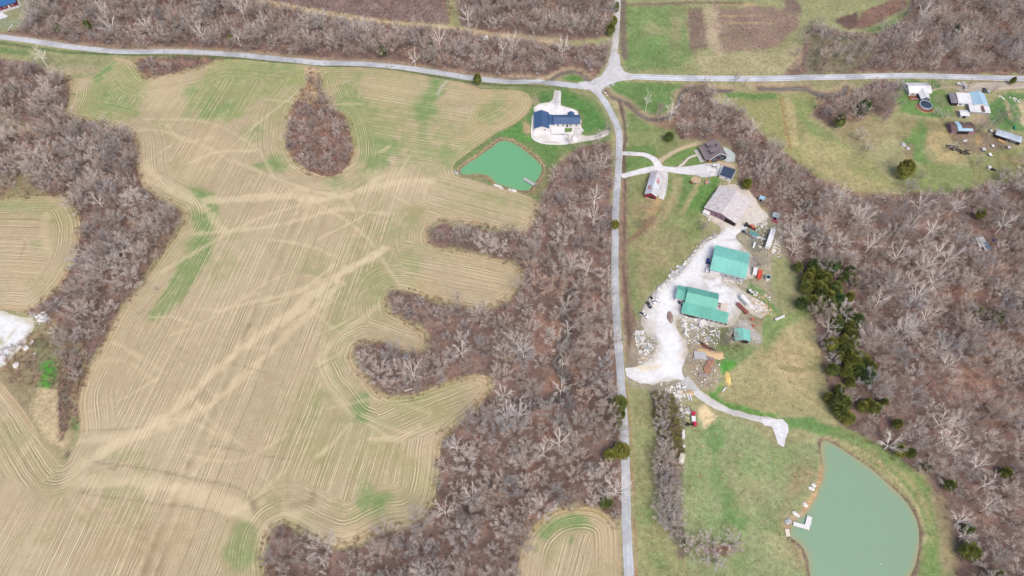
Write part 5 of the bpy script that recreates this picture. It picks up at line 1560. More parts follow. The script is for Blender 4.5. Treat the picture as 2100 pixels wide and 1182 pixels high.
brush(WOODS['creek'], 3.0, .6, 1.0, 76)
brush(WOODS['homestead'], 2.8, .8, 1.0, 77)
brush(WOODS['grove'], 2.0, .9, 1.15, 78)
brush(WOODS['brushrow'], 2.0, 1.0, 1.2, 79)
brush(cutP, 2.3, .9, .95, 80)
brush(lowP, 2.4, .8, .9, 81)
brush([(262,450),(340,430),(368,445),(350,490),(300,560),(260,560)], 2.4, .7, .8, 82)
brush([(0,720),(60,690),(120,650),(185,700),(180,760),(150,860),(125,900),(118,800),(80,795),(30,790)], 2.1, .8, 1.1, 83)
brush([(135,720),(168,745),(158,870),(128,890),(125,790)], 1.8, .9, 1.1, 84)
brush([(1412,18),(1440,14),(1450,60),(1452,106),(1416,105)], 2.4, .8, .5, 85)
brush([(1462,30),(1640,30),(1630,60),(1590,100),(1480,106)], 2.6, .6, .5, 86, (0, 2, 3))
brush([(1715,42),(1760,24),(1850,0),(1860,10),(1800,46),(1740,60)], 2.6, .7, .6, 87, (0, 2, 3))
brush([(1276,300),(1284,310),(1286,480),(1290,560),(1312,690),(1316,730),(1296,745),(1280,640),(1272,500)], 2.4, .6, .45, 88, (0, 2, 3))
brush([(1395,1115),(1520,1100),(1515,1140),(1450,1150),(1400,1145)], 2.4, .5, .7, 90, (0, 2, 3))
brush([(1484,694),(1520,690),(1525,720),(1490,728)], 2.0, .8, .8, 91)
tag(scatter_obj('undergrowth', pts, bk), 'brown leafless brush covering the woodland floor', 'undergrowth')
print('brush', len(pts))

# ragged margins of dead grass and seedlings where the fields meet the woods
tm = []
for i in range(4):
    me = thicket(450 + i, [.9, 1.2, .8, 1.4][i], [.9, 1.2, .7, 1.6][i], 26, .035, 2).mesh('dead_grass')
    me.materials.append([M_straw, M_straw, M_rbrush, M_brush][i])
    tm.append(me)
pts = []
r_ = np.random.default_rng(93)
wpoly = [Wg(P) for P in WOODS.values()]
for P, dens in ((MAIN, 1.5), (ISLAND, 1.6), (LEFTF, 1.2), (ROUND, 1.4)):
    bp = spline(Wg(P), step=1.0)
    bp = bp[(bp[:, 1] > 20) & (np.abs(bp[:, 0]) < 470)]
    q = np.repeat(bp, 3, 0)[r_.uniform(0, 1, len(bp) * 3) < dens / 3]
    q = q + r_.normal(0, 1.7, q.shape) * (.5 + vnoise(q[:, 0], q[:, 1], 12, 5))[:, None]
    near = np.zeros(len(q), bool)
    for wp in wpoly:
        near |= sdpoly(q[:, 0], q[:, 1], wp)[0] < 5
    q = q[near]
    for a, b in q:
        s = r_.uniform(.5, 1.15)
        pts.append((a, b, float(hz(a, b)) + .05, r_.uniform(0, 6.28), s, s, r_.choice(4, p=[.4, .3, .15, .15])))
tag(scatter_obj('margin_grass', pts, tm), 'ragged dead grass and seedlings along the field margins', 'rough grass')
print('margin', len(pts))

# tussocks of dead and green grass over the meadows
M_tuft = mat_leaf('green_grass', C(128, 152, 86), C(150, 164, 100), C(112, 150, 74))
tf = []
for i in range(4):
    random.seed(460 + i)
    K = MB()
    for _ in range(16):
        az, rr = random.uniform(0, 6.283), random.uniform(0, .55)
        K.sliver(Vector((math.cos(az) * rr, math.sin(az) * rr, 0)), Vector((math.cos(az) * .9, math.sin(az) * .9, random.uniform(.3, .8))).normalized(), random.uniform(.3, .6), .07)
    me = K.mesh('grass_tussock')
    me.materials.append(M_straw if i < 2 else M_tuft)
    tf.append(me)
pts = []
r_ = np.random.default_rng(95)
for P, dens in (([(1300,800),(1400,860),(1520,850),(1600,915),(1680,905),(1660,1060),(1640,1110),(1655,1182),(1300,1182)], .16), ([(1480,790),(1560,705),(1660,640),(1700,840),(1600,850)], .16), ([(1290,400),(1440,430),(1430,520),(1340,600),(1300,640)], .14), ([(1285,190),(1390,190),(1385,300),(1290,310)], .10), ([(1465,200),(1600,195),(1700,250),(1840,385),(1760,396),(1640,330)], .12), ([(1830,245),(2100,300),(2100,360),(1900,390),(1840,330)], .10), ([(1285,10),(1640,10),(1600,150),(1285,150)], .10), ([(1690,900),(1760,890),(1900,985),(1955,1130),(1955,1182),(1890,1182),(1890,1080)], .16), ([(975,182),(1215,200),(1250,280),(1100,400),(960,366)], .06), ([(1590,530),(1660,620),(1600,640)], .14)):
    wp = Wg(P)
    x0, y0 = wp.min(0); x1, y1 = wp.max(0)
    n = int((x1 - x0) * (y1 - y0) * dens)
    X, Y = r_.uniform(x0, x1, n), r_.uniform(y0, y1, n)
    k = inside(X, Y, wp) & (fbm(X, Y, 8, 19) + r_.normal(0, .12, n) > .48) & clear_of(X, Y, 5)
    for Q_ in (YARD, PADH, POND_A, POND_B):
        k &= ~(sdpoly(X, Y, Wg(Q_))[0] < 2)
    for a, b in zip(X[k], Y[k]):
        s = r_.uniform(.6, 1.4)
        pts.append((a, b, float(hz(a, b)), r_.uniform(0, 6.28), s, s, r_.integers(4)))
tag(scatter_obj('grass', pts, tf), 'tussocks of straw and green grass over the meadows', 'grass')
print('tufts', len(pts))

# yellow-green shrubs mixed into the upper hedgerow
M_olive = mat_leaf('olive_leaves', C(150, 146, 84), C(120, 118, 78), C(176, 166, 96))
shr = []
for i in range(3):
    K = thicket(500 + i, 2.2, 3.4, 40, .03)
    kk = len(K.f)
    random.seed(520 + i)
    for j in range(420):
        v = Vector((random.gauss(0, 1), random.gauss(0, 1), abs(random.gauss(0, 1)))).normalized()
        p = Vector((v.x * 1.9, v.y * 1.9, .6 + v.z * 2.7)) * random.uniform(.6, 1.05)
        K.sliver(p, rnd_dir(v, .9), random.uniform(.3, .6), .12, 1)
    me = K.mesh('evergreen_shrub')
    me.materials.append(M_brush); me.materials.append(M_olive)
    shr.append(me)
random.seed(12)
for (px, py) in ((1345,812),(1362,808),(1376,818),(1350,836),(1382,838),(1368,852),(1388,862),(1352,866),(1392,882),(1376,888),(1390,902),(1380,916),(1358,884),(1394,924),(1356,820),(1372,832),(1360,872),(1384,872),(1366,900),(1372,922),(1388,892),(1346,850)):
    x, y = at_crown(px, py, 2)
    o = bpy.data.objects.new('evergreen_shrub', random.choice(shr))
    COL.objects.link(o)
    o.location = (x, y, float(hz(x, y)))
    s = random.uniform(1.0, 1.35)
    o.scale = (s, s, s * random.uniform(.9, 1.2)); o.rotation_euler = (0, 0, random.uniform(0, 6.28))
    tag(o, f'olive yellow-green shrub on the {"left" if px < 1370 else "right"} side of the {"top" if py < 845 else "second" if py < 880 else "third"} stretch of hedgerow', 'shrub', 'yellow-green shrubs of the hedgerow')
# ------------------------------------------------------------------ buildings
def mat_metal(name, col, pitch=.45, rough=.45, dirt=None, damt=.5, dscale=.35, var=.06, axis=0):
    """sheet metal: fine ribs along the slope (relief), optional rust"""
    m, n, l, b = newmat(name)
    tc = n.new('ShaderNodeTexCoord').outputs['Object']
    sp = n.new('ShaderNodeSeparateXYZ'); l.new(tc, sp.inputs[0])
    t = noise(n, l, .6, 4, .65, tc)
    v = n.new('ShaderNodeRGB'); v.outputs[0].default_value = (*col, 1)
    c = scalec(n, l, v.outputs[0], rng_map(n, l, t, .3, .7, 1 - var, 1 + var))
    if dirt is not None:
        mp = n.new('ShaderNodeMapping'); mp.inputs['Scale'].default_value = (1.0, .25, .25) if axis == 0 else (.25, 1, 1)
        l.new(tc, mp.inputs[0])
        t2 = noise(n, l, dscale, 6, .75, mp.outputs[0])
        t3 = noise(n, l, dscale * 3, 4, .75, mp.outputs[0])
        c = mixc(n, l, mul(n, l, rng_map(n, l, t2, .45, .62, 0, damt), rng_map(n, l, t3, .35, .6, .2, 1)), c, dirt)
    l.new(c, b.inputs['Base Color'])
    w = mul(n, l, mul(n, l, sp.outputs[axis], 2 * math.pi / pitch), 0, 'ADD')
    s_ = n.new('ShaderNodeMath'); s_.operation = 'SINE'; l.new(w, s_.inputs[0])
    bp = n.new('ShaderNodeBump'); bp.inputs['Strength'].default_value = .25; bp.inputs['Distance'].default_value = .05
    l.new(s_.outputs[0], bp.inputs['Height']); l.new(bp.outputs[0], b.inputs['Normal'])
    b.inputs['Roughness'].default_value = rough
    b.inputs['Specular IOR Level'].default_value = .4
    return m

M_white = mat_plain('white_siding', C(246, 246, 246), .6, .3, .04)
M_trim = mat_plain('white_trim', C(250, 250, 250), .5, .3, .03)
M_glass = mat_plain('window_glass', C(70, 82, 96), .12, .6, .1)
M_dark = mat_plain('dark_opening', C(52, 50, 50), .8, .2, .15)
M_blue = mat_metal('blue_roof', C(74, 104, 146))
M_navyroof = mat_metal('navy_roof', C(64, 78, 104))
M_teal = mat_metal('teal_roof', C(140, 218, 204), rough=.5, dirt=tuple(C(112, 180, 172)), damt=.5, dscale=.25, var=.09)
M_teal2 = mat_metal('teal_green_roof', C(116, 200, 180), rough=.5, dirt=tuple(C(92, 160, 148)), damt=.5, dscale=.25, var=.09)
M_rustroof = mat_metal('rusty_white_roof', C(232, 228, 228), .8, .6, C(128, 102, 96), .75, 1.6, axis=1)
M_barnroof = mat_metal('barn_roof', C(222, 234, 242), .8, .5, C(190, 92, 88), .5, .16, axis=1)
M_galv = mat_metal('galvanised_roof', C(206, 220, 234), .6, .4, C(140, 150, 165), .5, .3)
M_whiteroof = mat_metal('white_metal_roof', C(246, 247, 250), .6, .45, C(190, 188, 190), .4, .3)
M_brownroof = mat_metal('rusted_brown_roof', C(112, 92, 92), .6, .7, C(140, 98, 80), .6, .3)
M_shingle = mat_plain('grey_shingles', C(142, 132, 136), .9, .15, .14, 1.2)
M_paleblue = mat_metal('pale_blue_roof', C(172, 212, 236), .6, .4, C(226, 238, 246), .5, .25)
M_grwall = mat_plain('grey_metal_wall', C(196, 198, 204), .6, .3, .07, .8)
M_navy = mat_plain('navy_siding', C(38, 48, 74), .6, .3, .1)
M_redwall = mat_plain('red_barn_boards', C(150, 62, 74), .85, .2, .18, 1.5)
M_redhouse = mat_plain('dark_red_siding', C(126, 40, 66), .7, .3, .1)
M_mauve = mat_plain('weathered_red_boards', C(172, 140, 156), .9, .2, .2, 1.2, dirt=tuple(C(110, 96, 96)), damt=.6)
M_concrete = mat_plain('concrete', C(206, 204, 200), .9, .2, .08, .8)
M_wood = mat_plain('weathered_wood', C(182, 164, 140), .9, .2, .14, 2)
M_brownwood = mat_plain('brown_boards', C(146, 100, 80), .85, .2, .15, 2)
M_logwood = mat_plain('log_siding', C(176, 128, 96), .85, .2, .12, 2)
M_silver = mat_plain('grey_boards', C(196, 198, 200), .85, .25, .12, 2)
M_black = mat_plain('black_rubber', C(40, 40, 42), .8, .2, .1)
M_poolwater = mat_plain('pool_water', C(62, 76, 88), .1, .6, .2)

class Site:
    """a building's own frame: origin at the ground, x along the ridge"""
    def __init__(s, name, c, ang, label, cat, z=None, group=None):
        s.e = bpy.data.objects.new(name, None)
        COL.objects.link(s.e)
        s.z = float(hz(c[0], c[1])) if z is None else z
        s.e.location = (c[0], c[1], s.z)
        s.e.rotation_euler = (0, 0, ang)
        s.c, s.ang = c, ang
        tag(s.e, label, cat, group)
    def part(s, name, mb, mats, parent=None, label=None):
        return mb.build(name, mats, parent or s.e, label=label)
    def local(s, x, y):
        dx, dy = x - s.c[0], y - s.c[1]
        ca, sa = math.cos(-s.ang), math.sin(-s.ang)
        return dx * ca - dy * sa, dx * sa + dy * ca

def rect_from(px4, z):
    """corners NW, NE, SE, SW as seen, all z above the ground -> centre, angle of NW->NE, length, width"""
    x, y, h = G(np.array([p[0] for p in px4], float), np.array([p[1] for p in px4], float), z)
    P = np.stack([x, y], 1)
    c = P.mean(0)
    v = (P[1] - P[0]) + (P[2] - P[3])
    w = (P[0] - P[3]) + (P[1] - P[2])
    ang = math.atan2(v[1], v[0])
    L = np.linalg.norm(v) / 2
    n = np.array([-math.sin(ang), math.cos(ang)])
    Wd = abs((w / 2) @ n)
    return (float(c[0]), float(c[1])), ang, float(L), float(Wd)

def walls_gable(L, Wd, eave, rise, cx=0, cy=0, m=0, base=-1.2, along='x'):
    mb = MB()
    a, b = L / 2, Wd / 2
    if along == 'x':
        vs = [(-a, -b, base), (a, -b, base), (a, b, base), (-a, b, base), (-a, -b, eave), (a, -b, eave), (a, b, eave), (-a, b, eave), (-a, 0, eave + rise), (a, 0, eave + rise)]
        fs = [(0, 1, 5, 4), (2, 3, 7, 6), (1, 2, 6, 9, 5), (3, 0, 4, 8, 7)]
    else:
        vs = [(-a, -b, base), (a, -b, base), (a, b, base), (-a, b, base), (-a, -b, eave), (a, -b, eave), (a, b, eave), (-a, b, eave), (0, -b, eave + rise), (0, b, eave + rise)]
        fs = [(0, 1, 5, 8, 4), (2, 3, 7, 9, 6), (1, 2, 6, 5), (3, 0, 4, 7)]
    mb.add([(x + cx, y + cy, z) for x, y, z in vs], fs, m)
    return mb

def slope(mb, p0, p1, q1, q0, th=.14, m=0):
    """a roof slab between eave line p0-p1 and ridge line q0-q1"""
    P = [Vector(p0), Vector(p1), Vector(q1), Vector(q0)]
    n = (P[1] - P[0]).cross(P[3] - P[0]).normalized()
    if n.z < 0:
        P.reverse(); n = -n
    top = [p + n * th for p in P]
    mb.add([*P, *top], [(3, 2, 1, 0), (4, 5, 6, 7), (0, 1, 5, 4), (1, 2, 6, 5), (2, 3, 7, 6), (3, 0, 4, 7)], m)

def seams(mb, p0, p1, q1, q0, pitch, h=.05, w=.07, off=.14, m=0):
    p0, p1, q1, q0 = map(Vector, (p0, p1, q1, q0))
    n = (p1 - p0).cross(q0 - p0).normalized()
    if n.z < 0: n = -n
    L = (p1 - p0).length
    for i in range(1, int(L / pitch)):
        t = i * pitch / L
        a, b = p0.lerp(p1, t) + n * off, q0.lerp(q1, t) + n * off
        d = (p1 - p0).normalized() * w / 2
        mb.add([a - d, a + d, b + d, b - d, a - d + n * h, a + d + n * h, b + d + n * h, b - d + n * h], [(4, 5, 6, 7), (0, 1, 5, 4), (1, 2, 6, 5), (2, 3, 7, 6), (3, 0, 4, 7)], m)

def roof_gable(site, L, Wd, eave, rise, mat, cx=0, cy=0, along='x', oh=.35, seam=.9, name='roof', cap=True, parent=None):
    mb = MB()
    k = rise / ((Wd if along == 'x' else L) / 2)
    if along == 'x':
        a, b = L / 2 + oh, Wd / 2 + oh
        z0 = eave - k * oh
        E = [((-a, -b, z0), (a, -b, z0)), ((a, b, z0), (-a, b, z0))]
        R = [((-a, 0, eave + rise), (a, 0, eave + rise)), ((a, 0, eave + rise), (-a, 0, eave + rise))]
    else:
        a, b = L / 2 + oh, Wd / 2 + oh
        z0 = eave - k * oh
        E = [((a, -b, z0), (a, b, z0)), ((-a, b, z0), (-a, -b, z0))]
        R = [((0, -b, eave + rise), (0, b, eave + rise)), ((0, b, eave + rise), (0, -b, eave + rise))]
    sh = lambda p: (p[0] + cx, p[1] + cy, p[2])
    for (e0, e1), (r0, r1) in zip(E, R):
        slope(mb, sh(e0), sh(e1), sh(r1), sh(r0))
        if seam:
            seams(mb, sh(e0), sh(e1), sh(r1), sh(r0), seam)
    o = site.part(name, mb, mat, parent)
    if cap:
        c = MB()
        r0, r1 = R[0]
        d = Vector((0, .25, -.25 * k)) if along == 'x' else Vector((.25, 0, -.25 * k))
        d2 = Vector((-d.x, -d.y, d.z))
        a0, a1 = Vector(sh(r0)) + Vector((0, 0, .23)), Vector(sh(r1)) + Vector((0, 0, .23))
        c.add([a0, a1, a1 + d, a0 + d, a1 + d2, a0 + d2], [(0, 1, 2, 3), (1, 0, 5, 4), (3, 2, 4, 5)])
        site.part('ridge_cap', c, mat, o)
    return o

def win(site, x, y, z, w, h, face, frame=None, glass=None, name='window', parent=None):
    """face: 's','n','e','w' in the site's frame; (x, y) on the wall plane"""
    nx, ny = {'s': (0, -1), 'n': (0, 1), 'e': (1, 0), 'w': (-1, 0)}[face]
    f = MB()
    sx, sy = (w + .24, .08) if face in 'sn' else (.08, w + .24)
    f.box((x + nx * .04, y + ny * .04, z), (sx, sy, h + .24))
    o = site.part(name, f, frame or M_trim, parent)
    g = MB()
    sx, sy = (w, .05) if face in 'sn' else (.05, w)
    g.box((x + nx * .09, y + ny * .09, z), (sx, sy, h))
    site.part('pane', g, glass or M_glass, o)
    return o

def door(site, x, y, w, h, face, mat, z0=0.0, name='door'):
    nx, ny = {'s': (0, -1), 'n': (0, 1), 'e': (1, 0), 'w': (-1, 0)}[face]
    f = MB()
    f.box((x + nx * .05, y + ny * .05, z0 + h / 2), (w, .1, h) if face in 'sn' else (.1, w, h))
    o = site.part(name, f, mat)
    hd = MB()
    hd.box((x + nx * .13 + (w * .35 if face in 'sn' else 0), y + ny * .13 + (0 if face in 'sn' else w * .35), z0 + 1), (.1, .1, .14))
    site.part('handle', hd, M_dark, o)
    return o

# ---- white house with blue metal roofs
c, ang, L, Wd = rect_from([(1098.6, 232.5), (1123.8, 233.3), (1122.6, 261.6), (1097, 261.6)], 3.0)
S = Site('white_house', c, 0.0, 'new white house with blue metal roofs beside the green pond', 'house')
Lw, Dw = 9.4, 15.0
S.part('wall', walls_gable(Lw, Dw, 3.1, 1.9, along='y'), M_white)
roof_gable(S, Lw, Dw, 3.1, 1.9, M_blue, along='y', oh=.4)
win(S, 2.2, -Dw / 2, 1.7, .9, 1.1, 's')
for yy in (-4, 0, 4):
    win(S, -Lw / 2, yy, 1.6, 1.2, 1.2, 'w')
door(S, 2.6, Dw / 2, 3.0, 2.4, 'n', M_trim, name='garage_door')
xm, ym = Lw / 2 + 1.9, .6
mb = MB(); mb.box((xm, ym, .8), (3.6, 9.2, 4.0)); S.part('wall', mb, M_white)
mb = MB(); slope(mb, (Lw / 2, ym - 4.9, 3.5), (Lw / 2, ym + 4.9, 3.5), (xm + 2.1, ym + 4.9, 2.7), (xm + 2.1, ym - 4.9, 2.7)); seams(mb, (xm + 2.1, ym - 4.9, 2.7), (xm + 2.1, ym + 4.9, 2.7), (Lw / 2, ym + 4.9, 3.5), (Lw / 2, ym - 4.9, 3.5), .9)
S.part('roof', mb, M_blue, label='low blue roof linking the two wings')
Lb, Db = 17.6, 8.2
cxb, cyb = xm + 1.8 + Lb / 2, 1.0
S.part('wall', walls_gable(Lb, Db, 2.9, 1.75, cxb, cyb), M_white)
roof_gable(S, Lb, Db, 2.9, 1.75, M_blue, cxb, cyb, oh=.4)
for q, xx in enumerate((-6, -2.5, 2.5, 6.5)):
    win(S, cxb + xx, cyb - Db / 2, 1.6, 1.1, 1.2, 's')
door(S, cxb + .3, cyb - Db / 2, 1.0, 2.1, 's', M_dark)
for xx in (-6, -2, 7.4):
    win(S, cxb + xx, cyb + Db / 2, 1.6, 1.1, 1.2, 'n')
mb = walls_gable(4.0, 3.2, 2.9, 1.3, cxb + 3.2, cyb + Db / 2 + .6, along='y'); S.part('porch_gable', mb, M_white)
roof_gable(S, 4.0, 5.4, 2.9, 1.4, M_blue, cxb + 3.2, cyb + Db / 2 - .4, along='y', oh=.3, name='porch_roof', cap=False)
for xx, yy in ((3.4, -1.4), (6.0, -2.6)):
    mb = MB(); mb.cyl((cxb + xx, cyb + yy, 2.9), .14, 1.4, 8); S.part('vent_pipe', mb, M_galv)
mb = MB(); mb.box((cxb - 6.2, cyb - Db / 2 - 3.4, .05), (9.4, 6.6, .3)); S.part('terrace', mb, M_trim)
for i, (px, py, wd) in enumerate(((1162, 274, 7.0), (1168, 276.5, 5.0))):
    x, y = (float(v[0]) for v in G(np.array([px]), np.array([py]), .3)[:2])
    mb = MB(); mb.box((0, 0, .35), (wd, 1.5, .7)); mb.box((wd * .2, 0, .85), (wd * .5, 1.2, .3))
    o = mb.build('block_pallet', M_trim); o.location = (x, y, float(hz(x, y)) + .1)
    tag(o, ['long stack of white blocks at the courtyard lawn edge', 'short stack of white blocks below the courtyard lawn'][i], 'pallet')

# ---- courtyard kerb stones and retaining wall of the forecourt
def wall_line(name, pts, h, th, mat, label, cat, z=0.0):
    P = spline(Wg(pts), False, 1.5)
    mb = MB()
    for a, b in zip(P[:-1], P[1:]):
        m_ = (a + b) / 2
        d = b - a
        mb.box((m_[0], m_[1], float(hz(m_[0], m_[1])) + z + h / 2 - .3), (np.linalg.norm(d) + .05, th, h + .6), math.atan2(d[1], d[0]))
    return tag(mb.build(name, mat), label, cat)
wall_line('retaining_wall', [(1093, 237), (1090.5, 260), (1090, 278), (1096, 288), (1115, 295), (1145, 297)], .5, .7, M_trim, 'low white stone edging round the white house forecourt', 'low wall')
wall_line('garden_wall', [(1186, 258), (1191, 264), (1195, 270)], .8, 1.2, M_trim, 'short white stone wall right of the courtyard lawn', 'low wall')

# ---- grey shingled house with two dormers
c, ang, L, Wd = rect_from([(1444, 298.5), (1482.5, 291.5), (1486.5, 320.5), (1449, 328.5)], 3.4)
S = Site('log_house', c, ang, 'house with grey shingle roof, two dormers and navy gable', 'house')
L, Wd = L * .92, Wd
S.part('wall', walls_gable(L, Wd, 3.2, 4.5, along='y'), [M_navy])
roof_gable(S, L, Wd, 3.2, 4.5, M_shingle, along='y', oh=.5, seam=0)
for yy in (-1.9, 4.0):
    d = MB(); d.box((-L * .23, yy, 5.2), (3.4, 2.6, 2.4)); o = S.part('dormer', d, M_navy)
    mb = MB(); slope(mb, (-L * .23 - 2.0, yy - 1.6, 6.2), (-L * .23 - 2.0, yy + 1.6, 6.2), (-.2, yy + 1.6, 7.6), (-.2, yy - 1.6, 7.6), .12); S.part('dormer_roof', mb, M_shingle, o)
    win(S, -L * .23 - 1.7, yy, 5.5, 1.6, 1.0, 'w', parent=o)
mb = MB(); slope(mb, (-L / 2 - 2.6, -Wd / 2, 2.6), (-L / 2 - 2.6, Wd / 2, 2.6), (-L / 2, Wd / 2, 3.5), (-L / 2, -Wd / 2, 3.5)); S.part('porch_roof', mb, M_shingle)
for yy in (-Wd / 2 + .4, -2, 2, Wd / 2 - .4):
    mb = MB(); mb.box((-L / 2 - 2.3, yy, 1.2), (.2, .2, 2.8)); S.part('porch_post', mb, M_logwood)
mb = MB(); mb.box((-L / 2 - 1.6, -Wd / 2 - 1.4, .1), (3.4, 3.0, .3)); mb.box((-L / 2 - 3.4, 1, .1), (3.2, Wd * .9, .3)); S.part('porch_slab', mb, M_concrete)
win(S, -2.2, -Wd / 2, 1.9, 1.8, 1.7, 's'); win(S, .6, -Wd / 2, 4.9, 1.5, 1.6, 's'); win(S, 2.8, -Wd / 2, 1.9, 1.6, 1.6, 's')
door(S, .6, -Wd / 2, 1.1, 2.1, 's', M_logwood)
mb = MB(); mb.box((-L / 2 + .6, -Wd / 2 - .05, .9), (2.6, .3, 2.0)); S.part('brick_base', mb, M_logwood)
mb = MB()
for sx in (-1, 1):
    a, b = Vector((0, -Wd / 2 - .56, 7.85)), Vector((sx * (L / 2 + .5), -Wd / 2 - .56, 3.1))
    mb.tube([a, b], [.2, .2], 4)
S.part('gable_trim', mb, M_trim)
mb = MB(); mb.box((.1, .5, 7.9), (.7, 1.6, .5)); S.part('ridge_vent', mb, M_dark)

# ---- small garage with flat navy roof
c, ang, L, Wd = rect_from([(1484, 341), (1509, 349.8), (1500.5, 367.5), (1475.5, 358)], 3.2)
S = Site('garage', c, ang, 'small garage with dark navy roof and white trim', 'garage')
mb = MB(); mb.box((0, 0, .9), (L - .5, Wd - .5, 4.4)); S.part('wall', mb, M_white)
mb = MB(); slope(mb, (-L / 2, -Wd / 2, 3.0), (L / 2, -Wd / 2, 3.0), (L / 2, Wd / 2, 3.5), (-L / 2, Wd / 2, 3.5), .16); seams(mb, (-L / 2, -Wd / 2, 3.0), (L / 2, -Wd / 2, 3.0), (L / 2, Wd / 2, 3.5), (-L / 2, Wd / 2, 3.5), .9, off=.16); S.part('roof', mb, M_navyroof)
mb = MB()
for sx in (-1, 1):
    mb.box((sx * (L / 2 + .1), 0, 3.2), (.25, Wd + .2, .5))
S.part('fascia', mb, M_trim)
door(S, -L / 2 + .25, 0, 3.0, 2.3, 'w', M_trim, name='garage_door')
win(S, .8, -Wd / 2 + .25, 1.7, 1.2, 1.0, 's')

# ---- old barn with pale red-streaked roof
c, ang, L, Wd = rect_from([(1333, 353.5), (1357, 356), (1348.5, 405), (1326, 396.5)], 3.6)
S = Site('red_barn', c, ang, 'old red barn with pale tin roof streaked red beside the driveway', 'barn')
S.part('wall', walls_gable(L, Wd, 3.4, 2.3, along='y'), M_redwall)
roof_gable(S, L, Wd, 3.4, 2.3, M_barnroof, along='y', oh=.25, seam=.8)
door(S, .8, -Wd / 2, 2.6, 2.6, 's', M_dark, name='barn_door')
mb = MB()
for (a, b, w2, l2) in ((-1.9, -4.5, 1.9, 3.6), (1.5, 2.5, .9, 4.4), (2.6, 1.5, .8, 3.6)):
    k = 2.3 / (L / 2)
    for q in range(3):
        x0 = a + (q - 1) * w2 / 3
        sgn = -1 if x0 < 0 else 1
        z0 = 3.4 + 2.3 - abs(x0) * k + .21
        z1 = 3.4 + 2.3 - abs(x0 + sgn * w2 / 3.6) * k + .21
        mb.add([(x0, b - l2 / 2, z0), (x0 + sgn * w2 / 3.6, b - l2 / 2, z1), (x0 + sgn * w2 / 3.6, b + l2 / 2, z1), (x0, b + l2 / 2, z0)], [(0, 1, 2, 3)])
S.part('rust_sheets', mb, mat_plain('red_rust', C(206, 110, 112), .8, .2, .2, 1.5))
mb = MB(); mb.box((.2, -Wd / 2 - .6, .2), (L * .9, 1.1, .9)); S.part('stone_footing', mb, M_wood)

# ---- big barn with rust-speckled white roof
c, ang, L, Wd = rect_from([(1476.5, 381), (1541, 410), (1511, 457), (1448, 424.5)], 4.4)
S = Site('rusty_barn', c, ang, 'big barn with white tin roof speckled with rust', 'barn')
S.part('wall', walls_gable(L, Wd, 3.8, 2.0, along='y'), M_mauve)
roof_gable(S, L, Wd, 3.8, 2.0, M_rustroof, along='y', oh=.5, seam=.9)
door(S, L * .26, -Wd / 2, 4.6, 3.6, 's', M_dark, name='barn_door')
door(S, L * .42, -Wd / 2, 2.2, 3.2, 's', M_dark, name='barn_door')
for xx in (-.3, -.12, .05):
    win(S, L * xx, -Wd / 2, 2.4, 1.3, 1.0, 's', frame=M_mauve)
mb = MB(); mb.box((-L * .40, -Wd / 2 - 1.4, 1.2), (4.2, 2.6, 2.4)); S.part('lean_to', mb, M_white)
mb = MB(); mb.box((L * .10, -Wd / 2 - 2.6, .0), (3.0, 4.0, .4)); S.part('loading_ramp', mb, M_wood)

# ---- large building with two-tone teal roof
c, ang, L, Wd = rect_from([(1466.4, 503.2), (1537.5, 520.3), (1528.7, 571.9), (1455, 553)], 4.4)
S = Site('workshop', c, ang, 'large workshop with big plain teal metal roof', 'workshop')
S.part('wall', walls_gable(L - .8, Wd - .8, 4.4, 2.0), M_grwall)
roof_gable(S, L - .6, Wd - .6, 4.4, 2.0, M_teal, oh=.3, seam=1.0)
door(S, -L * .33, -Wd / 2 + .4, 5.6, 3.4, 's', M_trim, name='roller_door')
door(S, -L / 2 + .4, 1.5, 4.0, 3.6, 'w', M_dark, name='roller_door')
for xx in (-.02, .14, .30):
    win(S, L * xx, -Wd / 2 + .4, 2.4, 1.6, 1.0, 's')
door(S, L * .42, -Wd / 2 + .4, 1.0, 2.1, 's', M_trim)
for yy in (-4, 4):
    win(S, L / 2 - .4, yy, 2.6, 1.6, 1.1, 'e')

# ---- lower complex of teal roofs
c, ang, L, Wd = rect_from([(1410, 588), (1474.4, 603.4), (1469.2, 633.5), (1405.7, 619.8)], 4.6)
S = Site('stone_workshop', c, ang, 'L-shaped workshop with stepped teal-green roofs', 'workshop')
ev, rs = 4.4, 2.2
b = Wd / 2
S.part('wall', walls_gable(L - .6, Wd, ev, rs), M_grwall)
roof_gable(S, L - .4, Wd, ev, rs, M_teal2, oh=.25, seam=1.0)
# lean-to along the whole south side, longer to the east
x0, x1 = -L / 2 - .6, L / 2 + 6.6
y1, y0 = -b - .1, -b - 6.4
mb = MB(); mb.add([(x0, y0, -1.2), (x1, y0, -1.2), (x1, y1, -1.2), (x0, y1, -1.2), (x0, y0, 3.0), (x1, y0, 3.0), (x1, y1, 4.1), (x0, y1, 4.1)], [(0, 1, 5, 4), (1, 2, 6, 5), (2, 3, 7, 6), (3, 0, 4, 7), (4, 5, 6, 7)]); S.part('wall', mb, M_grwall)
E = ((x0 - .3, y0 - .4, 2.98), (x1 + .3, y0 - .4, 2.98), (x1 + .3, y1 - .2, 4.22), (x0 - .3, y1 - .2, 4.22))
mb = MB(); slope(mb, *E); seams(mb, *E, 1.1); S.part('lean_to_roof', mb, M_teal2, label='long low teal roof reaching further right than the main roof')
for i in range(7):
    win(S, x0 + 9 + i * 2.6, y0, 1.5, 1.7, 1.2, 's')
mb = MB(); mb.box((x0 + 5, y0 - .15, 1.0), (7.0, .3, 1.6)); S.part('dark_band', mb, M_dark)
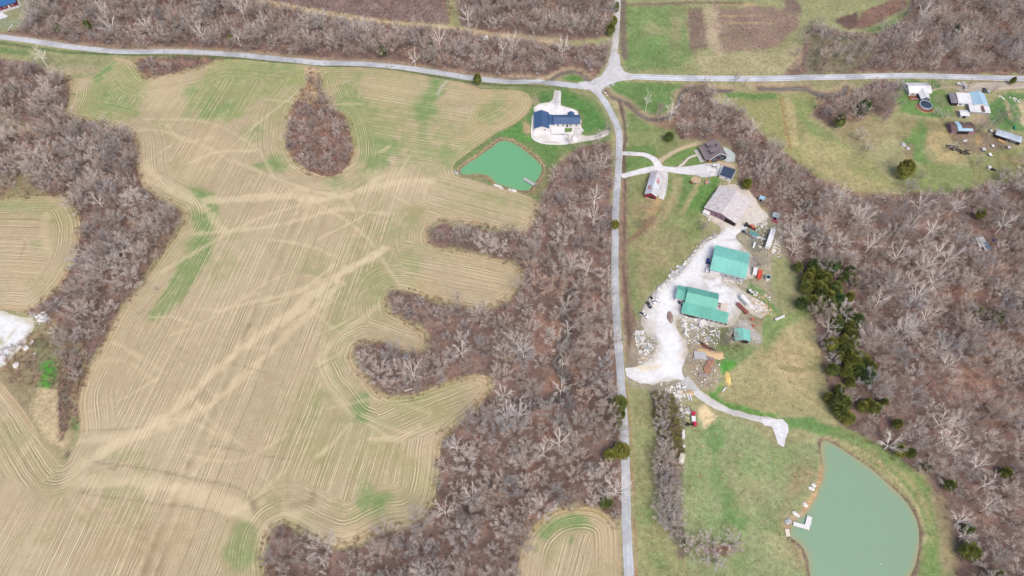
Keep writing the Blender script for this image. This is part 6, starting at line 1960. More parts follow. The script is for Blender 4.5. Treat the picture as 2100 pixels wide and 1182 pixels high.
# small north-west wing
xw0, xw1 = -L / 2 - 5.4, -L / 2 + .3
mb = MB(); mb.box(((xw0 + xw1) / 2, b - 4.3, 1.2), (xw1 - xw0, 8.0, 4.6)); S.part('wall', mb, M_white)
for E in (((xw0 - .2, b + .2, 3.5), (xw1 - .2, b + .2, 3.5), (xw1 - .2, b - 3.6, 4.7), (xw0 - .2, b - 3.6, 4.7)), ((xw0 - .2, b - 8.7, 3.4), (xw1 - .2, b - 8.7, 3.4), (xw1 - .2, b - 3.6, 4.7), (xw0 - .2, b - 3.6, 4.7))):
    mb = MB(); slope(mb, *E); seams(mb, *E, 1.0); S.part('wing_roof', mb, M_teal2)
door(S, (xw0 + xw1) / 2, b - 8.3, 2.4, 2.4, 's', M_trim)
# saw frame and slab table in the east corner
mb = MB(); mb.box((L / 2 + 4.2, -b + 3.8, .5), (4.4, 7.6, .35)); S.part('slab_table', mb, mat_plain('pale_stone_top', C(232, 220, 206), .8, .2, .06))
mb = MB()
for xx in (1.0, 3.2):
    for yy in (.5, 5.0):
        mb.box((L / 2 + xx * .7, -b + yy, 1.6), (.25, .25, 3.4))
mb.box((L / 2 + 1.5, -b + 2.7, 3.2), (1.9, .35, .3)); mb.box((L / 2 + 1.5, -b + 5.0, 3.2), (1.9, .35, .3)); mb.box((L / 2 + 1.5, -b + .5, 2.6), (1.9, .35, .3))
S.part('saw_frame', mb, mat_plain('rusty_steel', C(132, 92, 84), .8, .3, .2))

# ---- small teal shed
c, ang, L, Wd = rect_from([(1506, 675), (1538.4, 678), (1537.4, 699.5), (1508, 697.5)], 3.0)
S = Site('teal_shed', c, ang, 'small open shed with teal gable roof on the gravel ramp', 'shed')
roof_gable(S, L, Wd, 2.9, 1.5, M_teal, along='y', oh=.2, seam=.9)
S.part('wall', walls_gable(L - .8, Wd - 1.2, 2.8, 1.3, 0, .5, along='y'), M_grwall)
door(S, 1.6, -Wd / 2 + .1, 3.2, 2.4, 's', M_dark, name='opening')
mb = MB()
for xx in (-L / 2 + .4, 0, L / 2 - .4):
    mb.box((xx, -Wd / 2 + .2, 1.2), (.18, .18, 3.0))
S.part('post', mb, M_wood)

# ---- house with round pool, far right
c, ang, L, Wd = rect_from([(1860, 170), (1906, 171), (1906, 190), (1862, 190.5)], 3.0)
S = Site('pool_house', c, ang, 'white-roofed house beside the round above-ground pool', 'house')
S.part('wall', walls_gable(L - .6, Wd - .6, 2.8, 1.7), M_white)
roof_gable(S, L, Wd, 2.8, 1.7, M_whiteroof, oh=.3, seam=1.1)
S.part('wall', walls_gable(6.0, 6.4, 2.8, 1.4, 1.6, -Wd / 2 - 2.4, along='y'), mat_plain('blue_siding', C(84, 112, 146), .6, .3, .08))
roof_gable(S, 6.0, 8.4, 2.8, 1.4, M_whiteroof, 1.6, -Wd / 2 - 1.5, along='y', oh=.3, name='porch_roof')
win(S, .2, -Wd / 2 - 5.6, 1.5, 1.4, 1.2, 's'); win(S, 3.0, -Wd / 2 - 5.6, 1.5, 1.4, 1.2, 's')
mb = MB(); mb.box((-L * .3, -Wd / 2 - 2.4, .3), (6.6, 4.6, .5)); S.part('deck', mb, M_brownwood)
mb = MB()
for q in range(6):
    mb.box((-L * .3 - 3.1 + q * 1.24, -Wd / 2 - 4.6, 1.0), (.1, .1, 1.1))
mb.box((-L * .3, -Wd / 2 - 4.6, 1.5), (6.4, .1, .1)); S.part('deck_railing', mb, M_trim)
win(S, -L * .3, -Wd / 2 + .3, 1.7, 1.8, 1.2, 's')

x, y = (float(v[0]) for v in G(np.array([1899.]), np.array([215.]), 1.0)[:2])
S = Site('swimming_pool', (x, y), 0, 'round above-ground pool with pale rim and dark water', 'pool')
mb = MB()
n_ = 32
for j in range(n_):
    a0, a1 = 2 * math.pi * j / n_, 2 * math.pi * (j + 1) / n_
    for ra, rb in ((3.9, 4.25),):
        p = [(r_ * math.cos(a), r_ * math.sin(a), z) for a in (a0, a1) for r_ in (ra, rb) for z in (-.5, 1.3)]
        mb.add(p, [(1, 3, 7, 5), (3, 2, 6, 7), (0, 1, 5, 4)])
S.part('pool_wall', mb, M_galv)
mb = MB(); mb.cyl((0, 0, -.3), 3.95, 1.35, 32); S.part('water', mb, M_poolwater)
mb = MB(); mb.box((-4.2, .6, .9), (.7, .9, 1.7)); S.part('ladder', mb, M_silver)
mb = MB()
for j in range(14):
    a0, a1 = rad(165 + j * 11), rad(165 + (j + 1) * 11)
    w0 = 1.8 + 1.2 * math.sin(math.pi * (j + .5) / 14)
    p = [(r_ * math.cos(a), r_ * math.sin(a), z) for a in (a0, a1) for r_ in (4.3, 4.3 + w0) for z in (.0, .35)]
    mb.add(p, [(1, 3, 7, 5), (3, 2, 6, 7), (0, 1, 5, 4), (0, 2, 3, 1), (4, 5, 7, 6)])
S.part('planted_border', mb, M_brownwood)
mb = MB()
for j in range(14):
    a = rad(165 + (j + .5) * 11); w0 = 1.95 + 1.2 * math.sin(math.pi * (j + .5) / 14)
    mb.box(((4.3 + w0) * math.cos(a), (4.3 + w0) * math.sin(a), .2), (.3, 1.3, .5), a)
S.part('border_edging', mb, mat_plain('pale_edging', C(214, 190, 150), .9, .2, .1))

# ---- patchwork house, far right
c, ang, L, Wd = rect_from([(1963, 191), (1992, 193.5), (1991, 212.5), (1963, 210)], 3.2)
S = Site('patchwork_house', c, ang, 'long house of joined white, pale blue and grey metal roofs', 'house')
mb = MB(); mb.box((0, 0, .8), (L - .6, Wd - .6, 4.0)); S.part('wall', mb, M_white)
mb = MB(); E = ((-L / 2, -Wd / 2, 2.8), (L / 2, -Wd / 2, 2.8), (L / 2, Wd / 2, 3.6), (-L / 2, Wd / 2, 3.6)); slope(mb, *E); seams(mb, *E, .9); S.part('roof', mb, M_whiteroof)
mb = MB(); mb.box((-L / 2 - 2.0, 0, .5), (4.2, Wd, 3.2)); S.part('porch', mb, M_dark)
mb = MB(); slope(mb, (-L / 2 - 4.6, -Wd / 2, 2.3), (-L / 2, -Wd / 2, 2.6), (-L / 2, Wd / 2, 2.6), (-L / 2 - 4.6, Wd / 2, 2.3))
for q in range(5):
    mb.box((-L / 2 - 4.2 + q * .95, 0, 2.75), (.2, Wd, .14))
S.part('porch_roof', mb, mat_plain('weathered_grey_deck', C(160, 156, 166), .85, .2, .15))
xb = L / 2 + 5.1
S.part('wall', walls_gable(10.0, 12.5, 3.0, 2.0, xb, .2, along='y'), M_white)
roof_gable(S, 10.2, 12.5, 3.0, 2.0, M_paleblue, xb, .2, along='y', oh=.3, seam=.9, name='blue_roof')
mb = MB(); E = ((L * .18, -Wd / 2 - 7.2, 2.3), (xb + 5.6, -Wd / 2 - 7.2, 2.3), (xb + 5.6, -Wd / 2 - .4, 2.9), (L * .18, -Wd / 2 - .4, 2.9)); slope(mb, *E); seams(mb, *E, .9); S.part('lower_roof', mb, M_whiteroof)
mb = MB(); mb.box(((L * .18 + xb + 5.6) / 2, -Wd / 2 - 3.6, .4), (xb + 4.6 - L * .18, 6.0, 3.4)); S.part('wall', mb, M_grwall)
mb = MB(); mb.box((xb + .8, -Wd / 2 - 3.7, 2.95), (2.0, 6.6, .12)); S.part('brown_roof_strip', mb, M_brownroof)
mb = MB(); mb.box((xb + .2, -4.6, 4.2), (3.2, 1.4, .3), -.3); S.part('loose_sheet', mb, M_whiteroof)
for xx in (-L * .3, L * .1):
    win(S, xx, -Wd / 2 + .3, 1.6, 1.3, 1.1, 's')

def shed(name, corners, ev, rise, rmat, wmat, label, cat='shed', openn=None, along='x', seam=.9):
    c, ang, L, Wd = rect_from(corners, ev)
    S = Site(name, c, ang, label, cat)
    S.part('wall', walls_gable(L - .5, Wd - .5, ev, rise, along=along), wmat)
    roof_gable(S, L - .3, Wd - .3, ev, rise, rmat, along=along, oh=.2, seam=seam)
    if openn:
        door(S, 0, -Wd / 2 + .25, L * openn, ev * .8, 's', M_dark, name='opening')
    return S, L, Wd
shed('small_shed', [(1968, 226), (1987, 228), (1986, 238), (1968, 237.5)], 2.3, .5, M_whiteroof, M_grwall, 'small white-roofed shed just below the patchwork house', openn=.4)
S, L, Wd = shed('brown_shed', [(1947, 250.5), (1997, 251), (1996, 270), (1949, 269)], 2.8, .9, M_brownroof, M_mauve, 'brown rusty-roofed shed with pale blue roof sheets', openn=.5)
k = .9 / (Wd / 2)
mb = MB()
for (x_0, x_1, y_0, y_1) in ((-L * .23, -L * .05, -Wd / 2, -.1), (-L * .23, -L * .05, .1, Wd / 2), (-L * .05, L * .4, -Wd / 2, -Wd * .26), (L * .16, L * .2, -Wd * .26, Wd / 2)):
    z = lambda yy: 2.8 + .9 - abs(yy) * k + .25
    mb.add([(x_0, y_0, z(y_0)), (x_1, y_0, z(y_0)), (x_1, y_1, z(y_1)), (x_0, y_1, z(y_1))], [(0, 1, 2, 3)])
S.part('blue_sheets', mb, M_paleblue)
S, L, Wd = shed('long_shed', [(2045, 265), (2097.5, 282), (2092.5, 293), (2040, 276)], 2.6, .45, M_galv, M_dark, 'long low galvanised metal shed with dark open front', openn=.6)
# ---- blue-roofed red house cut off by the top left corner
c, ang, L, Wd = rect_from([(-32, -8), (20, -26), (36, 9), (6, 24)], 3.0)
x, y = (float(v[0]) for v in G(np.array([8.]), np.array([4.]), 3.0)[:2])
S = Site('red_house', (x, y), rad(31), 'dark red house with bright blue roof by the top road', 'house')
S.part('wall', walls_gable(15.5, 10, 3.2, 2.0), M_redhouse)
roof_gable(S, 15.5, 10.6, 3.2, 2.0, mat_metal('bright_blue_roof', C(52, 108, 168)), oh=.4)
for xx in (-5, -1, 4.5):
    win(S, xx, -5, 1.7, 1.3, 1.2, 's')
door(S, 1.8, -5, 1.1, 2.1, 's', M_trim)
mb = MB(); mb.box((.5, -6.8, .0), (17, 3.2, .3)); S.part('concrete_walk', mb, M_concrete)
mb = MB(); mb.box((9.2, 0, .0), (1.6, 14, .3)); S.part('side_walk', mb, M_concrete)
sheet('concrete_drive', [(-40, 15), (-2, 20), (10, 30), (17, 34), (0, 40), (-40, 52)], M_gravel, (C(232, 236, 242), None), zo=.12, rag=.1)
# ------------------------------------------------------------------ vehicles, stones, timber and the other things lying about
def pt(px, py, z=0.0):
    x, y, h = G(np.array([float(px)]), np.array([float(py)]), z)
    return float(x[0]), float(y[0]), float(h[0])

def wang(a, b):
    x0, y0, _ = pt(*a); x1, y1, _ = pt(*b)
    return math.atan2(y1 - y0, x1 - x0)

def root(name, px, py, ang, label, cat, group=None, dz=.13):
    e = bpy.data.objects.new(name, None)
    COL.objects.link(e)
    x, y, h = pt(px, py)
    e.location = (x, y, h + dz)
    e.rotation_euler = (0, 0, ang)
    return tag(e, label, cat, group)

def put(name, mb, mats, px, py, ang, label, cat, group=None, dz=.1):
    o = mb.build(name, mats)
    x, y, h = pt(px, py)
    o.location = (x, y, h + dz)
    o.rotation_euler = (0, 0, ang)
    return tag(o, label, cat, group)

def paint(name, col, rough=.35):
    return mat_plain(name, col, rough, .5, .04)
P_white, P_black, P_red, P_orange, P_blue, P_rust = paint('white_paint', C(248, 248, 250)), paint('black_paint', C(44, 48, 60)), paint('red_paint', C(206, 48, 84)), paint('orange_red_paint', C(232, 92, 70)), paint('blue_paint', C(36, 76, 170)), mat_plain('rust_paint', C(150, 92, 84), .8, .2, .2)
P_silver, P_yellow = paint('grey_paint', C(170, 176, 184)), paint('yellow_paint', C(250, 206, 40))

def wheels(e, xs, w, r=.36, t=.26):
    for x in xs:
        for sy in (-1, 1):
            mb = MB()
            n = 12
            k = [(x + r * math.cos(2 * math.pi * j / n), sy * w, r + r * math.sin(2 * math.pi * j / n)) for j in range(n)]
            k2 = [(a, b - sy * t, c) for a, b, c in k]
            mb.add(k + k2, [tuple(range(n)), tuple(range(2 * n - 1, n - 1, -1))] + [(j, n + j, n + (j + 1) % n, (j + 1) % n) for j in range(n)])
            wh = mb.build('wheel', M_black, e)
            rb = MB()
            q = [(x + r * .55 * math.cos(2 * math.pi * j / 8), sy * (w + .012), r + r * .55 * math.sin(2 * math.pi * j / 8)) for j in range(8)]
            rb.add(q, [tuple(range(8))])
            rb.build('rim', P_silver, wh)

def prism(mb, prof, w0, w1=None, zs=None, m=0):
    """side profile (x, z) list, half widths per point"""
    n = len(prof)
    ws = w0 if isinstance(w0, list) else [w0] * n
    vs = [(x, -w, z) for (x, z), w in zip(prof, ws)] + [(x, w, z) for (x, z), w in zip(prof, ws)]
    mb.add(vs, [tuple(range(n)), tuple(range(2 * n - 1, n - 1, -1))] + [(i, n + i, n + (i + 1) % n, (i + 1) % n) for i in range(n)], m)

def car(px, py, ang, mat, label, cat='car', kind='sedan', group=None, dz=.13):
    e = root('parked_' + ('pickup' if kind == 'pickup' else 'car'), px, py, ang, label, cat, group, dz)
    L = 5.6 if kind == 'pickup' else 4.7
    a = L / 2
    mb = MB()
    prism(mb, [(-a, .35), (a - .05, .35), (a, .62), (a - .15, .82), (a - 1.25, .95), (-a + .1, .98), (-a, .8)], .9)
    mb.build('body', mat, e)
    c = MB()
    if kind == 'pickup':
        prof, ws = [(-.5, .95), (1.15, .95), (.55, 1.62), (-.3, 1.65)], [.84, .84, .7, .7]
    elif kind == 'suv':
        prof, ws = [(-a + .15, .95), (1.1, .95), (.45, 1.6), (-a + .5, 1.62)], [.84, .84, .7, .7]
    else:
        prof, ws = [(-a + .5, .95), (1.1, .95), (.3, 1.42), (-1.15, 1.44)], [.82, .82, .66, .66]
    prism(c, prof, ws)
    cab = c.build('cabin', M_glass, e)
    r_ = MB()
    z = prof[2][1]
    r_.box(((prof[2][0] + prof[3][0]) / 2, 0, z + .02), (abs(prof[2][0] - prof[3][0]) + .1, ws[2] * 2.04, .06))
    r_.build('roof', mat, cab)
    if kind == 'pickup':
        b = MB(); b.box((-1.65, 0, 1.0), (2.0, 1.5, .06)); b.build('truck_bed', M_dark, e)
    wheels(e, (-a + .95, a - .95), .92)
    for sy in (-.6, .6):
        h = MB(); h.box((a - .06, sy, .72), (.1, .36, .14)); h.build('headlight', M_trim, e)
    return e
car(1330.5, 627.5, wang((1327, 622), (1334, 633)), P_black, 'dark navy sedan parked nose down at the yard edge', 'car')
car(1338.5, 618, wang((1334, 611), (1343, 624)), P_white, 'white pickup parked right beside the dark sedan', 'pickup', 'pickup')
car(1320.5, 648, wang((1315, 644), (1327, 651)), P_white, 'white pickup parked alone below the dark sedan', 'pickup', 'pickup')
car(1466, 344.5, wang((1460, 343), (1473, 347)), P_white, 'white car parked on the driveway left of the navy-roofed garage', 'car', 'suv', None, .3)
car(1979, 182, wang((1979, 186), (1978, 177)), P_white, 'white car parked on grey gravel above the patchwork house', 'car')
car(2018, 187, wang((2018, 192), (2018, 183)), P_black, 'black vehicle parked above the pale blue roof', 'car', 'suv')

def trailer_box(px, py, ang, L, w, h, mat, label, cat='trailer', name='box_trailer', floor=.9, roofmat=None, group=None):
    e = root(name, px, py, ang, label, cat, group)
    mb = MB(); mb.box((0, 0, floor + h / 2), (L, w, h)); body = mb.build('body', mat, e)
    rf = MB()
    k = max(2, int(L / 1.2))
    for i in range(k):
        rf.box((-L / 2 + (i + .5) * L / k, 0, floor + h + .03), (L / k * .82, w * .96, .06))
    rf.build('roof_panel', roofmat or mat, body)
    ch = MB(); ch.box((L * .55, 0, floor - .2), (L * .18, .2, .15)); ch.box((0, 0, floor - .15), (L * .95, w * .5, .25)); ch.build('chassis', M_dark, e)
    wheels(e, (-L * .32, -L * .32 + .95), w / 2 - .02, .42)
    return e
trailer_box(1577, 495, wang((1570.5, 516), (1584, 474)), 14.6, 2.9, 2.6, P_white, 'long white semi trailer standing at the wood edge', roofmat=M_whiteroof)
trailer_box(1546.5, 560, wang((1545, 570), (1548, 553)), 5.4, 2.3, 1.6, P_white, 'white box trailer right of the big teal roof', floor=.6)
trailer_box(1525, 619.5, wang((1519, 613), (1531, 626)), 6.2, 2.4, 2.2, P_white, 'white box truck body parked beside the rusty flatbed')
trailer_box(1397, 942, wang((1396, 951), (1399, 933)), 5.4, 2.4, 2.0, mat_plain('cream_paint', C(236, 232, 218), .6, .3, .08), 'cream container at the lower end of the hedgerow junk row', name='container', cat='container', floor=.2)
trailer_box(1400, 888, wang((1400, 892), (1400, 884)), 2.4, 1.4, 1.1, P_white, 'upper of two small white boxes beside the hedgerow', floor=.3)
trailer_box(1400.5, 897, wang((1400, 901), (1401, 893)), 2.6, 1.4, 1.1, P_white, 'lower of two small white boxes beside the hedgerow', floor=.3)
trailer_box(1450, 556.5, wang((1449, 560), (1451, 552)), 3.2, 1.7, .8, P_white, 'small white utility trailer at the lower left corner of the big teal roof', floor=.5)
trailer_box(1348, 618, wang((1344, 615), (1352, 621)), 2.8, 1.6, .7, P_white, 'small white trailer right of the white pickup', floor=.5)
trailer_box(995, 82, wang((989, 82), (1001, 80)), 4.5, 2.2, 2.0, P_white, 'derelict white camper in the brush beside the grass trail', cat='camper', name='camper', floor=.5)
# red trailer with sloping tongue, rusty flatbed
e = root('dump_trailer', 1556.5, 566, wang((1554, 577), (1559, 556)), 'bright red-orange dump trailer beside the white box trailer', 'trailer')
mb = MB(); mb.box((0, 0, 1.0), (6.0, 2.2, .3)); mb.box((0, 1.05, 1.45), (6.0, .12, .7)); mb.box((0, -1.05, 1.45), (6.0, .12, .7)); mb.box((2.95, 0, 1.45), (.12, 2.2, .7)); mb.box((0, 0, 1.55), (5.8, 2.0, .1)); mb.build('bed', P_orange, e)
mb = MB(); mb.box((-3.7, 0, .8), (1.6, .3, .2)); mb.build('drawbar', P_orange, e); wheels(e, (-.5, .5), 1.1, .4)
e = root('flatbed_trailer', 1521.5, 634.5, wang((1513, 626), (1530, 643)), 'rusty brown flatbed trailer on grey gravel', 'trailer')
mb = MB(); mb.box((0, 0, 1.0), (8.0, 2.3, .3)); mb.build('bed', P_rust, e)
mb = MB()
for i in range(9): mb.box((-3.6 + i * .9, 0, 1.18), (.75, 2.1, .06))
mb.build('deck_boards', P_rust, e)
mb = MB(); mb.box((-4.6, 0, .9), (1.4, .3, .2)); mb.build('drawbar', M_dark, e); wheels(e, (1.8, 2.8), 1.15, .42)

def tractor(px, py, ang, mat, label, name='tractor', cat='tractor', arm=False):
    e = root(name, px, py, ang, label, cat)
    mb = MB(); mb.box((.7, 0, 1.15), (1.9, .9, .8)); mb.box((-.6, 0, .95), (1.2, 1.0, .6)); mb.build('body', mat, e)
    c = MB(); prism(c, [(-1.2, 1.2), (.1, 1.2), (-.1, 2.4), (-1.1, 2.4)], .65); cb = c.build('cab', M_glass, e)
    r_ = MB(); r_.box((-.6, 0, 2.48), (1.3, 1.5, .12)); r_.build('roof', mat, cb)
    wheels(e, (-.7,), 1.05, .75, .4); wheels(e, (1.2,), .85, .45, .3)
    a = MB()
    if arm:
        a.tube([(.8, 0, 1.5), (2.2, 0, 3.0), (3.6, 0, 1.6)], [.18, .18, .14], 4); a.box((3.7, 0, 1.2), (.8, .9, .7)); a.build('boom', mat, e)
    else:
        a.box((2.2, 0, .7), (.5, 1.6, .7)); a.build('bucket', M_dark, e)
    return e
tractor(1541, 468.5, wang((1536, 466), (1547, 471)), P_orange, 'bright red tractor between grey machine and rubble above the big teal roof')
tractor(1451, 539.5, wang((1451, 545), (1452, 533)), P_blue, 'blue tractor at the left wall of the big teal roof')
tractor(1531, 464.5, wang((1526, 463), (1536, 466)), M_dark, 'dark loader just left of the red tractor', 'loader', 'loader')
tractor(1527, 478, wang((1520, 473), (1535, 483)), P_silver, 'grey excavator with boom at the gravel edge', 'excavator', 'excavator', True)
tractor(1538, 601, wang((1532, 600), (1543, 603)), P_white, 'small white machine on the bright grass right of the stone workshop', 'skid_loader', 'loader', True)
tractor(1396, 623, wang((1392, 620), (1400, 627)), P_silver, 'grey forklift left of the stepped teal roofs', 'forklift', 'forklift')

def old_truck(px, py, ang, cabmat, label, bed=True):
    e = root('farm_truck', px, py, ang, label, 'truck')
    mb = MB(); mb.box((1.7, 0, 1.35), (1.7, 1.9, 1.5)); c = mb.build('cab', cabmat, e)
    g = MB(); g.box((2.58, 0, 1.6), (.05, 1.5, .6)); g.build('windscreen', M_glass, c)
    mb = MB(); mb.box((-.2, 0, .7), (5.4, .9, .25)); mb.build('chassis', M_dark, e)
    if bed:
        mb = MB(); mb.box((-1.2, 0, 1.15), (3.2, 2.1, .5)); mb.build('bed', P_white, e)
    wheels(e, (-1.6, 1.8), .95, .45)
old_truck(1421, 857, wang((1421, 864), (1420, 850)), P_red, 'white-bedded truck with crimson cab beside the sawdust patch')
old_truck(1417, 872, wang((1414, 872), (1421, 872)), P_red, 'crimson truck cab without a bed below the white-bedded truck', False)
# boat above the patchwork house
e = root('motor_boat', 1969.5, 174.5, wang((1977, 174), (1962, 174)), 'white boat with pointed bow beside the lane', 'boat')
mb = MB()
P = [(-2.6, 1.0), (1.0, 1.1), (2.4, .6), (3.2, 0), (2.4, -.6), (1.0, -1.1), (-2.6, -1.0)]
mb.add([(x, y, .5) for x, y in P] + [(x * 1.05, y * 1.15, 1.4) for x, y in P], [tuple(reversed(range(7)))] + [(i, (i + 1) % 7, 7 + (i + 1) % 7, 7 + i) for i in range(7)] + [tuple(range(7, 14))])
mb.build('hull', P_white, e)
mb = MB(); mb.box((-1.1, 0, 1.43), (2.4, 1.5, .06)); mb.build('cockpit', P_silver, e)
mb = MB(); mb.box((.5, 0, 1.75), (.12, 1.6, .6)); mb.build('windscreen', M_glass, e)
mb = MB(); mb.box((0, 0, .35), (4.5, 1.2, .2)); mb.build('boat_trailer', M_dark, e); wheels(e, (-.8,), 1.0, .35)

# round open tank
x, y, h = pt(1573, 573)
S = Site('water_tank', (x, y), 0, 'round open tank with white side and teal rim right of the red trailer', 'tank')
mb = MB(); n_ = 24
for j in range(n_):
    a0, a1 = 2 * math.pi * j / n_, 2 * math.pi * (j + 1) / n_
    p = [(r_ * math.cos(a), r_ * math.sin(a), z) for a in (a0, a1) for r_ in (1.35, 1.5) for z in (0, 2.6)]
    mb.add(p, [(1, 3, 7, 5), (3, 2, 6, 7)]); mb.add(p, [(0, 1, 5, 4)], 1)
S.part('shell', mb, [P_white, mat_plain('teal_lining', C(84, 186, 176), .5, .3, .05)])
mb = MB(); mb.cyl((0, 0, .02), 1.36, .8, 24); S.part('water', mb, M_dark)
# white round slab table with long pale beam, frame of pale posts
mb = MB(); mb.cyl((0, 0, 0), 1.75, .7, 20); mb.box((2.0, -2.2, .3), (.1, .1, .1))
put('stone_disc', mb, mat_plain('pale_limestone', C(240, 238, 234), .85, .2, .07, 1), 1441.5, 662, 0, 'round white stone disc lying below the long teal roof', 'stone disc')

# ---- stone slabs: each one an object
M_stone = [mat_plain('limestone', C(238, 236, 230), .9, .15, .08, 1.2), mat_plain('grey_limestone', C(196, 198, 200), .9, .15, .1, 1.2), mat_plain('cream_limestone', C(236, 220, 196), .9, .15, .1, 1.2)]
def slab_mesh(seed, L, w, h):
    random.seed(seed)
    mb = MB()
    j = lambda: random.uniform(-.12, .12)
    vs = []
    for z, k in ((-.15, 1.0), (h, .96)):
        for a, b in ((-1, -1), (1, -1), (1, 1), (-1, 1)):
            vs.append((a * L / 2 * k + j() * L * .5, b * w / 2 * k + j() * w * .6, z + (j() * .4 if z > 0 else 0)))
    mb.add(vs, [(3, 2, 1, 0), (4, 5, 6, 7), (0, 1, 5, 4), (1, 2, 6, 5), (2, 3, 7, 6), (3, 0, 4, 7)])
    return mb
SLAB = [[slab_mesh(600 + i, *d).mesh('limestone_block') for i, d in enumerate(((2.0, 1.2, .6), (1.4, 1.0, .8), (2.6, .8, .5), (1.2, 1.1, .5), (1.8, 1.5, .4), (3.2, .6, .5)))] for _ in range(3)]
for k in range(3):
    for me in SLAB[k]: me.materials.append(M_stone[k])
def slab(px, py, ang, k, v, s, label, group, name='limestone_block', cat='stone block'):
    o = bpy.data.objects.new(name, SLAB[k][v])
    COL.objects.link(o)
    x, y, h = pt(px, py)
    o.location = (x, y, h + .1); o.rotation_euler = (0, 0, ang); o.scale = (s, s, s)
    return tag(o, label, cat, group)
random.seed(21)
def slab_line(pts, n, jit, label, group, ks=(0, 0, 1), ss=(.7, 1.2), along=True, vs=(0, 1, 2, 3, 4)):
    P = np.array(pts, float)
    seg = np.r_[0, np.cumsum(np.linalg.norm(np.diff(P, axis=0), axis=1))]
    for i in range(n):
        t = seg[-1] * (i + random.random()) / n
        q = min(np.searchsorted(seg, t, 'right') - 1, len(P) - 2)
        f = (t - seg[q]) / (seg[q + 1] - seg[q])
        c = P[q] * (1 - f) + P[q + 1] * f + np.array([random.uniform(-jit, jit), random.uniform(-jit, jit)])
        a = wang(P[q], P[q + 1]) + (random.gauss(0, .25) if along else random.uniform(0, 3.1))
        slab(c[0], c[1], a, random.choice(ks), random.choice(vs), random.uniform(*ss), label, group)
slab_line([(1318, 640), (1328, 622), (1345, 600), (1360, 585), (1378, 572)], 26, 2.5, 'pale limestone slab in the row along the parked cars at the yard edge', 'slabs beside the parked cars')
slab_line([(1395, 552), (1410, 535), (1425, 515), (1440, 498), (1455, 488), (1468, 482)], 30, 3, 'limestone block in the row along the meadow edge left of the big teal roof', 'slabs along the upper meadow edge', (0, 1, 1))
slab_line([(1375, 565), (1390, 560), (1400, 548), (1388, 552), (1378, 562)], 20, 4, 'grey slab in the rubble heap at the meadow edge between the workshops', 'slabs of the grey rubble heap', (1, 1, 0), (.8, 1.4), False)
for r_, yy in enumerate((683.5, 696)):
    for i in range(9):
        slab(1304.5 + i * 2.0 + random.uniform(-.3, .3), yy + random.uniform(-.6, .6), wang((1304, yy - 4), (1304.4, yy + 4)) + random.gauss(0, .06), random.choice((0, 1)), 5, random.uniform(.75, .95), f'long thin slab standing in the {"upper" if r_ == 0 else "lower"} row near the road', f'thin slabs, {"upper" if r_ == 0 else "lower"} row')
slab_line([(1308, 712), (1322, 706), (1336, 712), (1330, 722), (1316, 722)], 22, 5, 'limestone slab in the scatter beside the yard entrance', 'slabs near the yard entrance', (0, 0, 1), (.6, 1.1), False)
slab_line([(1402, 648), (1404, 668), (1410, 690)], 18, 3.5, 'limestone slab in the column of stones left below the long teal roof', 'slabs in the column below the workshop', (0,), (.8, 1.3), False)
slab_line([(1412, 654), (1430, 656), (1450, 660), (1428, 668), (1415, 672), (1440, 674)], 28, 4, 'limestone slab in the stock pile just below the long teal roof', 'slabs below the workshop', (0, 0, 1), (.7, 1.3), False)
for i in range(8):
    slab(1424.5 + i * 3.1, 729 + i * .4 + random.uniform(-.4, .4), wang((1424, 722), (1426, 737)) + random.gauss(0, .05), 1, 5, 1.35, 'grey stone post lying side by side below the sawdust heap', 'grey stone posts')
slab_line([(1362, 808), (1375, 798), (1388, 793), (1398, 800), (1382, 812), (1395, 820)], 22, 4, 'broken pale slab in the rubble below the yard entrance', 'rubble below the yard entrance', (0, 0, 2), (.6, 1.2), False)
slab_line([(1545, 612), (1553, 622), (1562, 628), (1568, 634)], 20, 5, 'cream stone in the pile at the right end of the yard', 'stones of the right-hand pile', (0, 2, 2), (.5, 1.1), False)
slab_line([(1550, 463), (1560, 468), (1568, 460), (1572, 470)], 14, 4, 'pale stone in the rubble right of the red tractor', 'rubble right of the red tractor', (0, 0, 2), (.5, .9), False)
slab_line([(1586, 490), (1592, 500), (1588, 512), (1582, 520)], 14, 3, 'white stone in the rubble right of the long white trailer', 'rubble right of the long trailer', (0,), (.5, 1), False)
slab_line([(1392, 840), (1408, 842), (1412, 850), (1398, 846)], 12, 3, 'pale plank-like slab in the junk row beside the hedgerow', 'slabs beside the hedgerow', (0, 1), (.6, 1.1), False)
slab_line([(1480, 572), (1500, 578), (1520, 582)], 12, 3, 'small pale block below the wall of the big teal roof', 'blocks below the big teal roof', (0, 1), (.5, .9), False)
slab_line([(1596, 655), (1603, 651)], 1, 0, 'long white stone beam lying alone on the pasture edge', None, (0,), (2.0, 2.1), True, (5,))
slab_line([(1530, 418), (1536, 423)], 8, 4, 'stone scrap beside the right wall of the rusty barn', 'scrap beside the rusty barn', (0, 1), (.6, .9), False)
slab_line([(1448, 432), (1450, 445), (1455, 450)], 12, 3, 'pale scrap piece at the lower left corner of the rusty barn', 'scrap at the barn corner', (0, 1), (.5, .9), False)
slab_line([(1360, 360), (1366, 375), (1362, 395), (1358, 404)], 10, 3, 'small pale stone on the gravel strip beside the red barn', 'stones beside the red barn', (0, 1), (.4, .7), False)

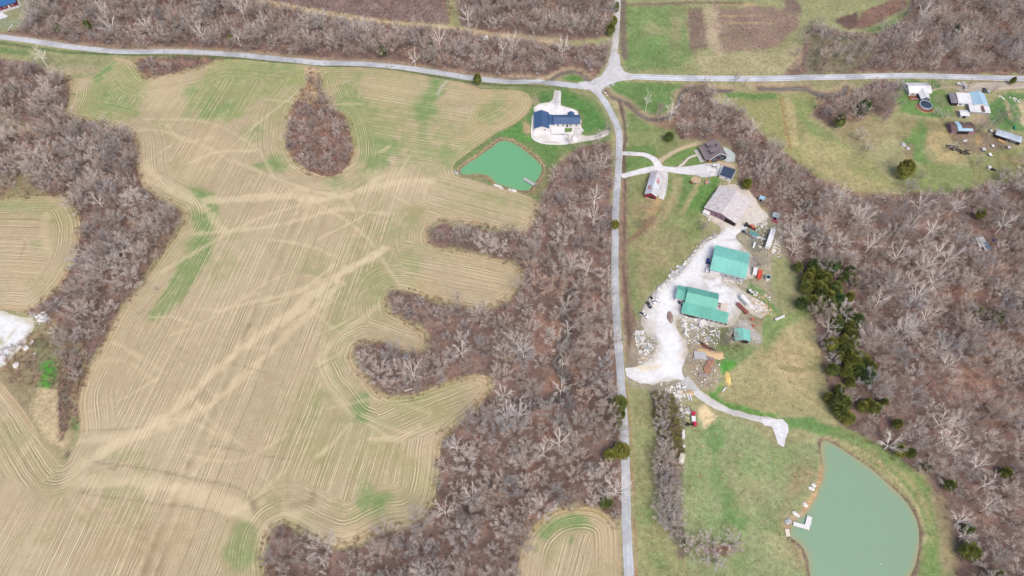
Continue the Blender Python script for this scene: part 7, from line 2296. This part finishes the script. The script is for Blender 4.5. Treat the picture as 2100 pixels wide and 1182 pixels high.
ROCKM = []
for i in range(4):
    random.seed(700 + i)
    mb = MB(); mb.add([tuple(Vector(v) * random.uniform(.75, 1.15) * Vector((1, 1, .7)).length / 1.57) for v in ICO1[0]], ICO1[1])
    ROCKM.append(mb)
RK = [[m_.mesh('rock') for m_ in ROCKM] for _ in range(3)]
for k, mm in enumerate((M_stone[0], M_stone[1], mat_plain('tan_rock', C(216, 184, 144), .9, .15, .12, 1.2))):
    for me in RK[k]: me.materials.append(mm)
def rock(px, py, s, k, label, group, name='rock', cat='rock', flat=.6):
    o = bpy.data.objects.new(name, random.choice(RK[k]))
    COL.objects.link(o)
    x, y, h = pt(px, py)
    o.location = (x, y, h + .1 * s); o.rotation_euler = (0, 0, random.uniform(0, 6)); o.scale = (s, s * random.uniform(.7, 1), s * flat)
    return tag(o, label, cat, group)
random.seed(22)
for i in range(30):
    rock(random.gauss(83, 7), random.gauss(651, 5), random.uniform(.6, 1.6), random.choice((0, 0, 1)), 'broken white rock in the heap at the quarry floor corner', 'rocks of the quarry heap')
for px, py, s, lb in ((65, 703, 1.6, 'cluster-sized pale boulder nearest the quarry floor edge'), (53, 714, 2.0, 'long cream boulder below the quarry floor edge'), (34, 749, 2.2, 'large cream boulder alone in the brush left of the bright green patch'), (71, 725, .8, 'small white rock above the bright green patch')):
    rock(px, py, s, 0, lb, None, flat=.4)
for P_, n, k, lb, gp in ((POND_A, 84, 2, 'tan bank stone on the rim of the green pond', 'bank stones of the green pond'),):
    wp = spline(W(P_), step=1.0)
    for i in range(n):
        q = wp[int(random.random() * len(wp))]
        c = wp.mean(0); d = (q - c) / np.linalg.norm(q - c)
        q = q + d * random.uniform(.5, 2.0)
        px, py = seen(q[0], q[1], float(hz(q[0], q[1])))
        rock(px, py, random.uniform(.25, .7), k, lb, gp)
def riprap(p0, p1, n, j, k, s, lb, gp):
    for i in range(n):
        t = random.random()
        rock(p0[0] * (1 - t) + p1[0] * t + random.uniform(-j, j), p0[1] * (1 - t) + p1[1] * t + random.uniform(-j, j) * .7, random.uniform(*s), k, lb, gp)
riprap((1014, 379), (1031, 386), 30, 2.5, 0, (.5, .9), 'white riprap stone in the left white patch on the green pond bank', 'left white riprap of the green pond')
riprap((1045, 389), (1061, 394), 26, 2.2, 0, (.5, .9), 'white riprap stone in the right white patch on the green pond bank', 'right white riprap of the green pond')
riprap((933, 349), (938, 358), 16, 2.5, 1, (.5, .9), 'grey stone at the pointed left end of the green pond', 'grey stones at the pond tip')
riprap((1667, 993), (1671, 998), 6, 1.8, 0, (.8, 1.3), 'pale rock in the upper shore group of the big pond', 'upper shore rocks')
riprap((1660, 1001), (1668, 1005), 6, 1.2, 0, (.7, 1.1), 'pale rock in the second shore group of the big pond', 'second shore rocks')
riprap((1647, 1034), (1653, 1039), 6, 1.5, 0, (.8, 1.3), 'pale rock in the shore group above the white dock', 'shore rocks above the dock')
riprap((1628, 1052), (1637, 1058), 7, 1.5, 0, (.8, 1.2), 'pale rock between the orange bank and white dock', 'rocks between bank and dock')
riprap((1611, 1072), (1622, 1067), 10, 2, 1, (1.0, 1.6), 'blue-grey flat rock where the white dock meets the bank', 'rocks at the dock root', )
riprap((1630, 1086), (1640, 1090), 10, 2, 2, (.6, 1.1), 'pinkish rock in the water below the white dock', 'rocks below the dock')
riprap((1485, 205), (1514, 202), 10, .8, 0, (.35, .5), 'tiny white speck of stone in the row across the creek meadow', 'white stones across the creek meadow')
riprap((2070, 200), (2090, 208), 14, 4, 0, (.5, .9), 'pale stone ringing the round flower bed right of the patchwork house', 'flower bed stones')
riprap((2050, 198), (2060, 204), 7, 2, 0, (.5, .9), 'pale stone in the small heap left of the round flower bed', 'small stone heap')
riprap((1850, 296), (1862, 305), 5, 1.5, 1, (1.2, 2.0), 'flat grey rock slab by the small ditch head in the pasture', 'flat rocks by the ditch head')
riprap((1245, 179), (1262, 173), 12, 2.5, 1, (.5, .9), 'grey riprap stone beside the culvert', 'riprap beside the culvert')
riprap((1240, 190), (1246, 196), 6, 1.5, 0, (.5, .8), 'pale stone below the culvert wing wall', 'stones below the culvert')

# ---- broken stone lying thick along the yard: too small and many to count
pts = []
random.seed(31)
def strew(P, dmin, s0, s1, kinds, seed, kp=.8):
    for (a, b, u) in darts(np.array(P, float), dmin, lambda X, Y, r: r.uniform(0, 1, len(X)) < kp * np.clip(1.6 - 1.5 * fbm(X, Y, 7, seed), 0, 1), seed):
        s_ = s0 + (s1 - s0) * u * u
        pts.append((a, b, float(hz(a, b)) + .1, random.uniform(0, 6.28), s_, s_ * .6, random.choice(kinds)))
ALLR = [me for k in range(3) for me in RK[k]]
WH, GY, TN = (0, 1, 2, 3), (4, 5, 6, 7), (8, 9, 10, 11)
strew([(1300,682),(1348,690),(1346,740),(1308,748)], .75, .2, .85, WH + GY, 201)
strew([(1352,786),(1408,782),(1418,812),(1398,832),(1366,818)], .75, .2, .85, WH + GY, 202)
strew([(1392,642),(1478,656),(1475,706),(1405,705)], .85, .2, .85, WH + GY, 203)
strew([(1540,458),(1604,470),(1600,530),(1560,520)], .85, .2, .85, WH + GY + TN, 204, .7)
strew([(1476,574),(1532,582),(1524,602),(1480,592)], 1.0, .2, .5, WH + GY, 205)
strew([(1545,598),(1582,606),(1582,648),(1545,640)], .75, .2, .85, WH + TN, 206)
strew([(1310,646),(1345,594),(1400,544),(1452,484),(1470,476),(1474,486),(1440,508),(1410,552),(1354,604),(1322,652)], .7, .2, .7, WH + GY, 207, .95)
strew([(1405,700),(1480,708),(1470,790),(1425,795)], 1.0, .2, .75, WH + GY + TN, 208, .7)
strew([(1545,412),(1560,408),(1592,440),(1580,466),(1560,452)], 1.2, .2, .55, GY + TN, 209, .6)
strew([(1450,428),(1462,432),(1462,452),(1446,446)], .9, .2, .5, WH + GY, 210)
strew([(1384,830),(1420,835),(1424,880),(1388,872)], 1.0, .2, .55, WH + GY + TN, 211)
strew([(1500,655),(1530,655),(1562,700),(1545,704),(1506,668)], 1.3, .2, .45, GY, 212, .5)
strew([(1490,370),(1525,376),(1530,386),(1480,384)], 1.0, .2, .5, WH + TN, 213)
strew([(1280,226),(1284,262),(1290,262),(1286,230)], 1.0, .2, .5, GY, 214, .5)
strew([(60,640),(100,645),(110,662),(70,668)], .9, .2, .7, WH + GY, 215)
tag(scatter_obj('rubble', pts, ALLR), 'broken pale stone strewn round the stone yard', 'rubble')
print('rubble', len(pts))

# ---- culvert
S = Site('culvert', pt(1241, 180)[:2], wang((1236, 184), (1250, 175)), 'concrete road culvert with wing walls at the junction', 'culvert')
mb = MB(); mb.box((0, .2, .1), (6.0, .5, 1.0)); S.part('headwall', mb, M_concrete)
for sx in (-1, 1):
    mb = MB(); mb.box((sx * 3.4, -2.0, -.3), (.5, 5.0, 1.4), sx * .35); S.part('wing_wall', mb, M_concrete)
mb = MB(); mb.box((0, -.1, -.9), (3.4, .3, 1.2)); S.part('opening', mb, M_dark)

# ---- timber
LOGM = {}
def log(px, py, ang, L, r, mat, label, group, dz=.2, name='log'):
    key = (mat.name, round(L, 1), round(r, 2))
    if key not in LOGM:
        mb = MB(); mb.tube([(-L / 2, 0, 0), (0, 0, 0), (L / 2, 0, 0)], [r, r * .95, r * .85], 7)
        LOGM[key] = mb.mesh('log'); LOGM[key].materials.append(mat)
    o = bpy.data.objects.new(name, LOGM[key]); COL.objects.link(o)
    x, y, h = pt(px, py)
    o.location = (x, y, h + r + dz); o.rotation_euler = (0, 0, ang)
    return tag(o, label, 'log', group)
M_redlog = mat_plain('reddish_log', C(196, 150, 128), .9, .15, .14, 2); M_greylog = mat_plain('grey_log', C(168, 156, 152), .9, .15, .14, 2); M_darklog = mat_plain('dark_log', C(84, 72, 74), .9, .15, .2, 2); M_whitelog = mat_plain('bleached_log', C(236, 226, 214), .9, .15, .08, 2)
random.seed(23)
a0 = wang((1446, 762), (1458, 741))
for i in range(9): log(1447 + i * 1.6, 750 + random.uniform(-2, 2), a0 + random.gauss(0, .06), 6.4, .3, M_redlog, 'long reddish log in the stack by the bright green rim', 'reddish log stack', .2 + .3 * (i % 2))
for i in range(7): log(1445 + random.uniform(0, 14), 760 + random.uniform(-2, 3), random.uniform(0, 3), 3.2, .3, M_redlog, 'short reddish log dropped at the foot of the stack', 'loose reddish logs', .3)
for i in range(7): log(1441 + random.uniform(-1, 1), 767 + i * 1.1, wang((1433, 768), (1448, 770)) + random.gauss(0, .08), 4.2, .28, M_greylog, 'grey log in the small pile left below the reddish stack', 'grey log pile', .15)
for i in range(7): log(1456, 733 + i * 1.5, wang((1449, 732), (1466, 736)) + random.gauss(0, .04), 4.6, .22, M_greylog, 'grey timber lying beside the sawdust heap', 'grey timbers', .1)
a0 = wang((1430, 705), (1465, 727))
for i in range(12): log(1437 + i * 2.0 + random.uniform(-3, 3), 706 + i * 1.3 + random.uniform(-3, 3), a0 + random.gauss(0, .12), 5.2, .22, P_rust if i % 2 else M_darklog, 'dark rusty timber in the heap above the sawdust', 'dark rusty timbers', .2 + .15 * (i % 3))
for i in range(38):
    t = random.random()
    log(1945 + 38 * t + random.uniform(-3, 3), 303 + 12 * t + random.uniform(-5, 5), random.uniform(-.9, .5), random.choice((2.2, 3.2)), .28, M_darklog, 'dark log in the heap on the yellow-green lawn far right', 'dark log heap', random.uniform(.1, .5))
for (p0, p1, lb) in (((1640, 553), (1646, 563), 'thick bleached log lying against the small dark cedar'), ((640, 1137), (652, 1146), 'upper bleached log in the bottom thicket'), ((652, 1142), (666, 1152), 'long bleached log in the middle of the bottom thicket'), ((664, 1158), (668, 1170), 'upright-looking bleached log in the bottom thicket'), ((655, 1172), (670, 1178), 'lowest bleached log in the bottom thicket'), ((1795, 403), (1820, 410), 'long bleached log along the lower pasture edge'), ((1998, 512), (2002, 518), 'short bleached stick beside the grey wreck in the wood'), ((830, 803), (850, 797), 'bleached log along the edge of the lower wood finger'), ((1441, 668), (1460, 684), 'straight pale beam running down from the round stone disc'), ((1473, 680), (1475, 698), 'thin pale pole lying on grass left of the teal shed'), ((1303, 680), (1302, 700), 'thin pale pole beside the upper thin slab row')):
    x0, y0, h0 = pt(*p0); x1, y1, h1 = pt(*p1)
    mb = MB(); d = Vector((x1 - x0, y1 - y0, 0)) / 2
    mb.tube([-d, Vector((.1, .1, .1)), d], [.32, .28, .2], 6)
    if 'bleached' in lb and d.length > 2:
        mb.tube([d * .3, d * .6 + Vector((-d.y, d.x, 0)) * .4 + Vector((0, 0, .3))], [.14, .06], 5)
    o = mb.build('log', M_whitelog); o.location = ((x0 + x1) / 2, (y0 + y1) / 2, (h0 + h1) / 2 + .35)
    tag(o, lb, 'log')
# lumber stack, sawdust heap
mb = MB()
for i in range(4): mb.box((0, -.75 + i * .5, .3), (4.6, .44, .5))
put('lumber_stack', mb, mat_plain('fresh_lumber', C(214, 178, 122), .85, .2, .1, 2), 2053, 290.5, wang((2040, 286), (2060, 294)), 'stack of tan boards in front of the long metal shed', 'lumber')
def mound(px, py, rx, ry, h, mat, ang, label, cat, name):
    random.seed(int(px * 7 + py)); mb = MB()
    n, m_ = 16, 5
    vs = [(0, 0, h)]
    for j in range(1, m_ + 1):
        for i in range(n):
            k = j / m_ * random.uniform(.9, 1.1)
            vs.append((math.cos(2 * math.pi * i / n) * rx * k, math.sin(2 * math.pi * i / n) * ry * k, h * (1 - (j / m_) ** 1.4) * random.uniform(.8, 1.1) - (.3 if j == m_ else 0)))
    fs = [(0, 1 + i, 1 + (i + 1) % n) for i in range(n)]
    for j in range(m_ - 1):
        for i in range(n):
            a, b = 1 + j * n + i, 1 + j * n + (i + 1) % n
            fs.append((a, a + n, b + n, b))
    mb.add(vs, fs)
    return put(name, mb, mat, px, py, ang, label, cat)
M_saw = mat_plain('sawdust', C(222, 192, 152), .95, .1, .14, 1.5)
mound(1458, 726, 8.2, 2.6, 1.1, M_saw, wang((1440, 720), (1478, 733)), 'long orange-tan sawdust heap beside dark timbers', 'sawdust heap', 'sawdust_heap')
mound(1475, 727, 2.6, 2.2, 1.2, M_saw, 0, 'small orange-tan sawdust heap at the right end', 'sawdust heap', 'sawdust_heap')
mound(1493, 776, 1.6, 4.4, .7, mat_plain('yellow_sawdust', C(250, 220, 140), .95, .1, .12, 1.5), 0, 'yellow sawdust pile on the bright green rim', 'sawdust heap', 'sawdust_heap')
mound(1374, 651, 2.0, 4.4, 1.0, mat_plain('dark_mulch', C(164, 142, 134), .95, .1, .3, 1.2), 0, 'dark brown mulch heap at the left end of the workshop', 'mulch heap', 'mulch_heap')
mound(1414, 806, 2.8, 2.0, .9, mat_plain('tan_clay', C(214, 186, 150), .95, .1, .1, 1.2), 0, 'round tan clay heap beside the gravel track', 'clay heap', 'clay_heap')

# ---- docks
S = Site('grey_dock', pt(1085, 376)[:2], wang((1073, 371), (1098, 381)), 'grey plank dock on the green pond', 'dock', z=LEVA - .1)
mb = MB(); mb.box((0, 0, -.1), (8.8, 2.3, .2)); S.part('frame', mb, M_dark)
for i in range(22):
    mb = MB(); mb.box((-4.2 + i * .4, 0, .05 + .008 * (i % 3)), (.34, 2.3, .08)); S.part('plank', mb, M_silver)
for sx in (-4.1, 0, 4.1):
    for sy in (-1.1, 1.1):
        mb = MB(); mb.cyl((sx, sy, -1.6), .1, 2.2, 6); S.part('post', mb, M_silver)
ax, ay, _ = pt(1626, 1075); bx, by, _ = pt(1656, 1085); cx_, cy_, _ = pt(1659, 1060)
S = Site('white_dock', ((ax + bx) / 2, (ay + by) / 2), math.atan2(by - ay, bx - ax), 'white L-shaped dock on the big pale pond', 'dock', z=LEVB - .15)
Ld = math.hypot(bx - ax, by - ay)
mb = MB()
for i in range(16): mb.box((-Ld / 2 + (i + .5) * Ld / 16, 0, .1 + .008 * (i % 2)), (Ld / 16 - .03, 2.0, .16))
S.part('walkway', mb, M_white)
qx, qy = S.local(cx_, cy_)
mb = MB()
L2 = 6.8
a2 = math.atan2(qy - 0, qx - (Ld / 2 - .9))
for i in range(15): mb.box((Ld / 2 - .9 + math.cos(a2) * (i * .44 - .8), math.sin(a2) * (i * .44 - .8), .14 + .008 * (i % 2)), (.41, 2.3, .16), a2)
S.part('platform', mb, M_white)
mb = MB(); mb.box((Ld / 2 + .9, 2.6, -.2), (.5, 1.6, .5), .2); S.part('ladder', mb, M_silver)
for (a, b) in ((-Ld / 2 + 1, -.9), (0, -.9), (Ld / 2 - .6, -.9), (Ld / 2 - .3, 5.2)):
    mb = MB(); mb.cyl((a, b, -1.8), .12, 1.95, 6); S.part('post', mb, M_dark)
mb = MB(); mb.box((0, 0, .2), (1.9, 3.4, .5))
put('concrete_pad', mb, mat_plain('cream_concrete', C(238, 230, 216), .9, .2, .06), 1614.5, 1093, wang((1610, 1093), (1619, 1094)), 'small cream concrete pad on the bank below the white dock', 'concrete pad')
mb = MB(); mb.add([tuple(Vector(v) * .35) for v in ICO1[0]], ICO1[1])
o = put('buoy', mb, P_white, 1803, 1158, 0, 'tiny white float on the big pale pond', 'buoy'); o.location.z = LEVB - .5

# ---- poles, fence
def pole(px, py, h, label, group=None, arm=True, r=.16):
    e = root('utility_pole', px, py, .3, label, 'utility pole', group, -.1)
    mb = MB(); mb.tube([(0, 0, -.6), (0, 0, h)], [r, r * .65], 7); mb.build('post', M_silver, e)
    if arm:
        mb = MB(); mb.box((0, 0, h - .7), (2.2, .12, .14)); a = mb.build('crossarm', M_wood, e)
        for sx in (-1, 0, 1):
            mb = MB(); mb.cyl((sx, 0, h - .62), .06, .25, 6); mb.build('insulator', P_silver, a)
for px, py, h, lb in ((1070, 161, 10, 'pale utility pole beside the creek above the white house'), (1289, 164, 9, 'utility pole crossing the road right of the junction'), (1291, 396, 7, 'pale utility pole in the meadow left of the red barn'), (579, 131, 9, 'utility pole on the top road above the green field patch'), (827, 146, 9, 'utility pole on the top road above the grassed waterway'), (338, 111, 9, 'pale utility pole on the top road above the brush patch'), (1453, 366, 7, 'pale pole at the lower edge of the farmyard gravel'), (2080, 166, 10, 'leaning utility pole on the far right stretch of road')):
    pole(px, py, h, lb)
fp = spline(Wg([(1601, 197), (1607, 235), (1613, 272), (1621, 306)]), False, 3.0)
S = Site('wire_fence', tuple(fp[0]), 0, 'post and wire fence between olive and straw pasture', 'fence')
for q in fp:
    mb = MB(); mb.box((q[0] - fp[0][0], q[1] - fp[0][1], float(hz(*q)) - S.z + .6), (.16, .16, 1.5)); S.part('post', mb, M_wood)
mb = MB()
for zz in (.5, .9, 1.25):
    mb.tube([(q[0] - fp[0][0], q[1] - fp[0][1], float(hz(*q)) - S.z + zz) for q in fp], [.02] * len(fp), 3)
S.part('wire', mb, P_silver)

# ---- play equipment and small huts by the grey-roofed house
S = Site('playhouse', pt(1450, 377)[:2], wang((1445, 378), (1455, 375)), 'tiny playhouse with half orange half grey roof on the lawn', 'playhouse')
mb = MB(); mb.box((0, 0, .6), (2.2, 1.8, 1.5)); S.part('wall', mb, M_silver)
mb = MB(); slope(mb, (-1.4, -1.1, 1.3), (-1.4, 1.1, 1.3), (0, 1.1, 2.0), (0, -1.1, 2.0), .1); S.part('roof', mb, mat_plain('orange_boards', C(226, 160, 120), .8, .2, .1), label='orange half of the roof')
mb = MB(); slope(mb, (1.4, 1.1, 1.3), (1.4, -1.1, 1.3), (0, -1.1, 2.0), (0, 1.1, 2.0), .1); S.part('roof', mb, P_silver, label='grey half of the roof')
door(S, .3, -.9, .8, 1.2, 's', M_dark)
S = Site('sand_pit', pt(1427, 370)[:2], 0, 'round sand pit ringed with pale stones below the farmyard gravel', 'sand pit')
mb = MB(); mb.cyl((0, 0, -.1), 2.6, .3, 20); S.part('sand', mb, mat_plain('sand', C(206, 182, 150), .95, .1, .08))
for i in range(14):
    a = rad(-60 + i * 19)
    mb = MB(); mb.add([tuple(Vector(v) * .38 + Vector((2.8 * math.cos(a), 2.8 * math.sin(a), .2))) for v in ICO1[0]], ICO1[1]); S.part('edge_stone', mb, M_stone[2])
S = Site('playset', pt(1417.5, 376)[:2], wang((1417, 380), (1418, 371)), 'small playset with yellow slide beside the sand pit', 'playset')
mb = MB(); mb.box((-.4, 0, 1.0), (1.3, 1.4, 1.9)); S.part('tower', mb, M_brownwood)
mb = MB(); mb.tube([(.2, 0, 1.5), (1.0, 0, .9), (1.9, 0, .15)], [.42, .42, .42], 5); S.part('slide', mb, P_yellow)
mb = MB(); mb.box((-.4, -1.8, 1.9), (.16, 2.6, .16)); mb.box((-.4, -3.0, .9), (1.2, .12, 2.0)); S.part('swing_frame', mb, M_whitelog)
S = Site('swing_frame', pt(1414, 390)[:2], wang((1407, 387), (1420, 392)), 'bare pale swing frame standing in the grass below the playset', 'swing')
mb = MB(); mb.tube([(-2, 0, 2), (2, 0, 2)], [.07, .07], 5); S.part('top_bar', mb, P_silver)
for sx in (-2, 2):
    mb = MB(); mb.tube([(sx, -.8, 0), (sx, 0, 2), (sx, .8, 0)], [.06] * 3, 5); S.part('side_frame', mb, P_silver)
for (name, px, py, w_, d_, rm, lb) in (('hut', 1561, 411, 3.6, 2.6, M_paleblue, 'tiny hut with pale blue roof at the wood edge right of the rusty barn'), ('store_shed', 1590, 447, 4.6, 3.4, M_galv, 'small grey-roofed store with red and pink goods in front'), ('hutch', 2016, 309, 2.4, 2.2, M_silver, 'largest grey-white hutch in the far right paddock'), ('hutch', 2029, 320, 1.9, 2.3, M_whiteroof, 'tall white hutch below the largest one'), ('hutch', 2067, 305, 1.9, 1.6, M_whiteroof, 'white hutch below the long metal shed'), ('hutch', 2034, 302, 1.7, 1.4, M_whiteroof, 'white hutch between the largest one and the lumber stack'), ('hutch', 2031, 271, 1.8, 1.8, M_whiteroof, 'white hutch left of the long metal shed'), ('hutch', 2026, 191, 1.6, 1.6, M_galv, 'pale box right of the black vehicle')):
    S = Site(name, pt(px, py)[:2], wang((px, py), (px + 10, py + (4 if px < 1700 else -2))), lb, 'shed' if px < 1700 else 'hutch')
    hh = 2.2 if px < 1700 else 1.1
    mb = MB(); mb.box((0, 0, hh / 2 - .2), (w_ - .3, d_ - .3, hh + .4)); S.part('wall', mb, M_grwall)
    mb = MB(); slope(mb, (-w_ / 2, -d_ / 2, hh), (w_ / 2, -d_ / 2, hh), (w_ / 2, d_ / 2, hh + .4), (-w_ / 2, d_ / 2, hh + .4), .1); S.part('roof', mb, rm)
    door(S, 0, -d_ / 2 + .15, w_ * .4, hh * .8, 's', M_dark)
random.seed(24)
for i in range(5):
    mb = MB(); mb.box((0, 0, .4), (.9, 1.1, .9)); put('crate', mb, [P_red, mat_plain('pink_paint', C(228, 120, 150), .6, .3, .1)][i % 2], 1585 + i * 1.9, 453 + i * .9, wang((1585, 453), (1595, 457)), 'red or pink crate in front of the small grey-roofed store', 'crate', 'crates in front of the store')
for px, py, w_, lb in ((1978, 290, 3, 'white tub in the cluster on the paddock edge'),):
    for i in range(5):
        mb = MB(); mb.cyl((0, 0, 0), .42, .6, 10); put('tub', mb, P_white, px - 3 + i * 1.6, py + random.uniform(-1.5, 1.5), 0, lb, 'tub', 'white tubs')
mb = MB(); mb.box((0, 0, .8), (1.8, 1.6, 1.6)); put('feed_box', mb, P_white, 2027, 346, .2, 'white box beside the dark heap in the far right field', 'box')
mound(2035, 348, 2.6, 1.3, 1.0, mat_plain('dark_scrap', C(58, 62, 62), .8, .2, .3), wang((2030, 346), (2042, 350)), 'dark scrap heap beside the white box', 'scrap heap', 'scrap_heap')
S = Site('teal_bench', pt(2080, 263)[:2], wang((2080, 268), (2080, 258)), 'narrow green tank on the lawn above the long metal shed', 'tank')
mb = MB(); mb.tube([(-1.6, 0, .5), (1.6, 0, .5)], [.5, .5], 10); S.part('drum', mb, mat_plain('green_plastic', C(20, 150, 120), .4, .4, .05))
mb = MB(); mb.box((-1, 0, .1), (.3, 1.0, .4)); mb.box((1, 0, .1), (.3, 1.0, .4)); S.part('cradle', mb, M_dark)
S.e.name = 'green_tank'
# wreck in the east wood
S = Site('collapsed_shed', pt(2010, 498)[:2], .2, 'collapsed shed under grey sheets in the right-hand wood', 'shed')
mb = MB(); slope(mb, (-3, -3.4, .5), (3.4, -3.4, .4), (3.0, 3.2, 1.3), (-2.4, 3.2, 1.6), .1); S.part('roof_sheet', mb, M_silver)
mb = MB(); slope(mb, (1.6, -6, .3), (4.6, -5.6, .4), (3.6, -.5, 1.0), (.8, -.8, .9), .08); S.part('tarpaulin', mb, mat_plain('blue_grey_tarp', C(132, 146, 160), .5, .3, .1))
for i, (a, b, L_, an) in enumerate(((-4.8, 1.0, 4.4, 1.55), (-.6, -1.2, 6.0, 1.5))):
    mb = MB(); mb.tube([(a - math.cos(an) * L_ / 2, b - math.sin(an) * L_ / 2, 1.9), (a + math.cos(an) * L_ / 2, b + math.sin(an) * L_ / 2, 1.9)], [.14, .14], 5); S.part('white_pipe', mb, P_white)
for i in range(8):
    mb = MB(); mb.box((random.uniform(-4.5, 4.5), random.uniform(-6, -3), .4), (random.uniform(.6, 1.3), random.uniform(.6, 1.2), .9), random.random()); S.part('scrap_piece', mb, random.choice((P_white, M_dark, P_silver, M_silver)))
mb = MB(); mb.cyl((0, 0, 0), .45, .9, 10); put('barrel', mb, P_blue, 2037, 494, 0, 'blue barrel beside the collapsed shed in the wood', 'barrel')
# machinery frames by the yard
S = Site('steel_frame', pt(1462, 680)[:2], wang((1457, 682), (1468, 679)), 'pale steel frame with two uprights at the end of the straight beam', 'frame')
mb = MB(); mb.box((0, 0, .5), (3.2, .7, .5)); S.part('base', mb, P_white)
for sx in (-1.1, 1.1):
    mb = MB(); mb.tube([(sx, .3, .5), (sx, 2.6, 2.0)], [.12, .12], 5); S.part('upright', mb, P_silver)
mb = MB(); mb.box((-1.6, -1.8, .25), (2.2, .5, .4), -.5); mb.box((1.0, -2.0, .25), (2.0, .25, .3), 1.0); S.part('foot_beam', mb, P_white)
for px, py, a, b, lb in ((1545.5, 481, (1540, 478), (1556, 486), 'teal steel beam stack between excavator and long trailer'),):
    mb = MB()
    for i in range(3): mb.box((0, -.8 + i * .8, .4 + .1 * i), (5.6, .6, .5))
    put('beam_stack', mb, mat_plain('teal_steel', C(104, 178, 172), .6, .3, .1), px, py, wang(a, b), lb, 'beam stack')
mb = MB(); mb.box((0, 0, .6), (3.0, 1.2, 1.0)); put('grey_bin', mb, P_silver, 1546, 487.5, wang((1540, 484), (1552, 490)), 'grey steel bin below the teal beam stack', 'bin')
mb = MB(); mb.box((0, 0, .4), (5.4, .5, .6)); put('white_beam', mb, P_white, 1562, 490, wang((1552, 487), (1572, 494)), 'long white beam between grey bin and white trailer', 'beam')
mb = MB(); mb.box((0, 0, .4), (4.4, 1.1, .7)); put('white_trough', mb, P_white, 1546, 504, wang((1545, 510), (1549, 498)), 'white trough above the right corner of the big teal roof', 'trough')
mb = MB(); mb.box((0, 0, .3), (3.2, .6, .5)); put('white_beam', mb, P_white, 1485, 814, wang((1482, 803), (1487, 797)), 'short white beam at the upper edge of the gravel track', 'beam').location = (*pt(1484.5, 800)[:2], pt(1484.5, 800)[2] + .2)
for i, (px, py) in enumerate(((1411, 815), (1416, 816))):
    mb = MB(); mb.box((0, 0, .4), (3.8, .55, .6)); put('white_beam', mb, P_white, px, py, wang((1410, 808), (1415, 824)), ['left of two parallel white beams beside the clay heap', 'right of two parallel white beams beside the clay heap'][i], 'beam')
mb = MB(); mb.cyl((0, 0, 0), .7, .6, 12); put('tub', mb, P_white, 1402, 916, 0, 'small white tub between the white boxes and cream container', 'tub')
for px, py, lb in ((1548, 665, 'red barrel at the right rim of the yard'), (1545, 652, 'rusty drum above the red barrel')):
    mb = MB(); mb.cyl((0, 0, 0), .6, 1.0, 12); put('barrel', mb, P_orange if 'red' in lb else P_rust, px - 3, py + 5, 0, lb, 'barrel')
# dead trunk and leaning stick by the bottom shrub bed
x, y, h = pt(1404, 1116)
mb = MB(); mb.tube([(0, 0, -.3), (-.5, .9, 2.2), (-1.4, 1.8, 5.6)], [.4, .34, .16], 7); mb.tube([(-.5, .9, 2.2), (.2, 1.4, 3.4)], [.16, .06], 5)
o = mb.build('dead_trunk', M_darklog); o.location = (x, y, h); tag(o, 'dark dead trunk leaning at the lower end of the hedgerow', 'dead tree')
x, y, h = pt(1490, 1137)
S = Site('bird_box', (x, y), .6, 'leaning pale pole with yellow box beside the grey round bush', 'bird box')
mb = MB(); mb.tube([(0, 0, -.3), (1.2, .6, 3.2)], [.12, .1], 6); S.part('post', mb, M_whitelog)
mb = MB(); mb.box((1.5, .8, 3.3), (1.1, .7, .5)); S.part('box', mb, mat_plain('yellow_boards', C(236, 206, 140), .8, .2, .08))
for px, py in ((19, 63), (22, 58), (25, 53)):
    mb = MB(); mb.cyl((0, 0, 0), .45, .9, 10); put('barrel', mb, P_white, px, py, 0, 'white barrel in the row below the blue-roofed red house', 'barrel', 'white barrels')
